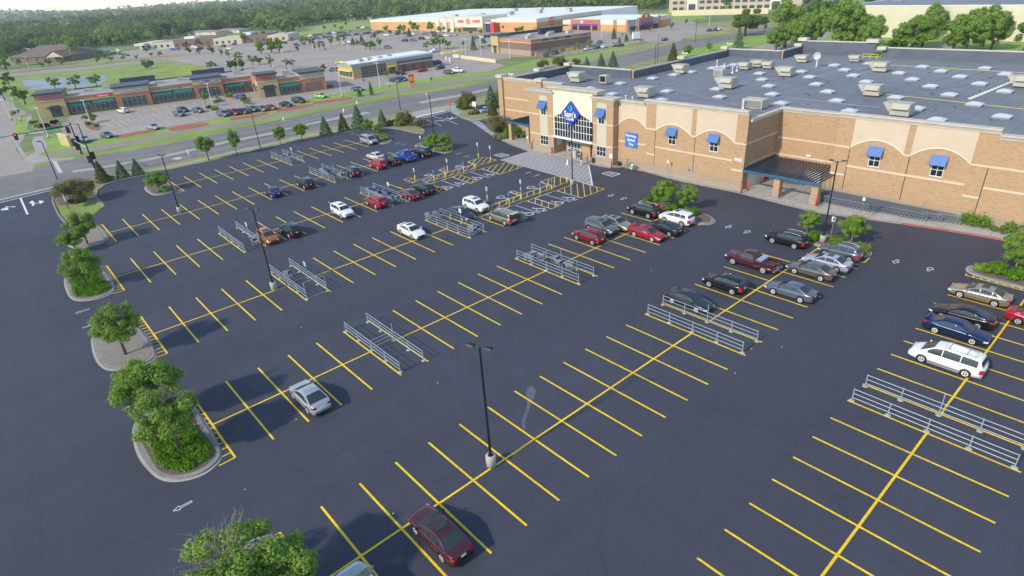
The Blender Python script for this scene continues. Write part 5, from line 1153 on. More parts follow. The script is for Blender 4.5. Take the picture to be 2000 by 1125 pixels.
# ------------------------------------------------------------------ vegetation
LM = dict(green=leafmat('mid green leaves', (.13,.235,.035), (.33,.48,.10)), bright=leafmat('bright green leaves', (.13,.25,.03), (.30,.46,.07)), olive=leafmat('olive brown leaves', (.12,.13,.035), (.29,.29,.09)), dark=leafmat('dark green leaves', (.08,.16,.04), (.20,.31,.08)),
          spruce=leafmat('blue green needles', (.08,.15,.075), (.21,.31,.16), 2, .1), yellow=leafmat('yellow green needles', (.08,.10,.03), (.18,.20,.06), 2, .15), rust=leafmat('rusty orange leaves', (.16,.06,.02), (.42,.17,.05)), cover=leafmat('ground cover leaves', (.075,.19,.012), (.20,.38,.03)), pale=leafmat('pale fresh leaves', (.10,.17,.03), (.26,.34,.08)), wine=leafmat('wine red leaves', (.03,.008,.012), (.08,.02,.025)))
def leafcloud(cent, rad, n, size, seed, flat=1.0, fill=.55):
    """n leaf cards spread through the balls (centres, radii); returns numpy verts, faces"""
    g = np.random.default_rng(seed); C_ = np.array(cent); R_ = np.array(rad); p = R_**2/np.sum(R_**2); k = g.choice(len(C_), n, p=p)
    d = g.normal(size=(n, 3)); d /= np.linalg.norm(d, axis=1)[:, None]; r = R_[k]*(fill+(1-fill)*g.random(n)**.5)*(.82+.45*g.random(n)**1.6); P = C_[k]+d*r[:, None]*np.array([1, 1, flat])
    nn = d*.9+g.normal(size=(n, 3))*.45+np.array([0, 0, .45]); nn /= np.linalg.norm(nn, axis=1)[:, None]
    a = np.cross(nn, g.normal(size=(n, 3))); a /= np.linalg.norm(a, axis=1)[:, None]; b = np.cross(nn, a); s = size*(.6+.8*g.random(n))[:, None]
    V = np.stack([P-a*s, P-b*s*.55, P+a*s, P+b*s*.55], 1).reshape(-1, 3); return V
def cloud_obj(name, V, m_, parent=None):
    n = len(V)//4; me = bpy.data.meshes.new(name); me.vertices.add(len(V)); me.vertices.foreach_set('co', V.astype(np.float32).ravel()); me.loops.add(len(V)); me.loops.foreach_set('vertex_index', np.arange(len(V), dtype=np.int32)); me.polygons.add(n); me.polygons.foreach_set('loop_start', np.arange(0, len(V), 4, dtype=np.int32)); me.update(calc_edges=True)
    me.materials.append(m_); o = bpy.data.objects.new(name, me); COL.objects.link(o); o.parent = parent; return o
def mk_tree(h=6.0, R=2.6, cz=.66, flat=.8, n=2600, leaf=.17, m_='green', seed=1, trunk=.11, bare=0, bark=None, nclump=22):
    """unit tree thing at the origin: trunk with limbs, crown of leaf clumps, optional bare twigs"""
    g = random.Random(seed); t = empty('tree'); c = Vector((0, 0, h*cz)); cl = []; rad = []
    for k in range(nclump):
        while True:
            v = Vector((g.uniform(-1, 1), g.uniform(-1, 1), g.uniform(-1, 1)))
            if .2 < v.length < 1: break
        v *= (.80 if nclump < 30 else .88); cl.append((c.x+v.x*R, c.y+v.y*R, c.z+v.z*R*flat)); rad.append(R*g.uniform(.16, .34)*(1.0 if nclump < 30 else .84))
    V = leafcloud(cl, rad, n, leaf, seed, .85); cloud_obj('crown', V, LM[m_], t)
    b = MB(); b.smooth = True; tx = [(0, 0, -.1), (g.uniform(-.1, .1), g.uniform(-.1, .1), h*.25), (g.uniform(-.2, .2), g.uniform(-.2, .2), h*.5), (g.uniform(-.3, .3), g.uniform(-.3, .3), h*.78)]
    b.tube(tx, [trunk*1.5, trunk*1.05, trunk*.8, trunk*.35], 8)
    for k in range(min(12, nclump)):
        q = Vector(cl[k]); s = Vector(tx[1]).lerp(Vector(tx[3]), g.random()*.7); mid = s.lerp(q, .5)+Vector((0, 0, -.15)); b.tube([s, mid, q], [trunk*.42, trunk*.25, trunk*.10], 5)
    b.build('trunk', bark or m_bark, t, fix=False)
    if bare:
        b = MB()
        for k in range(bare):
            a = g.uniform(0, 6.28); e = g.uniform(.2, 1.3); r_ = R*g.uniform(.8, 1.22); s = Vector((g.uniform(-.3,.3), g.uniform(-.3,.3), h*.6)); q = c+Vector((math.cos(a)*math.cos(e)*r_*.8, math.sin(a)*math.cos(e)*r_*.8, math.sin(e)*r_*flat*.98)); m1 = s.lerp(q, .55)+Vector((g.uniform(-.2,.2), g.uniform(-.2,.2), .15)); b.tube([s, m1, q], [.035, .022, .010], 4)
            for j in range(3): w_ = q+Vector((g.uniform(-.45,.45), g.uniform(-.45,.45), g.uniform(-.05,.5))); b.tube([m1.lerp(q, g.random()), w_], [.014, .006], 3)
        b.build('bare_twigs', mat('pinkish dead twigs', (.27,.20,.17), .9, var=.1), t, fix=False)
    return t
def mk_conifer(h=5.0, R=1.3, n=1800, m_='spruce', seed=1, leaf=.16):
    g = np.random.default_rng(seed); t = empty('conifer'); u = g.random(n)**.75; lay = np.floor(u*11+g.random(n)*.45)/11; hh = .06+.94*np.clip(lay+g.random(n)*.05, 0, 1); r = R*(1.03-hh)**.9*(.45+.6*g.random(n)**.5); a = g.random(n)*6.283; r *= 1+.16*np.sin(a*5+lay*30)
    P = np.stack([r*np.cos(a), r*np.sin(a), hh*h-r*.28+.1], 1); o = np.stack([np.cos(a), np.sin(a), -.45+0*a], 1); o += g.normal(size=(n, 3))*.25; o /= np.linalg.norm(o, axis=1)[:, None]; sd_ = np.cross(o, np.array([0, 0, 1.])+g.normal(size=(n, 3))*.3); sd_ /= np.linalg.norm(sd_, axis=1)[:, None]
    s = leaf*(.7+.7*g.random(n))[:, None]; V = np.stack([P-o*s, P-sd_*s*.45, P+o*s, P+sd_*s*.45], 1).reshape(-1, 3); cloud_obj('crown', V, LM[m_], t)
    b = MB(); b.tube([(0,0,-.1), (0,0,h*.5), (0,0,h*1.02)], [.12, .08, .015], 6); b.build('trunk', m_bark, t, fix=False); return t
def place(t0, used, px, py, label, cat='tree', group=None, s=1.0, rz=0.0, name=None, z=.02, sv=None, pos=None):
    p = pos if pos is not None else G(px, py, z)
    if used: t = dup(t0)
    else: t = t0
    t.location = (p.x, p.y, z); t.rotation_euler = (0, 0, rz); t.scale = sv or (s, s, s)
    if name: t.name = name
    return tag(t, label, cat, group)
class Proto:
    def __init__(self, f): self.f = f; self.t = None
    def __call__(self, px, py, label, **k):
        used = self.t is not None
        if not used: self.t = self.f()
        return place(self.t, used, px, py, label, **k)
big1 = Proto(lambda: mk_tree(6.2, 2.6, .62, .85, 17000, .095, 'green', 11, .12, 10, None, 52))
big2 = Proto(lambda: mk_tree(6.0, 2.4, .66, .9, 14500, .095, 'green', 23, .11, 34, None, 46))
big3 = Proto(lambda: mk_tree(6.4, 2.9, .60, .75, 12000, .10, 'green', 35, .12, 42, None, 38))
GT = 'leafy trees in the left row of kerbed islands'
big2(352, 884, 'leafy green tree over green shrubs in the island with the large comb markings', group=GT, s=1.0, rz=1, sv=(1.0, 1.0, .95))
big1(318, 822, 'leafy green tree just behind another in the island with green shrubs', group=GT, s=.98, rz=2.2)
pB = G(352, 884)+off_; pb_ = PR(pB); pB = G(pb_[0]-32, pb_[1]-48)

big3(0, 0, 'tree with bare grey twigs among its leaves at the bottom edge of the picture', group=GT, rz=.6, pos=pB+Vector((-.5, .9, 0)), sv=(1.05, 1.05, .95))
big1(0, 0, 'green tree cut off by the bottom edge beside the tree with bare twigs', group=GT, rz=4, pos=pB+Vector((1.3, -1.0, 0)), sv=(.9, .9, .72))
big2(247, 694, 'green tree with thin bare twigs alone in the wide gravel island', group=GT, rz=3, sv=(.92, .92, .93))
big1(173, 564, 'green tree above the bright ground cover island', group=GT, rz=5, s=.84)
big2(172, 478, 'green tree with its trunk in the small gravel island', group=GT, rz=1.7, s=.84)
big1(150, 492, 'leftmost green crown between the gravel island and the ground cover island', group=GT, rz=.4, sv=(.72, .72, .52))
ol = Proto(lambda: mk_tree(4.4, 2.9, .56, .62, 14000, .09, 'olive', 47, .11, 50, None, 50))
ol(155, 396, 'wide olive brown crabapple tree beside the small white sign at the corner', rz=.5, sv=(1.2, 1.2, 1.02))
ol(793, 246, 'loose olive tree by the driveway entrance', rz=1.2, s=.85); ol(822, 250, 'thin olive tree right of another at the driveway entrance', rz=2.9, s=.55)
ol(912, 214, 'rounded dull green tree left of the store beside the side lane', rz=4, sv=(.98, .98, 1.1)); ol(975, 258, 'low spreading olive tree before the left pergola', rz=5, sv=(.95, .95, .85))
ol(1000, 248, 'olive brown tree against the brick wing behind the left pergola', rz=2, s=.7)
br = Proto(lambda: mk_tree(4.2, 1.95, .62, .78, 10000, .085, 'bright', 59, .08, 0, m_barkg, 40))
br2 = Proto(lambda: mk_tree(4.3, 1.9, .64, .80, 9000, .085, 'bright', 61, .08, 14, m_barkg, 36))
br(311, 374, 'bright green low crowned tree in the island at the upper left of the lot', rz=1, sv=(1.15, 1.15, .85))
br(1294, 408, 'left one of two bright green trees in the island by the white utility vehicle', rz=0); br2(1341, 413, 'right one of two bright green trees in the island by the white utility vehicle', rz=2, s=.88)
br2(1575, 459, 'left bright green tree in the island with the lamp post', rz=1, s=.72); br(1662, 477, 'right bright green tree in the island with the lamp post', rz=4, s=.86)
br2(1981, 530, 'bright green tree in the island at the right edge', rz=3.3, s=.98)
br(848, 291, 'left one of the two round bright trees over the shrub island by the pickups', rz=3, sv=(.95, .95, .75)); br2(868, 292, 'right one of the two round bright trees over the shrub island by the pickups', rz=.7, sv=(1.0, 1.0, .75))
br(720, 262, 'small bright tree left of its pair behind the silver minivan', rz=2, sv=(.75, .75, .85)); br2(741, 265, 'small bright tree right of its pair behind the silver minivan', rz=5, s=.62)
br2(548, 282, 'third small tree from the left along the pavement by the road', rz=1, s=.95); br(591, 274, 'fourth small tree from the left along the pavement by the road', rz=3, s=.92)
big1(408, 313, 'first and largest small tree from the left along the pavement by the road', rz=0, sv=(.72, .72, .85)); big2(463, 303, 'second small tree from the left along the pavement by the road', rz=2, sv=(.55, .55, .92))
co = Proto(lambda: mk_conifer(5.1, 1.95, 8000, 'spruce', 3, .16)); co2 = Proto(lambda: mk_conifer(4.8, 1.8, 7000, 'yellow', 5, .16))
GC = 'conifers beside the road'
co(637, 264, 'blue green spruce, first of the four conifers between the lot and the road', group=GC, s=.84); co2(672, 256, 'yellowish spruce, second of the four conifers between lot and road', group=GC, s=.85); co(702, 252, 'tallest blue spruce between the lot and the road', group=GC, s=1.06, rz=1); co(748, 248, 'small spruce nearest the driveway entrance', group=GC, s=.78, rz=2)
co(241, 347, 'dark spruce left of its pair by the corner path', group=GC, s=.66, rz=3); co(271, 341, 'dark spruce right of its pair by the corner path', group=GC, s=.62, rz=4); co2(203, 355, 'ragged yellowish conifer beside the signal pole', group=GC, sv=(.8, .8, .82), rz=1)
co(960, 212, 'tall dark spruce close to the left corner of the store', group=GC, s=1.12, rz=2); co(978, 200, 'dark spruce half hidden behind the left corner of the store', group=GC, s=1.0, rz=5); co2(962, 226, 'short yellowish conifer beside the parked navy car', group=GC, s=.8, rz=4)
# far side of the roof: conifers and shrubs by the road
for a, b, s_, f_, lb in [(1146, 138, .85, co, 'spruce at the rear corner of the store, leftmost of three by the road'), (1174, 138, 1.05, co, 'spruce in the middle of three behind the store'), (1197, 139, 1.2, co, 'spruce on the right of three behind the store'), (1314, 118, 1.2, co2, 'slim conifer rising over the long parapet')]: f_(a, b, lb, group=GC, s=s_, rz=a)
ol(1094, 133, 'large dull shrub tree above the left parapet', rz=1, sv=(1.1, 1.1, 1.0)); ol(1060, 135, 'left dull shrub above the brick wing parapet', rz=3, s=.8); ol(1125, 128, 'low dull shrub right of the large one above the parapet', rz=5, s=.6)
br(1343, 112, 'rounded green shrub tree beyond the long parapet', rz=2, s=1.05); br2(1385, 100, 'small light green shrub tree beyond the parapet peak', rz=4, s=.75)
# shrubs and ground cover
def shrub(px, py, w_, d_, h, m_, label, name='shrub', cat='shrub', n=3200, leaf=.10, seed=0, group=None, rz=0.0, z=.15, pos=None):
    g = random.Random(seed+int(px*7+py)); cl = []; rd = []
    for k in range(14): cl.append((g.uniform(-.5, .5)*w_*.8, g.uniform(-.5, .5)*d_*.8, h*g.uniform(.3, .62))); rd.append(min(w_, d_, h*1.6)*g.uniform(.22, .34))
    V = leafcloud(cl, rd, n, leaf, seed+int(px), .8, .4); p = pos if pos is not None else G(px, py, z); o = cloud_obj(name, V, LM[m_]); o.location = (p.x, p.y, z); o.rotation_euler = (0, 0, rz); return tag(o, label, cat, group)
def cover(name, pts, n, h, m_, leaf=.13, z=.17, label=None, seed=5):
    g = np.random.default_rng(seed); xs = [p.x for p in pts]; ys = [p.y for p in pts]; out = []
    def inside(x, y):
        c = False; j = len(pts)-1
        for i in range(len(pts)):
            if (pts[i].y > y) != (pts[j].y > y) and x < (pts[j].x-pts[i].x)*(y-pts[i].y)/(pts[j].y-pts[i].y)+pts[i].x: c = not c
            j = i
        return c
    cl = []
    while len(cl) < n//26:
        x, y = g.uniform(min(xs), max(xs)), g.uniform(min(ys), max(ys))
        if inside(x, y): cl.append((x, y, z+h*g.uniform(.15, .5)))
    V = leafcloud(cl, [h*g.uniform(.45, .75) for _ in cl], n, leaf, seed, .8, .3); o = cloud_obj(name, V, LM[m_]); return tag(o, label, kind='stuff')
cover('ground_cover', inset(bedC, .45), 11000, .50, 'cover', .09, seed=8); cover('ground_cover', inset(bedE, .3), 9000, .45, 'cover', .085, seed=9)
for a, b, w_, d_, h, mm, lb in [(1276,396,3.2,1.8,.9,'cover','low green shrub behind the black utility vehicle'), (1318,408,3.8,1.8,1.0,'cover','dense low shrub between the two trees of the island by the white vehicle'), (1352,419,3.2,1.6,.9,'cover','low shrub at the rounded end of the island by the white vehicle'),
        (1588,466,3.0,1.4,.9,'cover','low shrub left of the lamp base island'), (1628,478,3.2,1.4,.9,'cover','low shrub right of the lamp base'), (1680,490,2.6,1.6,.9,'green','low shrub at the rounded end behind the blue grey crossover'),
        (1945,530,3.0,1.5,.9,'cover','low shrub row in the island at the right edge'), (1985,541,3.2,1.5,.9,'cover','low shrub under the tree at the right edge'), (1912,525,.8,.8,.5,'bright','small light shrub at the tip of the right edge island'), (1927,524,.8,.8,.5,'bright','second small light shrub near the tip of the right edge island'),
        (1909,437,4.0,2.8,2.0,'cover','clipped round bush against the brick wall right of the carts'), (1990,452,4.0,2.8,1.9,'cover','clipped bush against the brick wall at the right edge'), (1950,447,4.0,2.0,.7,'pale','pale ornamental grass between the two clipped bushes'),
        (835,288,3.0,2.0,1.0,'green','shrubs on the left half of the round island by the pickups'), (868,293,3.4,2.4,1.0,'green','shrubs on the right half of the round island by the pickups'), (740,270,3.6,1.4,1.0,'green','shrub hedge behind the silver minivan'), (752,273,2.6,1.4,.9,'green','shrub at the tip of the silver minivan island'),
        (318,374,1.6,1.4,.9,'green','bush at the foot of the bright low tree'), (162,393,1.2,1.0,.8,'dark','dark bush right of the olive tree trunk'), (146,396,1.6,1.0,.8,'wine','wine dark bush left of the olive tree trunk'), (213,352,2.4,1.2,.9,'dark','low juniper beside the ragged conifer'),
        (765,243,4.0,2.0,1.2,'dark','dark hedge below the small spruce near the driveway'), (785,244,4.5,2.0,1.2,'green','green hedge under the loose olive tree'), (903,214,5.0,3.0,1.4,'dark','dark hedge at the foot of the rounded dull tree'), (928,222,4.0,2.0,1.0,'pale','pale shrub beside the small square sign'),
        (985,268,5.0,2.6,1.0,'green','green bed of shrubs before the left pergola pier'), (1003,262,3.4,2.4,1.7,'cover','bright bush between the piers of the left pergola'), (972,256,1.8,1.4,1.0,'wine','wine red bush by the corner of the left pergola'), (1018,268,2.0,1.6,.9,'green','small bush against the tower behind the pergola')]:
    shrub(a, b, w_, d_, h, mm, lb, rz=.0 if a < 1040 else -.0)
# ------------------------------------------------------------------ lamp posts
def lamp_post(base, top, h, label, heads=2, col=None, base_h=.95, hd=None, group=None, hs=1.0):
    p = G(*base, .02); t = empty('lamp_post', (p.x, p.y, .02), 0, label, 'lamp post', group); m_ = col or m_black
    if base_h:
        b = MB(); b.smooth = True; b.lathe([(.36, 0), (.36, base_h-.05), (.32, base_h)], 16); b.build('concrete_base', m_conc, t)
    b = MB(); b.tube([(0,0,base_h-.02), (0,0,base_h+.06)], .2, 8); b.tube([(0,0,base_h), (0,0,h)], [.10, .07], 8); b.build('pole', m_, t)
    a = hd if hd is not None else 0
    for k in range(heads):
        s = 1 if k == 0 else -1; d = Vector((math.cos(a), math.sin(a), 0))*s; n_ = Vector((-d.y, d.x, 0)); b = MB()
        b.tube([(0,0,h-.12), tuple(d*.42*hs+Vector((0,0,h-.02)))], .035, 6); c0 = d*.38*hs+Vector((0,0,h)); c1 = d*.86*hs+Vector((0,0,h+.03)); w_ = .19*hs
        b.add([c0-n_*w_, c0+n_*w_, c1+n_*w_, c1-n_*w_]+[c0-n_*w_*.7+Vector((0,0,.13)), c0+n_*w_*.7+Vector((0,0,.13)), c1+n_*w_*.7+Vector((0,0,.11)), c1-n_*w_*.7+Vector((0,0,.11))], [(0,1,2,3),(4,7,6,5),(0,4,5,1),(1,5,6,2),(2,6,7,3),(3,7,4,0)])
        b.build('lamp_head', m_, t)
    return t
def hdir(a, b, h): q = G(*b, h)-G(*a, h); return math.atan2(q.y, q.x)
hA = hdir((925,683), (957,690), 9.7)
GLP = 'black lamp posts of the big lot'
lamp_post((960,909), None, 9.75, 'black twin lamp post in the foreground on a round concrete base', 2, hd=hA, group=GLP); lamp_post((536,565), None, 9.7, 'black twin lamp post by the cart corral with the white end hoop', 2, hd=hA, group=GLP)
lamp_post((352,415), None, 9.2, 'black twin lamp post at the upper left of the lot, its heads catching light', 2, hd=hA, group=GLP); lamp_post((1606,474), None, 9.8, 'black twin lamp post in the right island with two trees', 2, hd=hA, group=GLP)
lamp_post((1118,361), None, 8.6, 'dark blue lamp post in front of the diamond sign', 2, hd=hA, group=GLP)
lamp_post((509,291), None, 8.6, 'tall black lamp post at the lot edge by the road', 2, hd=hA, base_h=.3, group=GLP); lamp_post((851,291), None, 10.5, 'thin black lamp post over the round shrub island', 2, hd=hA, base_h=.3, group=GLP)
lamp_post((782,214), None, 7.6, 'thin black lamp post on the median near the driveway', 1, hd=hA, base_h=0, group=GLP); lamp_post((112,350), None, 7.4, 'black single head lamp post by the left crossing', 1, hd=hA+math.pi, base_h=0, group=GLP, hs=1.6)
lamp_post((1358,82), None, 10, 'black pole beyond the road right of the retail block', 1, hd=hA, base_h=0, group=GLP); lamp_post((1284,121), None, 9, 'black pole rising behind the long parapet', 1, hd=hA, base_h=0, group=GLP); lamp_post((1279,124), None, 6, 'short black pole left of a taller one behind the long parapet', 1, hd=hA, base_h=0, group=GLP)
GW = 'white lamp posts of the strip mall and far lots'
for (a, b, h, lb) in [(95,269,7.6,'white lamp post rising over the crossing signal arm'), (40,236,6.6,'white lamp post on the little lawn by the side street'), (179,244,6.8,'white twin lamp post in the first strip mall island'), (416,208,6.8,'white twin lamp post in front of the dental shop'), (668,189,7.4,'white lamp post on the lawn right of the strip mall'),
        (743,173,8.0,'white lamp post on the lawn before the restaurant'), (22,247-12,6.2,'short white lamp post beside the side street kerb'), (865,110,7.5,'white lamp post behind the restaurant'), (910,108,7.0,'white lamp post left of the drive through canopies'), (940,112,7.5,'white lamp post right of the drive through canopies'), (996,116,7.5,'white lamp post before the brick retail block'),
        (535,134,7.5,'white lamp post behind the corner tower shop'), (558,134,7.0,'white lamp post behind the right end of the strip mall'), (682,104,8.0,'white lamp post behind the restaurant arch'), (612,97,8.5,'white lamp post in the middle of the shopping centre lot'), (553,93,8.5,'white lamp post before the long office row'), (58,135,6.6,'white lamp post in front of the brown roofed building'), (1175,76,8.5,'white lamp post before the purple awning store'), (1242,62,8.5,'white lamp post at the corner of the purple awning store'), (1385,52,9,'white lamp post in the lot below the hillside')]:
    lamp_post((a, b), None, h, lb, 2, m_wpole, .5, hd=hA, group=GW)
# ------------------------------------------------------------------ cart corrals
def mk_corral(kind):
    t = empty('cart_corral'); Ys = [-4.95, -2.45, .05, 2.55, 5.05]; Wd = 2.62
    for x in (.18, Wd):
        for k, y in enumerate(Ys):
            hh = 1.12
            if x > 1 and k == 2: hh = {'plain': 1.9, 'sign': 2.0, 'tall': 1.9, 'hoop': 2.0}[kind]
            if kind == 'hoop' and k == 0: hh = 2.0
            b = MB(); b.tube([(x,y,0), (x,y,hh)], .038, 7); b.build('post', m_galv, t)
            b = MB(); b.lathe([(.20, 0), (.20, .04), (.08, .07)], 10, (x, y, 0)); b.build('foot', m_conc, t)
        for z in (.30, .68, 1.06): b = MB(); b.tube([(x,Ys[0],z), (x,Ys[-1],z)], .027, 6); b.build('rail', m_galv, t)
    if kind in ('tall', 'hoop'):
        for z in (.30, .68, 1.06): b = MB(); b.tube([(.18,.05,z), (Wd,.05,z)], .024, 6); b.build('cross_rail', m_galv, t)
    if kind == 'hoop': b = MB(); b.tube([(.18,Ys[0],2.0), (Wd,Ys[0],2.0)], .03, 6); b.tube([(.18,Ys[0],.04), (Wd,Ys[0],.04)], .03, 6); b.build('end_hoop', m_galv, t)
    else:
        for y in (Ys[0], Ys[-1]): b = MB(); b.box(.3, Wd-.1, y-.025, y+.025, .012, .02); b.build('floor_strap', m_trim, t)
    if kind in ('sign', 'hoop'):
        b = MB(); b.box(Wd-.06, Wd-.035, -.22, .32, 1.6, 2.15); s = b.build('sign_plate', m_frame, t)
        b = MB(); b.box(Wd-.068, Wd-.062, -.10, .20, 1.72, 1.92); b.build('cart_symbol', mat('sign grey symbol', (.25,.28,.35), .6, var=0), s)
    return t
CP = {}
for r_, i_, kind, lb in [('A', 5, 'plain', 'cart corral of galvanised rails at the right edge, nearest the white minivan'), ('B', 12, 'plain', 'empty cart corral in front of the parked dark grey sedan'), ('C', 4, 'tall', 'empty cart corral with cross rails, right of the lone silver sedan'), ('C', 12, 'plain', 'cart corral holding a few yellow and blue carts'),
        ('D', 3, 'hoop', 'cart corral with a white end hoop beside the lamp post'), ('D', 11, 'sign', 'cart corral right of the lone white sedan'), ('E', 4, 'sign', 'cart corral left of the copper orange crossover'), ('E', 12, 'sign', 'cart corral crammed with carts behind the bright red vehicle'), ('F', 11, 'plain', 'cart corral left of the charcoal utility vehicle'), ('G', 6, 'sign', 'uppermost cart corral closest to the road')]:
    p = LP(r_, i_)+Vector((0, .02, .018))
    if kind not in CP: CP[kind] = mk_corral(kind); t = CP[kind]
    else: t = dup(CP[kind])
    t.location = p; tag(t, lb, 'cart corral', 'cart corrals in the big lot')
# ------------------------------------------------------------------ shopping carts
def cart_mb(r=.011, side=True):
    b = MB()
    def bar(a, c, m_=0, rr=r): b.m = m_; b.tube([a, c], rr, 4)
    top = [(-.30,-.42,1.0), (.30,-.42,1.0), (.24,.52,.86), (-.24,.52,.86)]; bot = [(-.22,-.32,.55), (.22,-.32,.55), (.17,.44,.50), (-.17,.44,.50)]
    for q in (top, bot):
        for k in range(4): bar(q[k], q[(k+1) % 4], 0, r*1.3)
    for k in range(4):
        for j in range(6): t_ = j/5; bar(Vector(top[k]).lerp(Vector(top[(k+1)%4]), t_), Vector(bot[k]).lerp(Vector(bot[(k+1)%4]), t_))
    for z in ((.65, .76, .87) if side else ()):
        f = (z-.52)/.42; q = [Vector(bot[k]).lerp(Vector(top[k]), f) for k in range(4)]
        for k in range(4): bar(q[k], q[(k+1) % 4])
    for j in range(1, 5): bar(Vector(bot[0]).lerp(Vector(bot[3]), j/5), Vector(bot[1]).lerp(Vector(bot[2]), j/5))
    for s in (1, -1): bar((s*.22,-.32,.55), (s*.24,-.40,.12), 0, .02); bar((s*.24,-.40,.14), (s*.20,.50,.16), 0, .02); bar((s*.20,.42,.16), (s*.17,.40,.50), 0, .018); bar((s*.30,-.42,1.0), (s*.28,-.56,1.06), 0, .015)
    b.m = 1; b.tube([(-.31,-.56,1.06), (.31,-.56,1.06)], .028, 6); b.box(-.26, .26, -.44, -.40, .70, .97)
    b.m = 2
    for x in (-.22, .22):
        for y in (-.40, .46): b.lathe([(.06, -.015), (.06, .015)], 8, (x, y, .07), 'x')
    return b
m_cartb = mat('dark blue cart plastic', (.02,.04,.20), .5, var=.1); m_cartg = mat('cart wire steel', (.26,.29,.34), .5, .2, var=.1); m_cartd = mat('dark grey cart seat', (.07,.075,.12), .5, var=.1)
c0 = cart_mb(.014, False).build('shopping_cart', [m_cartg, m_cartd, m_tyre], None, fix=False); c1 = cart_mb().build('shopping_cart', [m_galv, m_cartb, m_tyre], None, fix=False)
used = set()
def cart(src, x, y, rz, label, group, z=.13):
    o = src if src.name not in used else src.copy()
    if o is not src: COL.objects.link(o)
    used.add(src.name); o.location = (x, y, z); o.rotation_euler = (0, 0, rz); return tag(o, label, 'shopping cart', group)
for rn, x, y0, n, lb in [('back', 64.75, 10.2, 43, 'nested cart in the long dark line against the brick wall right of the pergola'), ('mid', 64.1, 12.0, 38, 'nested cart in the middle line of carts right of the pergola'), ('next', 63.4, 13.5, 34, 'nested cart in the third line out from the wall, right of the pergola'), ('front', 62.75, 19.0, 19, 'nested cart in the front line of carts behind the right pergola pier'), ('p', 68.6, 29.9, 16, 'nested cart in the dark line deep under the pergola'), ('q', 67.8, 31.0, 13, 'nested cart in the nearer dark line under the pergola')]:
    for k in range(n): cart(c0, x, y0+k*.38, math.pi if rn != 'x' else 0, lb, {'back': 'carts nested against the wall', 'mid': 'carts in the middle nested line', 'next': 'carts in the third nested line', 'front': 'carts in the front nested line', 'p': 'carts nested at the back of the pergola', 'q': 'carts nested under the pergola'}[rn])
cart(c1, G(1724,413).x, G(1724,413).y, 1.2, 'single bright cart with a blue handle pulled out before the nested lines', 'loose carts', .13)
rr = random.Random(4)
for r_, i_, lst, nm in [('E', 12, [(.9, 3.9-.42*k) for k in range(9)]+[(1.8, 3.4-.40*k) for k in range(12)]+[(.8, -3.2), (1.5, -4.0), (2.1, -4.4)], 'cart in the crammed corral behind the bright red vehicle'), ('C', 12, [(.6, 3.6), (1.3, 3.4), (.7, 2.9), (1.5, 2.3), (2.2, .6), (1.6, -.6), (2.0, -1.9)], 'cart in the corral with a few yellow and blue carts'),
        ('D', 11, [(.6, 5.2), (1.6, 4.8), (1.8, 4.3), (1.5, -3.6), (2.0, -4.2), (1.0, -4.6)], 'cart in the corral right of the lone white sedan'), ('F', 11, [(1.4, 2.4-.5*k) for k in range(6)]+[(1.9, -3.8), (2.0, -4.4)], 'cart in the corral left of the charcoal vehicle')]:
    for k, (dx, dy) in enumerate(lst):
        p = LP(r_, i_)+Vector((dx, dy, 0)); cart(c1, p.x, p.y, rr.uniform(-.25, .25)+(0 if k % 3 else .5), nm, nm.replace('cart in', 'carts in')[:60], .018)
p = LP('D', 3)+Vector((1.0, 2.0, 0)); cart(c1, p.x, p.y, .4, 'lone blue handled cart in the corral with the white end hoop', 'loose carts', .018)
p = LP('E', 4)+Vector((2.0, -3.5, 0)); cart(c1, p.x, p.y, .1, 'lone cart at the near end of the corral by the orange crossover', 'loose carts', .018); p = LP('G', 6)+Vector((1.9, .3, 0)); cart(c1, p.x, p.y, .1, 'lone cart in the uppermost corral', 'loose carts', .018)
p = LP('E', 13)+Vector((9, 2.0, 0)); q = G(895, 334); cart(c1, q.x, q.y, 1.1, 'stray cart standing on the hatched walkway', 'loose carts', .03)
# white racks right of the carts
for k, (a, b) in enumerate([(1845,421), (1868,425)]):
    t = empty('bike_rack', G(a, b, .13), 0, ['white tube rack nearer the carts by the wall', 'white tube rack nearer the clipped bush by the wall'][k], 'rack'); g = MB()
    for j in range(3): y = -.9+j*.8; g.tube([(0,y,0), (0,y,.8), (0,y+.45,.8), (0,y+.45,0)], .03, 6)
    g.build('tube', m_wpole, t)
# ------------------------------------------------------------------ signs of the accessible stalls
def z9(a, b): return (960+a/9.09, 320+b/9.09)
def z10(a, b): return (780+a/10, 290+b/10)
def stall_sign(px, kind, label, h=2.15):
    p = G(*px, .02); t = empty('stall_sign', (p.x, p.y, .02), 0, label, 'sign', 'sign posts of the accessible stalls'); b = MB(); b.smooth = True; b.lathe([(.09, 0), (.09, 1.08), (.05, 1.13)], 10); b.build('bollard', m_yelm, t)
    if kind != 'none':
        b = MB(); b.tube([(0,0,1.1), (0,0,h)], .025, 6); b.build('post', m_galv, t); b = MB()
        if kind == 'blue': b.box(-.05, -.03, -.17, .17, h-.55, h-.05); b.build('plate', m_bluesg, t)
        else:
            b.box(-.05, -.03, -.17, .17, h-.60, h); pl_ = b.build('plate', m_frame, t); b = MB(); b.box(-.056, -.051, -.11, .11, h-.50, h-.36); b.box(-.056, -.051, -.11, .11, h-.25, h-.12); b.build('lettering', m_trim, pl_)
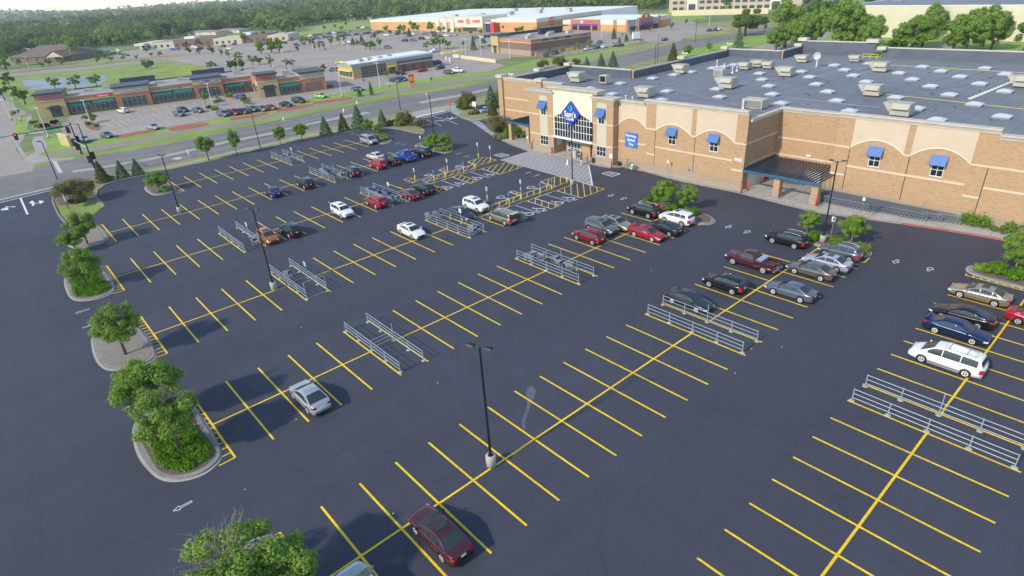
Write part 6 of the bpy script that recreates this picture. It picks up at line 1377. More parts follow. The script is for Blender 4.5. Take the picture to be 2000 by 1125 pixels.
for q, k_, lb, h in [(z10(685,660), 'blue', 'blue accessible sign on a yellow post, leftmost on the far walkway', 2.15), (z10(905,590), 'blue', 'blue accessible sign, second from the left on the far walkway', 2.15), (z10(1265,490), 'blue', 'blue accessible sign, third from the left on the far walkway', 2.15), (z10(1480,425), 'blue', 'blue accessible sign, rightmost on the far walkway', 2.15),
        (z10(315,650), 'white', 'white plate sign at the left tip of the far walkway', 2.4), (z10(950,460), 'white', 'white plate sign above the small hatched box of the far walkway', 2.4), (z10(1550,215), 'white', 'tall post left of its pair at the striped crossing', 3.2), (z10(1790,280), 'white', 'tall post right of its pair at the striped crossing', 3.2),
        (z9(320,755), 'blue', 'blue accessible sign, leftmost on the near walkway', 2.15), (z9(535,685), 'blue', 'blue accessible sign, second from the left on the near walkway', 2.15), (z9(865,575), 'blue', 'blue accessible sign, third from the left on the near walkway', 2.15), (z9(1075,505), 'blue', 'blue accessible sign, rightmost on the near walkway', 2.15),
        (z9(525,545), 'white', 'white plate sign just behind a blue one on the near walkway', 2.4), ((952.5,395), 'white', 'white plate sign beside the white utility vehicle', 2.4), (z9(1345,350), 'none', 'plain yellow bollard left of the lamp base at the crossing', 2)]: stall_sign(q, k_, lb, h)
def post_sign(px, h, w_, hh, label, m_=None, z=.02, face=0.0, sym=None):
    p = G(*px, z); t = empty('road_sign', (p.x, p.y, z), face, label, 'sign'); b = MB(); b.tube([(0,0,0), (0,0,h)], .03, 6); b.build('post', m_galv, t); b = MB(); b.box(-.06, -.035, -w_/2, w_/2, h-hh, h); pl_ = b.build('plate', m_ or m_frame, t)
    if sym: b = MB(); [b.poly3([(-.066, y, z_+h-hh) for y, z_ in q], (.004, 0, 0)) for q in sym]; b.build('symbol', m_trim, pl_)
    return t
post_sign((1622,463), 2.6, .45, .6, 'white plate sign standing between the lamp and right tree of the island', sym=[[(-.08,.15),(.08,.15),(.08,.45),(-.08,.45)]]); post_sign((1314,400), 2.5, .42, .6, 'white plate sign between the two trees of the island by the white vehicle')
post_sign((823,287), 2.3, .35, .5, 'small pale plate sign at the left end of the round shrub island')
p = G(135, 408, .02); t = empty('lane_sign', (p.x, p.y, .02), 0, 'white lane arrow sign in front of the olive brown tree', 'sign'); b = MB(); b.tube([(0,-.3,0), (0,-.3,2.0)], .04, 6); b.tube([(0,.3,0), (0,.3,2.0)], .04, 6); b.build('post', m_black, t); b = MB(); b.box(-.08, -.04, -.85, .85, 1.45, 2.55); q = b.build('plate', m_frame, t)
b = MB(); X = -.086
for pts in ([(.55,1.7),(.62,1.7),(.62,2.05),(.45,2.2),(.40,2.12),(.55,2.0)], [(-.1,1.65),(-.02,1.65),(-.02,2.35),(-.1,2.35)], [(-.16,2.2),(.04,2.2),(-.06,2.42)], [(-.5,1.7),(-.43,1.7),(-.43,2.0),(-.25,2.05),(-.28,2.12),(-.5,2.08)]): b.poly3([(X, y, z) for y, z in pts], (.004, 0, 0))
b.build('arrow_symbol', m_trim, q)
p = G(928, 223, .15); t = empty('lane_sign', (p.x, p.y, .15), 0, 'white square arrow sign on two posts beside the side lane', 'sign'); b = MB()
for y in (-.5, .5): b.tube([(0,y,0), (0,y,3.0)], .05, 6)
b.build('post', m_black, t); b = MB(); b.box(-.08, -.05, -.7, .7, 1.9, 3.0); q = b.build('plate', m_frame, t); b = MB(); [b.poly3([(-.086, y, z) for y, z in pp], (.004, 0, 0)) for pp in ([(-.3,2.1),(-.2,2.1),(-.2,2.7),(-.3,2.7)], [(.2,2.1),(.3,2.1),(.3,2.8),(.2,2.8)])]; b.build('arrow_symbol', m_trim, q)
p = G(880, 219, .05); t = empty('stop_sign', (p.x, p.y, .05), 0, 'red stop sign at the right side of the driveway', 'stop sign'); b = MB(); b.tube([(0,0,0), (0,0,3.0)], .04, 6); b.build('post', m_black, t); b = MB(); b.lathe([(.42, 0), (.42, .03)], 8, (-.08, 0, 2.9), 'x'); b.build('plate', m_red, t)
for a, b_, lb in [(558,252,'tall pale route sign on the median by the road'), (835,203,'pale sign with a yellow base on the small median'), (700,218,'pale sign behind the tallest spruce'), (370,305,'small white reflector post at the median left part'), (672,222,'short white marker on the median')]:
    post_sign((a, b_), 2.8 if a not in (370, 672) else 1.4, .45, .7 if a not in (370, 672) else 1.0, lb)
# ------------------------------------------------------------------ traffic signals
def signal(par, p, a, lit=False):
    d = Vector((math.cos(a), math.sin(a), 0)); n_ = Vector((-d.y, d.x, 0)); p = Vector(p)
    def bx(c, l, w_, h): return [c+d*sx*l+n_*sy*w_+Vector((0,0,sz*h)) for sz in (-1,1) for sx, sy in ((-1,-1),(1,-1),(1,1),(-1,1))]
    F_ = [(0,3,2,1),(4,5,6,7),(0,1,5,4),(1,2,6,5),(2,3,7,6),(3,0,4,7)]
    b = MB(); b.add(bx(p, .16, .28, .62), F_); b.add(bx(p-d*.12, .02, .42, .74), F_); s = b.build('signal_head', m_black, par, world=True)
    for k, z in enumerate((.38, 0, -.38)):
        b = MB(); c = p+Vector((0,0,z))-d*.18; vs = [c+n_*.15*math.cos(q)+Vector((0,0,.15*math.sin(q))) for q in np.linspace(0, 6.283, 13)[:-1]]; b.poly3(vs, -d*.02)
        b.build('lens', mat('lit red lens', (.9,.02,.04), .4, var=0, emit=(1,.03,.08,2.5)) if (lit and k == 0) else m_trim, s, world=True)
        b = MB(); b.tube([c+Vector((0,0,.17)), c+Vector((0,0,.17))-d*.25], .10, 6); b.build('visor', m_black, s, world=True)
p = G(160, 301, .02); t = empty('traffic_signal', p, 0, 'black mast arm signal over the side street with a red light and green street sign', 'traffic signal')
hT = 7.2; top = p+Vector((0,0,hT)); e = G(-30, 274, hT-.6); b = MB(); b.tube([p, top], [.16, .11], 8); b.tube([p, p+Vector((0,0,.5))], .24, 8); b.build('pole', m_black, t, world=True)
b = MB(); b.tube([top-Vector((0,0,.6)), e], [.10, .05], 8); b.tube([top-Vector((0,0,1.5)), top.lerp(e, .55)-Vector((0,0,.75))], .035, 6); b.build('mast_arm', m_black, t, world=True)
aa = math.atan2(Fv.y, Fv.x); sp = top-Vector((0,0,.6)); tt = (160-18)/(160+30)
for f_, lit in ((.66, True), (.05, False)): signal(t, sp.lerp(e, f_)+Vector((0,0,-.35 if lit else -.9)), aa, lit)
signal(t, p+Vector((.35,.2,3.4)), aa); b = MB(); c = sp.lerp(e, .20); dd = (e-sp).normalized(); b.poly3([c-dd*1.6+Vector((0,0,-.28)), c+dd*1.6+Vector((0,0,-.28)), c+dd*1.6+Vector((0,0,.30)), c-dd*1.6+Vector((0,0,.30))], Fv.xy.normalized().to_3d()*.03 if False else (.03, .03, 0)); b.build('street_sign', m_greensg, t, world=True)
b = MB(); c = sp.lerp(e, .80); b.poly3([c-dd*.5+Vector((0,0,-.5)), c+dd*.5+Vector((0,0,-.5)), c+dd*.5+Vector((0,0,.4)), c-dd*.5+Vector((0,0,.4))], (.03, .03, 0)); b.build('lane_plate', m_frame, t, world=True)
p = G(192, 345, .02); t = empty('traffic_signal', p, 0, 'tall black signal pole with stacked signal heads by the ragged conifer', 'traffic signal'); b = MB(); b.tube([p, p+Vector((0,0,10.4))], [.17, .08], 8); b.tube([p+Vector((0,0,10.2)), p+Vector((-1.2,1.2,10.5))], .04, 6); b.build('pole', m_black, t, world=True)
signal(t, p+Vector((-.3,-.3,3.6)), aa); signal(t, p+Vector((.4,.3,4.1)), aa+.8); signal(t, p+Vector((.1,-.4,2.2)), aa-.7)
a0 = p+Vector((0,0,5.8)); e = G(143, 274, 6.4); b = MB(); b.tube([a0, e], [.09, .05], 8); b.build('mast_arm', m_galv, t, world=True); signal(t, e+Vector((0,0,-.4)), aa); signal(t, a0.lerp(e, .8)+Vector((0,0,-.9)), aa+.5)
b = MB(); c = a0.lerp(e, .35); dd = (e-a0).normalized(); b.poly3([c-dd*.9+Vector((0,0,-.2)), c+dd*.9+Vector((0,0,-.2)), c+dd*.9+Vector((0,0,.25)), c-dd*.9+Vector((0,0,.25))], (.03, .03, 0)); b.build('street_sign', m_greensg, t, world=True)
# splash mark on the asphalt and small litter
sheet('splash_mark', [(1030,757),(1038,753),(1047,762),(1044,775),(1038,785),(1034,800),(1028,815),(1024,830),(1028,842),(1021,838),(1019,822),(1026,805),(1030,785),(1027,770)], .0155, mat('pale dried splash', (.095,.11,.125), .9, var=.35, scale=2))
for k, (a, b_) in enumerate([(1468,681),(1527,678),(1436,729),(588,640),(579,819),(768,1003),(710,508),(478,956),(1272,528),(855,748)]):
    g = MB(); rq = random.Random(k); g.prism([(.07*math.cos(q)*rq.uniform(.6,1.2), .05*math.sin(q)*rq.uniform(.6,1.2)) for q in np.linspace(0, 6.28, 7)[:-1]], 0, .015); o = g.build('paper_scrap', m_frame); o.location = G(a, b_, .018); tag(o, 'small pale scrap of litter lying on the dark asphalt', 'litter', 'scraps of litter on the asphalt')
# ------------------------------------------------------------------ people
m_skin = mat('skin', (.48,.28,.19), .6, var=.04); m_hair = mat('dark hair', (.03,.02,.015), .7, var=.1)
def person(loc, rz, label, top, bottom, hairc=m_hair, arms=(.5, -.2, .5, -.2), stride=.22, h=1.72, bag=None, lean=0.0):
    t = bpy.data.objects.new('person', None); t.location = loc; t.rotation_euler = (0, 0, rz); t.scale = (h/1.72,)*3; COL.objects.link(t); tag(t, label, 'person')
    J = {'pel': (0,0,.95), 'wai': (.02*1+lean*.3,0,1.08), 'che': (.03+lean*.7,0,1.32), 'nek': (.03+lean,0,1.48), 'hd0': (.04+lean,0,1.55), 'hd1': (.055+lean,0,1.64), 'hd2': (.05+lean,0,1.70)}
    R_ = {'pel': (.155,.12), 'wai': (.14,.105), 'che': (.165,.12), 'nek': (.055,.055), 'hd0': (.075,.07), 'hd1': (.095,.085), 'hd2': (.075,.07)}; E_ = [('pel','wai'),('wai','che'),('che','nek'),('nek','hd0'),('hd0','hd1'),('hd1','hd2')]
    def leg(s, f):
        J['hip%d'%s] = (0, s*.095, .88); J['kne%d'%s] = (f*.55+.05, s*.10, .49); J['ank%d'%s] = (f-.02, s*.10, .10); J['toe%d'%s] = (f+.15, s*.11, .045)
        for k, r in (('hip', .088), ('kne', .058), ('ank', .042), ('toe', .036)): R_['%s%d'%(k,s)] = (r, r)
        E_.extend([('pel','hip%d'%s),('hip%d'%s,'kne%d'%s),('kne%d'%s,'ank%d'%s),('ank%d'%s,'toe%d'%s)])
    leg(1, stride); leg(-1, -stride)
    def arm(s, up, fo):
        sh = Vector((.02+lean*.9, s*.19, 1.40)); el = sh+Vector((math.sin(up)*.28, s*.04, -math.cos(up)*.28)); wr = el+Vector((math.sin(up+fo)*.25, -s*.02, -math.cos(up+fo)*.25)); d = (wr-el).normalized(); pa = wr+d*.06
        for k, v, r in (('sho', sh, .058), ('elb', el, .042), ('wri', wr, .030), ('pal', pa, .034)): J[k+str(s)] = tuple(v); R_[k+str(s)] = (r, r*.8)
        E_.extend([('che','sho%d'%s),('sho%d'%s,'elb%d'%s),('elb%d'%s,'wri%d'%s),('wri%d'%s,'pal%d'%s)])
        for q in range(4):
            o = Vector((0, 0, 0))+d*(.055+.012*(q in (1, 2)))+Vector((.018*(q-1.5)*1.2, 0, -.01*q)); m1 = 'f%d%d'%(q, s); J[m1] = tuple(pa+o*.6+Vector((.0, 0, 0))); J[m1+'b'] = tuple(pa+o*1.2+Vector((0, -s*.012, 0))); R_[m1] = (.010, .010); R_[m1+'b'] = (.007, .007); E_.extend([('pal%d'%s, m1), (m1, m1+'b')])
        J['t%d'%s] = tuple(pa+Vector((.035, -s*.01, 0))); R_['t%d'%s] = (.010, .010); E_.append(('pal%d'%s, 't%d'%s))
    arm(1, arms[0], arms[1]); arm(-1, arms[2], arms[3])
    ks = list(J); me = bpy.data.meshes.new('person_body'); me.from_pydata([J[k] for k in ks], [(ks.index(a), ks.index(b)) for a, b in E_], []); o = bpy.data.objects.new('tmp', me); COL.objects.link(o)
    md = o.modifiers.new('s', 'SKIN'); 
    for k, v in zip(ks, me.skin_vertices[0].data): v.radius = R_[k]; v.use_root = (k == 'pel')
    sb = o.modifiers.new('u', 'SUBSURF'); sb.levels = 1; sb.render_levels = 1
    dg = bpy.context.evaluated_depsgraph_get(); m2 = bpy.data.meshes.new_from_object(o.evaluated_get(dg)); bpy.data.objects.remove(o)
    m2.materials.clear(); [m2.materials.append(q) for q in (m_skin, top, bottom, m_trim)]
    for f in m2.polygons:
        c = f.center; f.use_smooth = True
        f.material_index = 3 if c.z < .075 else 2 if c.z < .97 and abs(c.y) < .17 else 1 if (c.z < 1.47 and c.z > .97 and (abs(c.y) < .2 or c.z > 1.15)) else 0
    b_ = bpy.data.objects.new('body', m2); COL.objects.link(b_); b_.parent = t
    hd = Vector(J['hd1']); g = MB(); g.smooth = True; g.lathe([(.02,-.01), (.075,-.03), (.108,-.06), (.112,.0), (.10,.05), (.06,.09), (.01,.105)], 12, (hd.x-.022, 0, hd.z+.025)); g.build('hair', hairc, t)
    g = MB(); g.taper(hd.x+.085, hd.x+.115, -.014, .014, hd.z-.035, hd.z-.005, .004)
    for s in (1, -1): g.box(hd.x+.078, hd.x+.096, s*.036-.012, s*.036+.012, hd.z+.005, hd.z+.016)
    g.box(hd.x+.078, hd.x+.094, -.025, .025, hd.z-.062, hd.z-.054); g.build('face', mat('face shade', (.30,.13,.10), .7, var=0), t)
    return t
m_dk = mat('dark cloth', (.03,.028,.04), .9, var=.1); m_lt = mat('pale cloth', (.60,.58,.55), .9, var=.08); m_bl = mat('blue shirt', (.015,.09,.40), .8, var=.08); m_jn = mat('blue jeans', (.03,.07,.18), .9, var=.1); m_pk = mat('pinkish grey cloth', (.34,.27,.25), .9, var=.1)
person(G(1135, 323, .018), 0.3, 'person in a dark top and pale trousers walking across the striped crossing to the doors', m_dk, m_lt)
person(G(1224, 331, .14), -1.3, 'person in pinkish grey clothes pushing a loaded cart along the wall', m_pk, m_pk, arms=(.9, .5, .9, .5), stride=.16)
q = G(1234, 332, .14); cart(c1, q.x, q.y, math.pi-.2, 'cart loaded with white boxes pushed along the wall', 'loose carts', .14)
g = MB(); g.box(-.22, .22, -.35, .1, .0, .45); o = g.build('carton', m_frame); o.location = (q.x, q.y, .70); tag(o, 'white carton sticking out of the pushed cart', 'carton')
g = MB(); g.taper(-.18, .18, -.2, .25, .0, .22, .03); o = g.build('green_bag', mat('lime bag', (.35,.75,.15), .6, var=.1)); o.location = (q.x, q.y+.05, .32); tag(o, 'lime green bag on the lower tray of the pushed cart', 'bag')
person(G(1012, 431, .018), 2.6, 'man in a bright blue shirt unloading at the open rear of the tan minivan', m_bl, m_jn, arms=(1.2, .4, 1.0, .5), stride=.10, h=1.85, lean=.10)
q = G(1021, 432, .018); cart(c1, q.x, q.y, 2.5, 'cart standing beside the man at the tan minivan', 'loose carts', .018)
g = MB(); g.box(-.2, .2, -.3, .25, .0, .38); o = g.build('carton', mat('brown cardboard', (.30,.20,.11), .9, var=.15)); o.location = (q.x, q.y, .60); tag(o, 'brown carton in the cart behind the tan minivan', 'carton')
# ------------------------------------------------------------------ strip mall, restaurant, shops, supermarket
class Frame:
    """building frame: u along the front (left to right as seen), v into the building"""
    def __init__(self, o, e, name, label, cat, group=None):
        self.o = Vector((o.x, o.y, 0)); d = Vector((e.x-o.x, e.y-o.y, 0)); self.L = d.length; self.d = d.normalized(); self.n = Vector((-self.d.y, self.d.x, 0))
        if self.n.dot(Vector((o.x-CX, o.y-CY, 0))) < 0: self.n = -self.n
        self.t = empty(name, self.o, 0, label, cat, group)
    def P(self, u, v, z): return self.o+self.d*u+self.n*v+Vector((0, 0, z))
    def U(self, px, py): return (G(px, py)-self.o).dot(self.d)
    def box(self, name, u0, u1, v0, v1, z0, z1, m_, parent=None, label=None):
        b = MB(); b.add([self.P(u, v, z) for z in (z0, z1) for u, v in ((u0, v0), (u1, v0), (u1, v1), (u0, v1))], [(0,3,2,1),(4,5,6,7),(0,1,5,4),(1,2,6,5),(2,3,7,6),(3,0,4,7)]); o = b.build(name, m_, parent or self.t, world=True)
        if label: o['label'] = label
        return o
    def text(self, s, size, u, v, z, m_, parent=None, sx=1.0, bold=.01, name='sign_lettering'):
        return text_mesh(s, size, parent or self.t, name, m_, face_mtx(self.P(u, v, z), self.d, (0, 0, 1)), .03, bold, sx=sx)
    def stext(self, s, size, u, v, z, m_, side=-1, sx=1.0):
        return text_mesh(s, size, self.t, 'sign_lettering', m_, face_mtx(self.P(u, v, z), self.n*-1 if side < 0 else self.n, (0, 0, 1)), .03, .01, sx=sx)
    def shop(self, u0, u1, h=2.9, awn=True, z0=.5, v=0.0):
        g = self.box('shop_window', u0, u1, v-.06, v+.1, z0, h, m_glassb)
        b = MB(); n = max(3, int((u1-u0)/1.3))
        F8 = [(0,3,2,1),(4,5,6,7),(0,1,5,4),(1,2,6,5),(2,3,7,6),(3,0,4,7)]
        for k in range(n+1): u = u0+(u1-u0)*k/n; b.add([self.P(uu, vv, z) for z in (z0, h) for uu, vv in ((u-.05, v-.12), (u+.05, v-.12), (u+.05, v-.061), (u-.05, v-.061))], F8)
        for z in (z0, h-.75, h-.06): b.add([self.P(uu, vv, zz) for zz in (z, z+.08) for uu, vv in ((u0, v-.115), (u1, v-.115), (u1, v-.062), (u0, v-.062))], F8)
        b.build('window_frame', m_alu, g, world=True)
        if awn:
            b = MB(); b.add([self.P(u0-.2, v-.02, h+.75), self.P(u1+.2, v-.02, h+.75), self.P(u1+.2, v-1.1, h-.25), self.P(u0-.2, v-1.1, h-.25), self.P(u0-.2, v-.02, h-.25), self.P(u1+.2, v-.02, h-.25)], [(0,1,2,3),(0,3,4),(1,5,2),(3,2,5,4)]); b.build('awning', m_teal, self.t, world=True)
m_beige = mat('beige render panel', (.44,.38,.28), .85, var=.05); m_roofb = mat('light grey gravel roof', (.33,.31,.28), .9, var=.12, scale=.3); m_roofw = mat('white membrane roof', (.80,.80,.79), .6, var=.05, scale=.1)
m_pink = mat('pink sign letters', (.62,.10,.38), .5, var=0); m_redl = mat('red sign letters', (.75,.03,.03), .5, var=0); m_purple = mat('purple awning', (.18,.03,.30), .6, var=.05); m_lime = mat('lime sign stripe', (.25,.55,.05), .5, var=0)
m_orange = mat('orange brown block wall', (.55,.30,.12), .9, var=.06, scale=.2); m_creamw = mat('pale cream wall', (.66,.60,.47), .9, var=.05, scale=.2)
A = Frame(G(84, 231), G(437, 186), 'shop_row', 'long brick strip mall with teal awnings and corner tower shops across the road', 'shops')
U0 = [A.U(*p) for p in ((84,231), (136,226), (232,213), (300,205), (384,193), (440,186))]; U0[0] = 0; ue = U0[5]+9.5
D1 = 20
def sect(F, u0, u1, v0, v1, h, base, top, zsplit, cap=True, roof=m_roofb):
    F.box('wall', u0, u1, v0, v1, 0, zsplit, base); F.box('wall', u0, u1, v0-.04, v1, zsplit, h, top)
    F.box('stone_band', u0, u1, v0-.12, v0-.045, zsplit-.12, zsplit+.12, m_band)
    if cap: F.box('parapet_cap', u0-.35, u1+.35, v0-.7, v1*.35 if v1 > 12 else v1, h, h+.45, m_darkcap)
    else: F.box('parapet_cap', u0, u1, v0-.15, v0+.3, h, h+.22, m_cap); F.box('roof', u0+.01, u1-.01, v0+.3, v1-.01, h-.5, h+.04, roof)
sect(A, U0[0], U0[1], -1.2, 9, 6.9, m_stone, m_brickr, 5.0); sect(A, U0[1], U0[2], 0, D1, 5.2, m_brickd, m_brickr, 3.9, False); sect(A, U0[2], U0[3], -.8, D1*.5, 6.3, m_brickr, m_beige, 4.6); sect(A, U0[3], U0[4], 0, D1, 5.2, m_brickd, m_brickr, 3.9, False); sect(A, U0[4], U0[5], -.8, D1*.5, 6.2, m_brickr, m_beige, 4.6); sect(A, U0[5], ue, 0, D1, 5.2, m_brickd, m_brickr, 3.9, False)
A.box('roof', U0[0]+.5, U0[1]-.01, 9.01, D1-.01, 4.2, 4.75, m_roofb); A.box('roof', U0[2]+.01, U0[3]-.01, D1*.5+.01, D1-.01, 4.2, 4.75, m_roofb); A.box('roof', U0[4]+.01, U0[5]-.01, D1*.5+.01, D1-.01, 4.2, 4.75, m_roofb)
A.box('rear_parapet', U0[0]+8, ue, D1, D1+.3, 0, 5.6, m_darkcap); A.box('rear_parapet', U0[0]+22, U0[0]+33, D1-.35, D1-.02, 4.8, 7.2, m_darkcap); A.box('rear_parapet', U0[0]+45, U0[0]+56, D1-.35, D1-.02, 4.8, 7.2, m_darkcap)
A.box('shop_door', U0[0]+2.8, U0[1]-1.6, -1.3, -1.1, 0, 3.4, m_glassb); A.box('door_canopy', U0[0]+2.2, U0[1]-1.0, -2.2, -1.25, 2.7, 2.95, m_darkcap); A.box('shop_window', U0[0]+.7, U0[0]+2.2, -1.28, -1.1, .8, 3.0, m_glassb) if False else None
A.text('CUPCAKE', 1.15, U0[0]+4.6, -1.32, 6.15, m_pink); A.text('SHOP', .75, U0[0]+4.6, -1.32, 5.35, m_pink)
w_ = (U0[2]-U0[1]); A.shop(U0[1]+.8, U0[1]+w_*.46); A.shop(U0[1]+w_*.55, U0[2]-.6); sg_ = A.box('shop_sign', U0[1]+w_*.60, U0[1]+w_*.93, -.22, -.06, 4.2, 5.0, m_redl); A.text('PapaMurphy\'s', .55, U0[1]+w_*.77, -.25, 4.62, m_white, sg_); A.box('sign_stripe', U0[1]+w_*.64, U0[1]+w_*.90, -.24, -.05, 4.02, 4.18, m_lime)
A.shop(U0[2]+1.6, U0[3]-1.4, 3.3, False, .3, -.8); A.text("Jersey Mike's Subs", .95, (U0[2]+U0[3])/2, -1.0, 5.4, m_white)
w_ = (U0[4]-U0[3]); A.shop(U0[3]+.6, U0[3]+w_*.46); A.shop(U0[3]+w_*.54, U0[4]-.7); A.box('sign_stripe', U0[3]+w_*.25, U0[3]+w_*.68, -.24, -.05, 3.98, 4.2, m_lime); A.box('sign_board', U0[3]+w_*.25, U0[3]+w_*.68, -.14, -.05, 4.25, 5.1, m_brickd); A.text('PET EVOLUTION', .72, U0[3]+w_*.46, -.2, 4.65, mat('pale sign letters', (.5,.5,.42), .5, var=0))
A.shop(U0[4]+1.2, U0[5]-1.2, 3.3, False, .3, -.8); A.text('Haus', .85, U0[4]+3.2, -1.0, 5.4, m_white); A.text('Dental', .85, (U0[4]+U0[5])/2, -1.0, 5.4, mat('violet sign letters', (.05,.03,.35), .5, var=0)); A.text('Kare', .85, U0[5]-3.0, -1.0, 5.4, m_white)
A.shop(U0[5]+1.2, U0[5]+7.0)
# forward wing with the corner tower
B2 = Frame(G(509, 192), G(509, 192)+A.d*20, 'shop_row', 'forward wing of the strip mall with a pale stone corner tower and red lettering', 'shops')
V1 = [0, B2.U(549, 187), B2.U(587, 178), B2.U(632, 171)]; V1 = [0, max(5.5, V1[1]), max(11, V1[2]), max(17, V1[3])]
sect(B2, V1[0], V1[1], 0, 7, 7.0, m_stone, m_brickr, 5.0); sect(B2, V1[1], V1[2], .6, 20, 5.2, m_brickd, m_brickr, 3.9, False); sect(B2, V1[2], V1[3], .2, 12, 6.0, m_brickr, m_beige, 4.3); B2.box('wall', 0.02, V1[1]-.02, 7.01, 20, 0, 5.2, m_brickr); B2.box('roof', V1[2]+.01, V1[3]-.01, 12.01, 20, 0, 4.8, m_roofb)
B2.box('shop_door', V1[1]*.25, V1[1]*.78, -.1, .1, 0, 3.8, m_glassb); B2.box('door_canopy', V1[1]*.12, V1[1]*.9, -.9, -.05, 2.9, 3.15, m_darkcap); B2.text('xfinity', 1.35, V1[1]*.5, -.12, 6.1, m_redl); B2.stext('xfinity', .9, -.12, 2.2, 6.1, m_redl)
B2.box('side_door', -.1, .1, 1.5, 4.5, 0, 3.6, m_glassb); b = MB(); b.add([B2.P(-.02, 8.5, 3.6), B2.P(-.02, 12.5, 3.6), B2.P(-1.0, 12.5, 2.7), B2.P(-1.0, 8.5, 2.7), B2.P(-.02, 8.5, 2.7), B2.P(-.02, 12.5, 2.7)], [(0,1,2,3),(0,3,4),(1,5,2)]); b.build('awning', m_teal, B2.t, world=True); B2.box('side_window', -.08, .1, 8.7, 12.3, .6, 2.9, m_glassb)
B2.shop(V1[1]+.8, V1[2]-.6, 2.9, True, .5, .6); B2.box('panel_window', V1[2]+1.5, V1[3]-1.5, .1, .3, .4, 3.0, m_brickd)
for F_, u, v, z, lb in [(A, 12, 9, 4.75, 0), (A, 17, 12, 4.75, 0), (A, 22, 6, 4.75, 0), (A, 33, 8, 4.75, 0), (A, 40, 10, 4.75, 0), (A, 58, 9, 5.2, 0), (B2, V1[1]+3, 9, 5.2, 0)]: F_.box('roof_unit', u, u+2.4, v, v+1.8, z, z+1.4, m_unit)
# red mulch beds and kerbed islands of the strip mall lot
for pts in [[(224,266),(240,262),(270,257),(300,253),(310,254),(300,258),(270,263),(240,270),(226,271)], [(328,250),(350,245),(380,242),(405,240),(408,243),(390,249),(350,255),(332,256)], [(448,231),(480,226),(500,223),(523,219),(524,223),(500,229),(470,233),(450,235)], [(538,214),(560,209),(590,205),(610,203),(612,207),(590,212),(560,217),(540,218)], [(610,199),(640,195),(670,191),(688,190),(688,194),(660,198),(630,202),(612,203)]]:
    sheet('red_mulch_bed', pts, .03, m_redmulch)
for pts, f in [([(165,246),(172,242),(196,247),(194,254),(182,256),(170,252)], m_redmulch), ([(402,210),(408,208),(424,211),(440,215),(424,219),(412,216)], m_redmulch), ([(470,201),(478,199),(500,203),(492,206),(476,204)], m_redmulch), ([(62,246),(66,243),(110,238),(116,245),(96,252),(72,254)], m_redmulch), ([(440,190),(446,187),(462,191),(456,195)], m_redmulch), ([(637,171),(650,167),(657,172),(645,175)], m_redmulch), ([(744,163),(760,160),(790,158),(783,163),(760,167)], m_conc)]:
    island(P2(pts), f, .12, .5)
for k, (a, b_, w_, h, mm, lb) in enumerate([(67,244,2.2,1.8,'pale','pale grassy shrub at the corner shop patio'), (75,250,2.0,1.4,'green','green shrub beside the pale one at the corner patio'), (90,249,2.2,1.5,'wine','dark purple shrub before the corner shop door'), (107,243,2.2,1.6,'wine','second dark purple shrub before the corner shop door'), (174,244,1.8,1.2,'dark','shrub left of the lamp base in the first strip mall island'), (188,248,1.8,1.2,'green','shrub right of the lamp base in the first strip mall island'), (408,212,2,1.2,'dark','shrub left in the dental shop island'), (420,215,2,1.2,'green','shrub right in the dental shop island'), (484,200,2,1.3,'green','round shrub in the tower shop island'), (448,189,3,1.3,'green','shrubs before the recessed strip mall window'), (565,176,4,1.3,'green','shrub bed left under the forward wing window'), (600,172,4,1.2,'green','shrub bed right under the forward wing panel'), (645,170,2,1,'green','low shrub on the island at the right end of the strip mall'), (32,228,3,2.8,'green','rounded bush beside the short white lamp post')]): shrub(a, b_, w_, w_*.7, h, mm, lb, n=500, leaf=.2, z=.1)
# stone monument wall at the corner, patio wall
Fm = Frame(G(122, 283), G(138, 287), 'monument_wall', 'yellow limestone monument wall on the lawn behind the signal mast', 'wall'); Fm.box('stone_face', -1, 5, 0, .6, 0, 2.6, m_stone); Fm.box('cap', -1.1, 5.1, -.1, .7, 2.6, 2.8, m_cap)
Fp = Frame(G(76, 246), G(115, 240), 'patio_wall', 'low pale patio wall in front of the corner shop', 'wall'); Fp.box('wall', 0, 7.5, 0, .3, 0, .7, m_cap)
# restaurant
R = Frame(G(692, 155), G(847, 131), 'restaurant', 'small yellow stone restaurant with a grey metal band and a white roof', 'restaurant'); L_ = R.L; W_ = 13.0
R.box('wall', 0, L_, 0, W_, 0, 4.1, m_brickd); R.box('wall', -.15, 3.2, -.15, W_+.1, 0, 4.2, m_stone); R.box('wall', L_*.40, L_*.53, -.5, .5, 0, 4.3, m_stone); R.box('metal_band', -.3, L_+.1, -.25, W_+.2, 4.1, 5.2, mat('grey metal band', (.32,.34,.37), .5, .2, var=.05)); R.box('metal_band', L_*.3, L_+.12, .5, W_-.5, 5.2, 5.7, m_roofw)
R.box('roof', .3, L_-.2, .3, W_-.3, 4.9, 5.24, m_roofw); R.box('stone_band', L_*.55, L_, -.06, 0, 2.85, 3.05, m_frame)
R.shop(3.6, 6.0, 2.5, False, .9); R.shop(7.0, L_*.40-.3, 2.5, False, .9); g = R.box('entrance_door', L_*.42, L_*.50, -.6, -.45, 0, 2.3, m_glassb); R.box('door_awning', L_*.41, L_*.51, -1.3, -.5, 2.5, 2.8, mat('bright yellow awning', (.80,.68,.03), .5, var=.03))
b = MB()
for k in range(12):
    t0, t1 = k/12, (k+1)/12; f = lambda t: 4.9+.9*math.sin(math.pi*t); b.add([R.P(-.9, -.3+(W_+.6)*t, f(t)+dz) for t in (t0, t1) for dz in (0, .25)]+[R.P(-.4, -.3+(W_+.6)*t, f(t)+dz) for t in (t0, t1) for dz in (0, .25)], [(0,1,3,2),(4,6,7,5),(1,5,7,3),(0,2,6,4)])
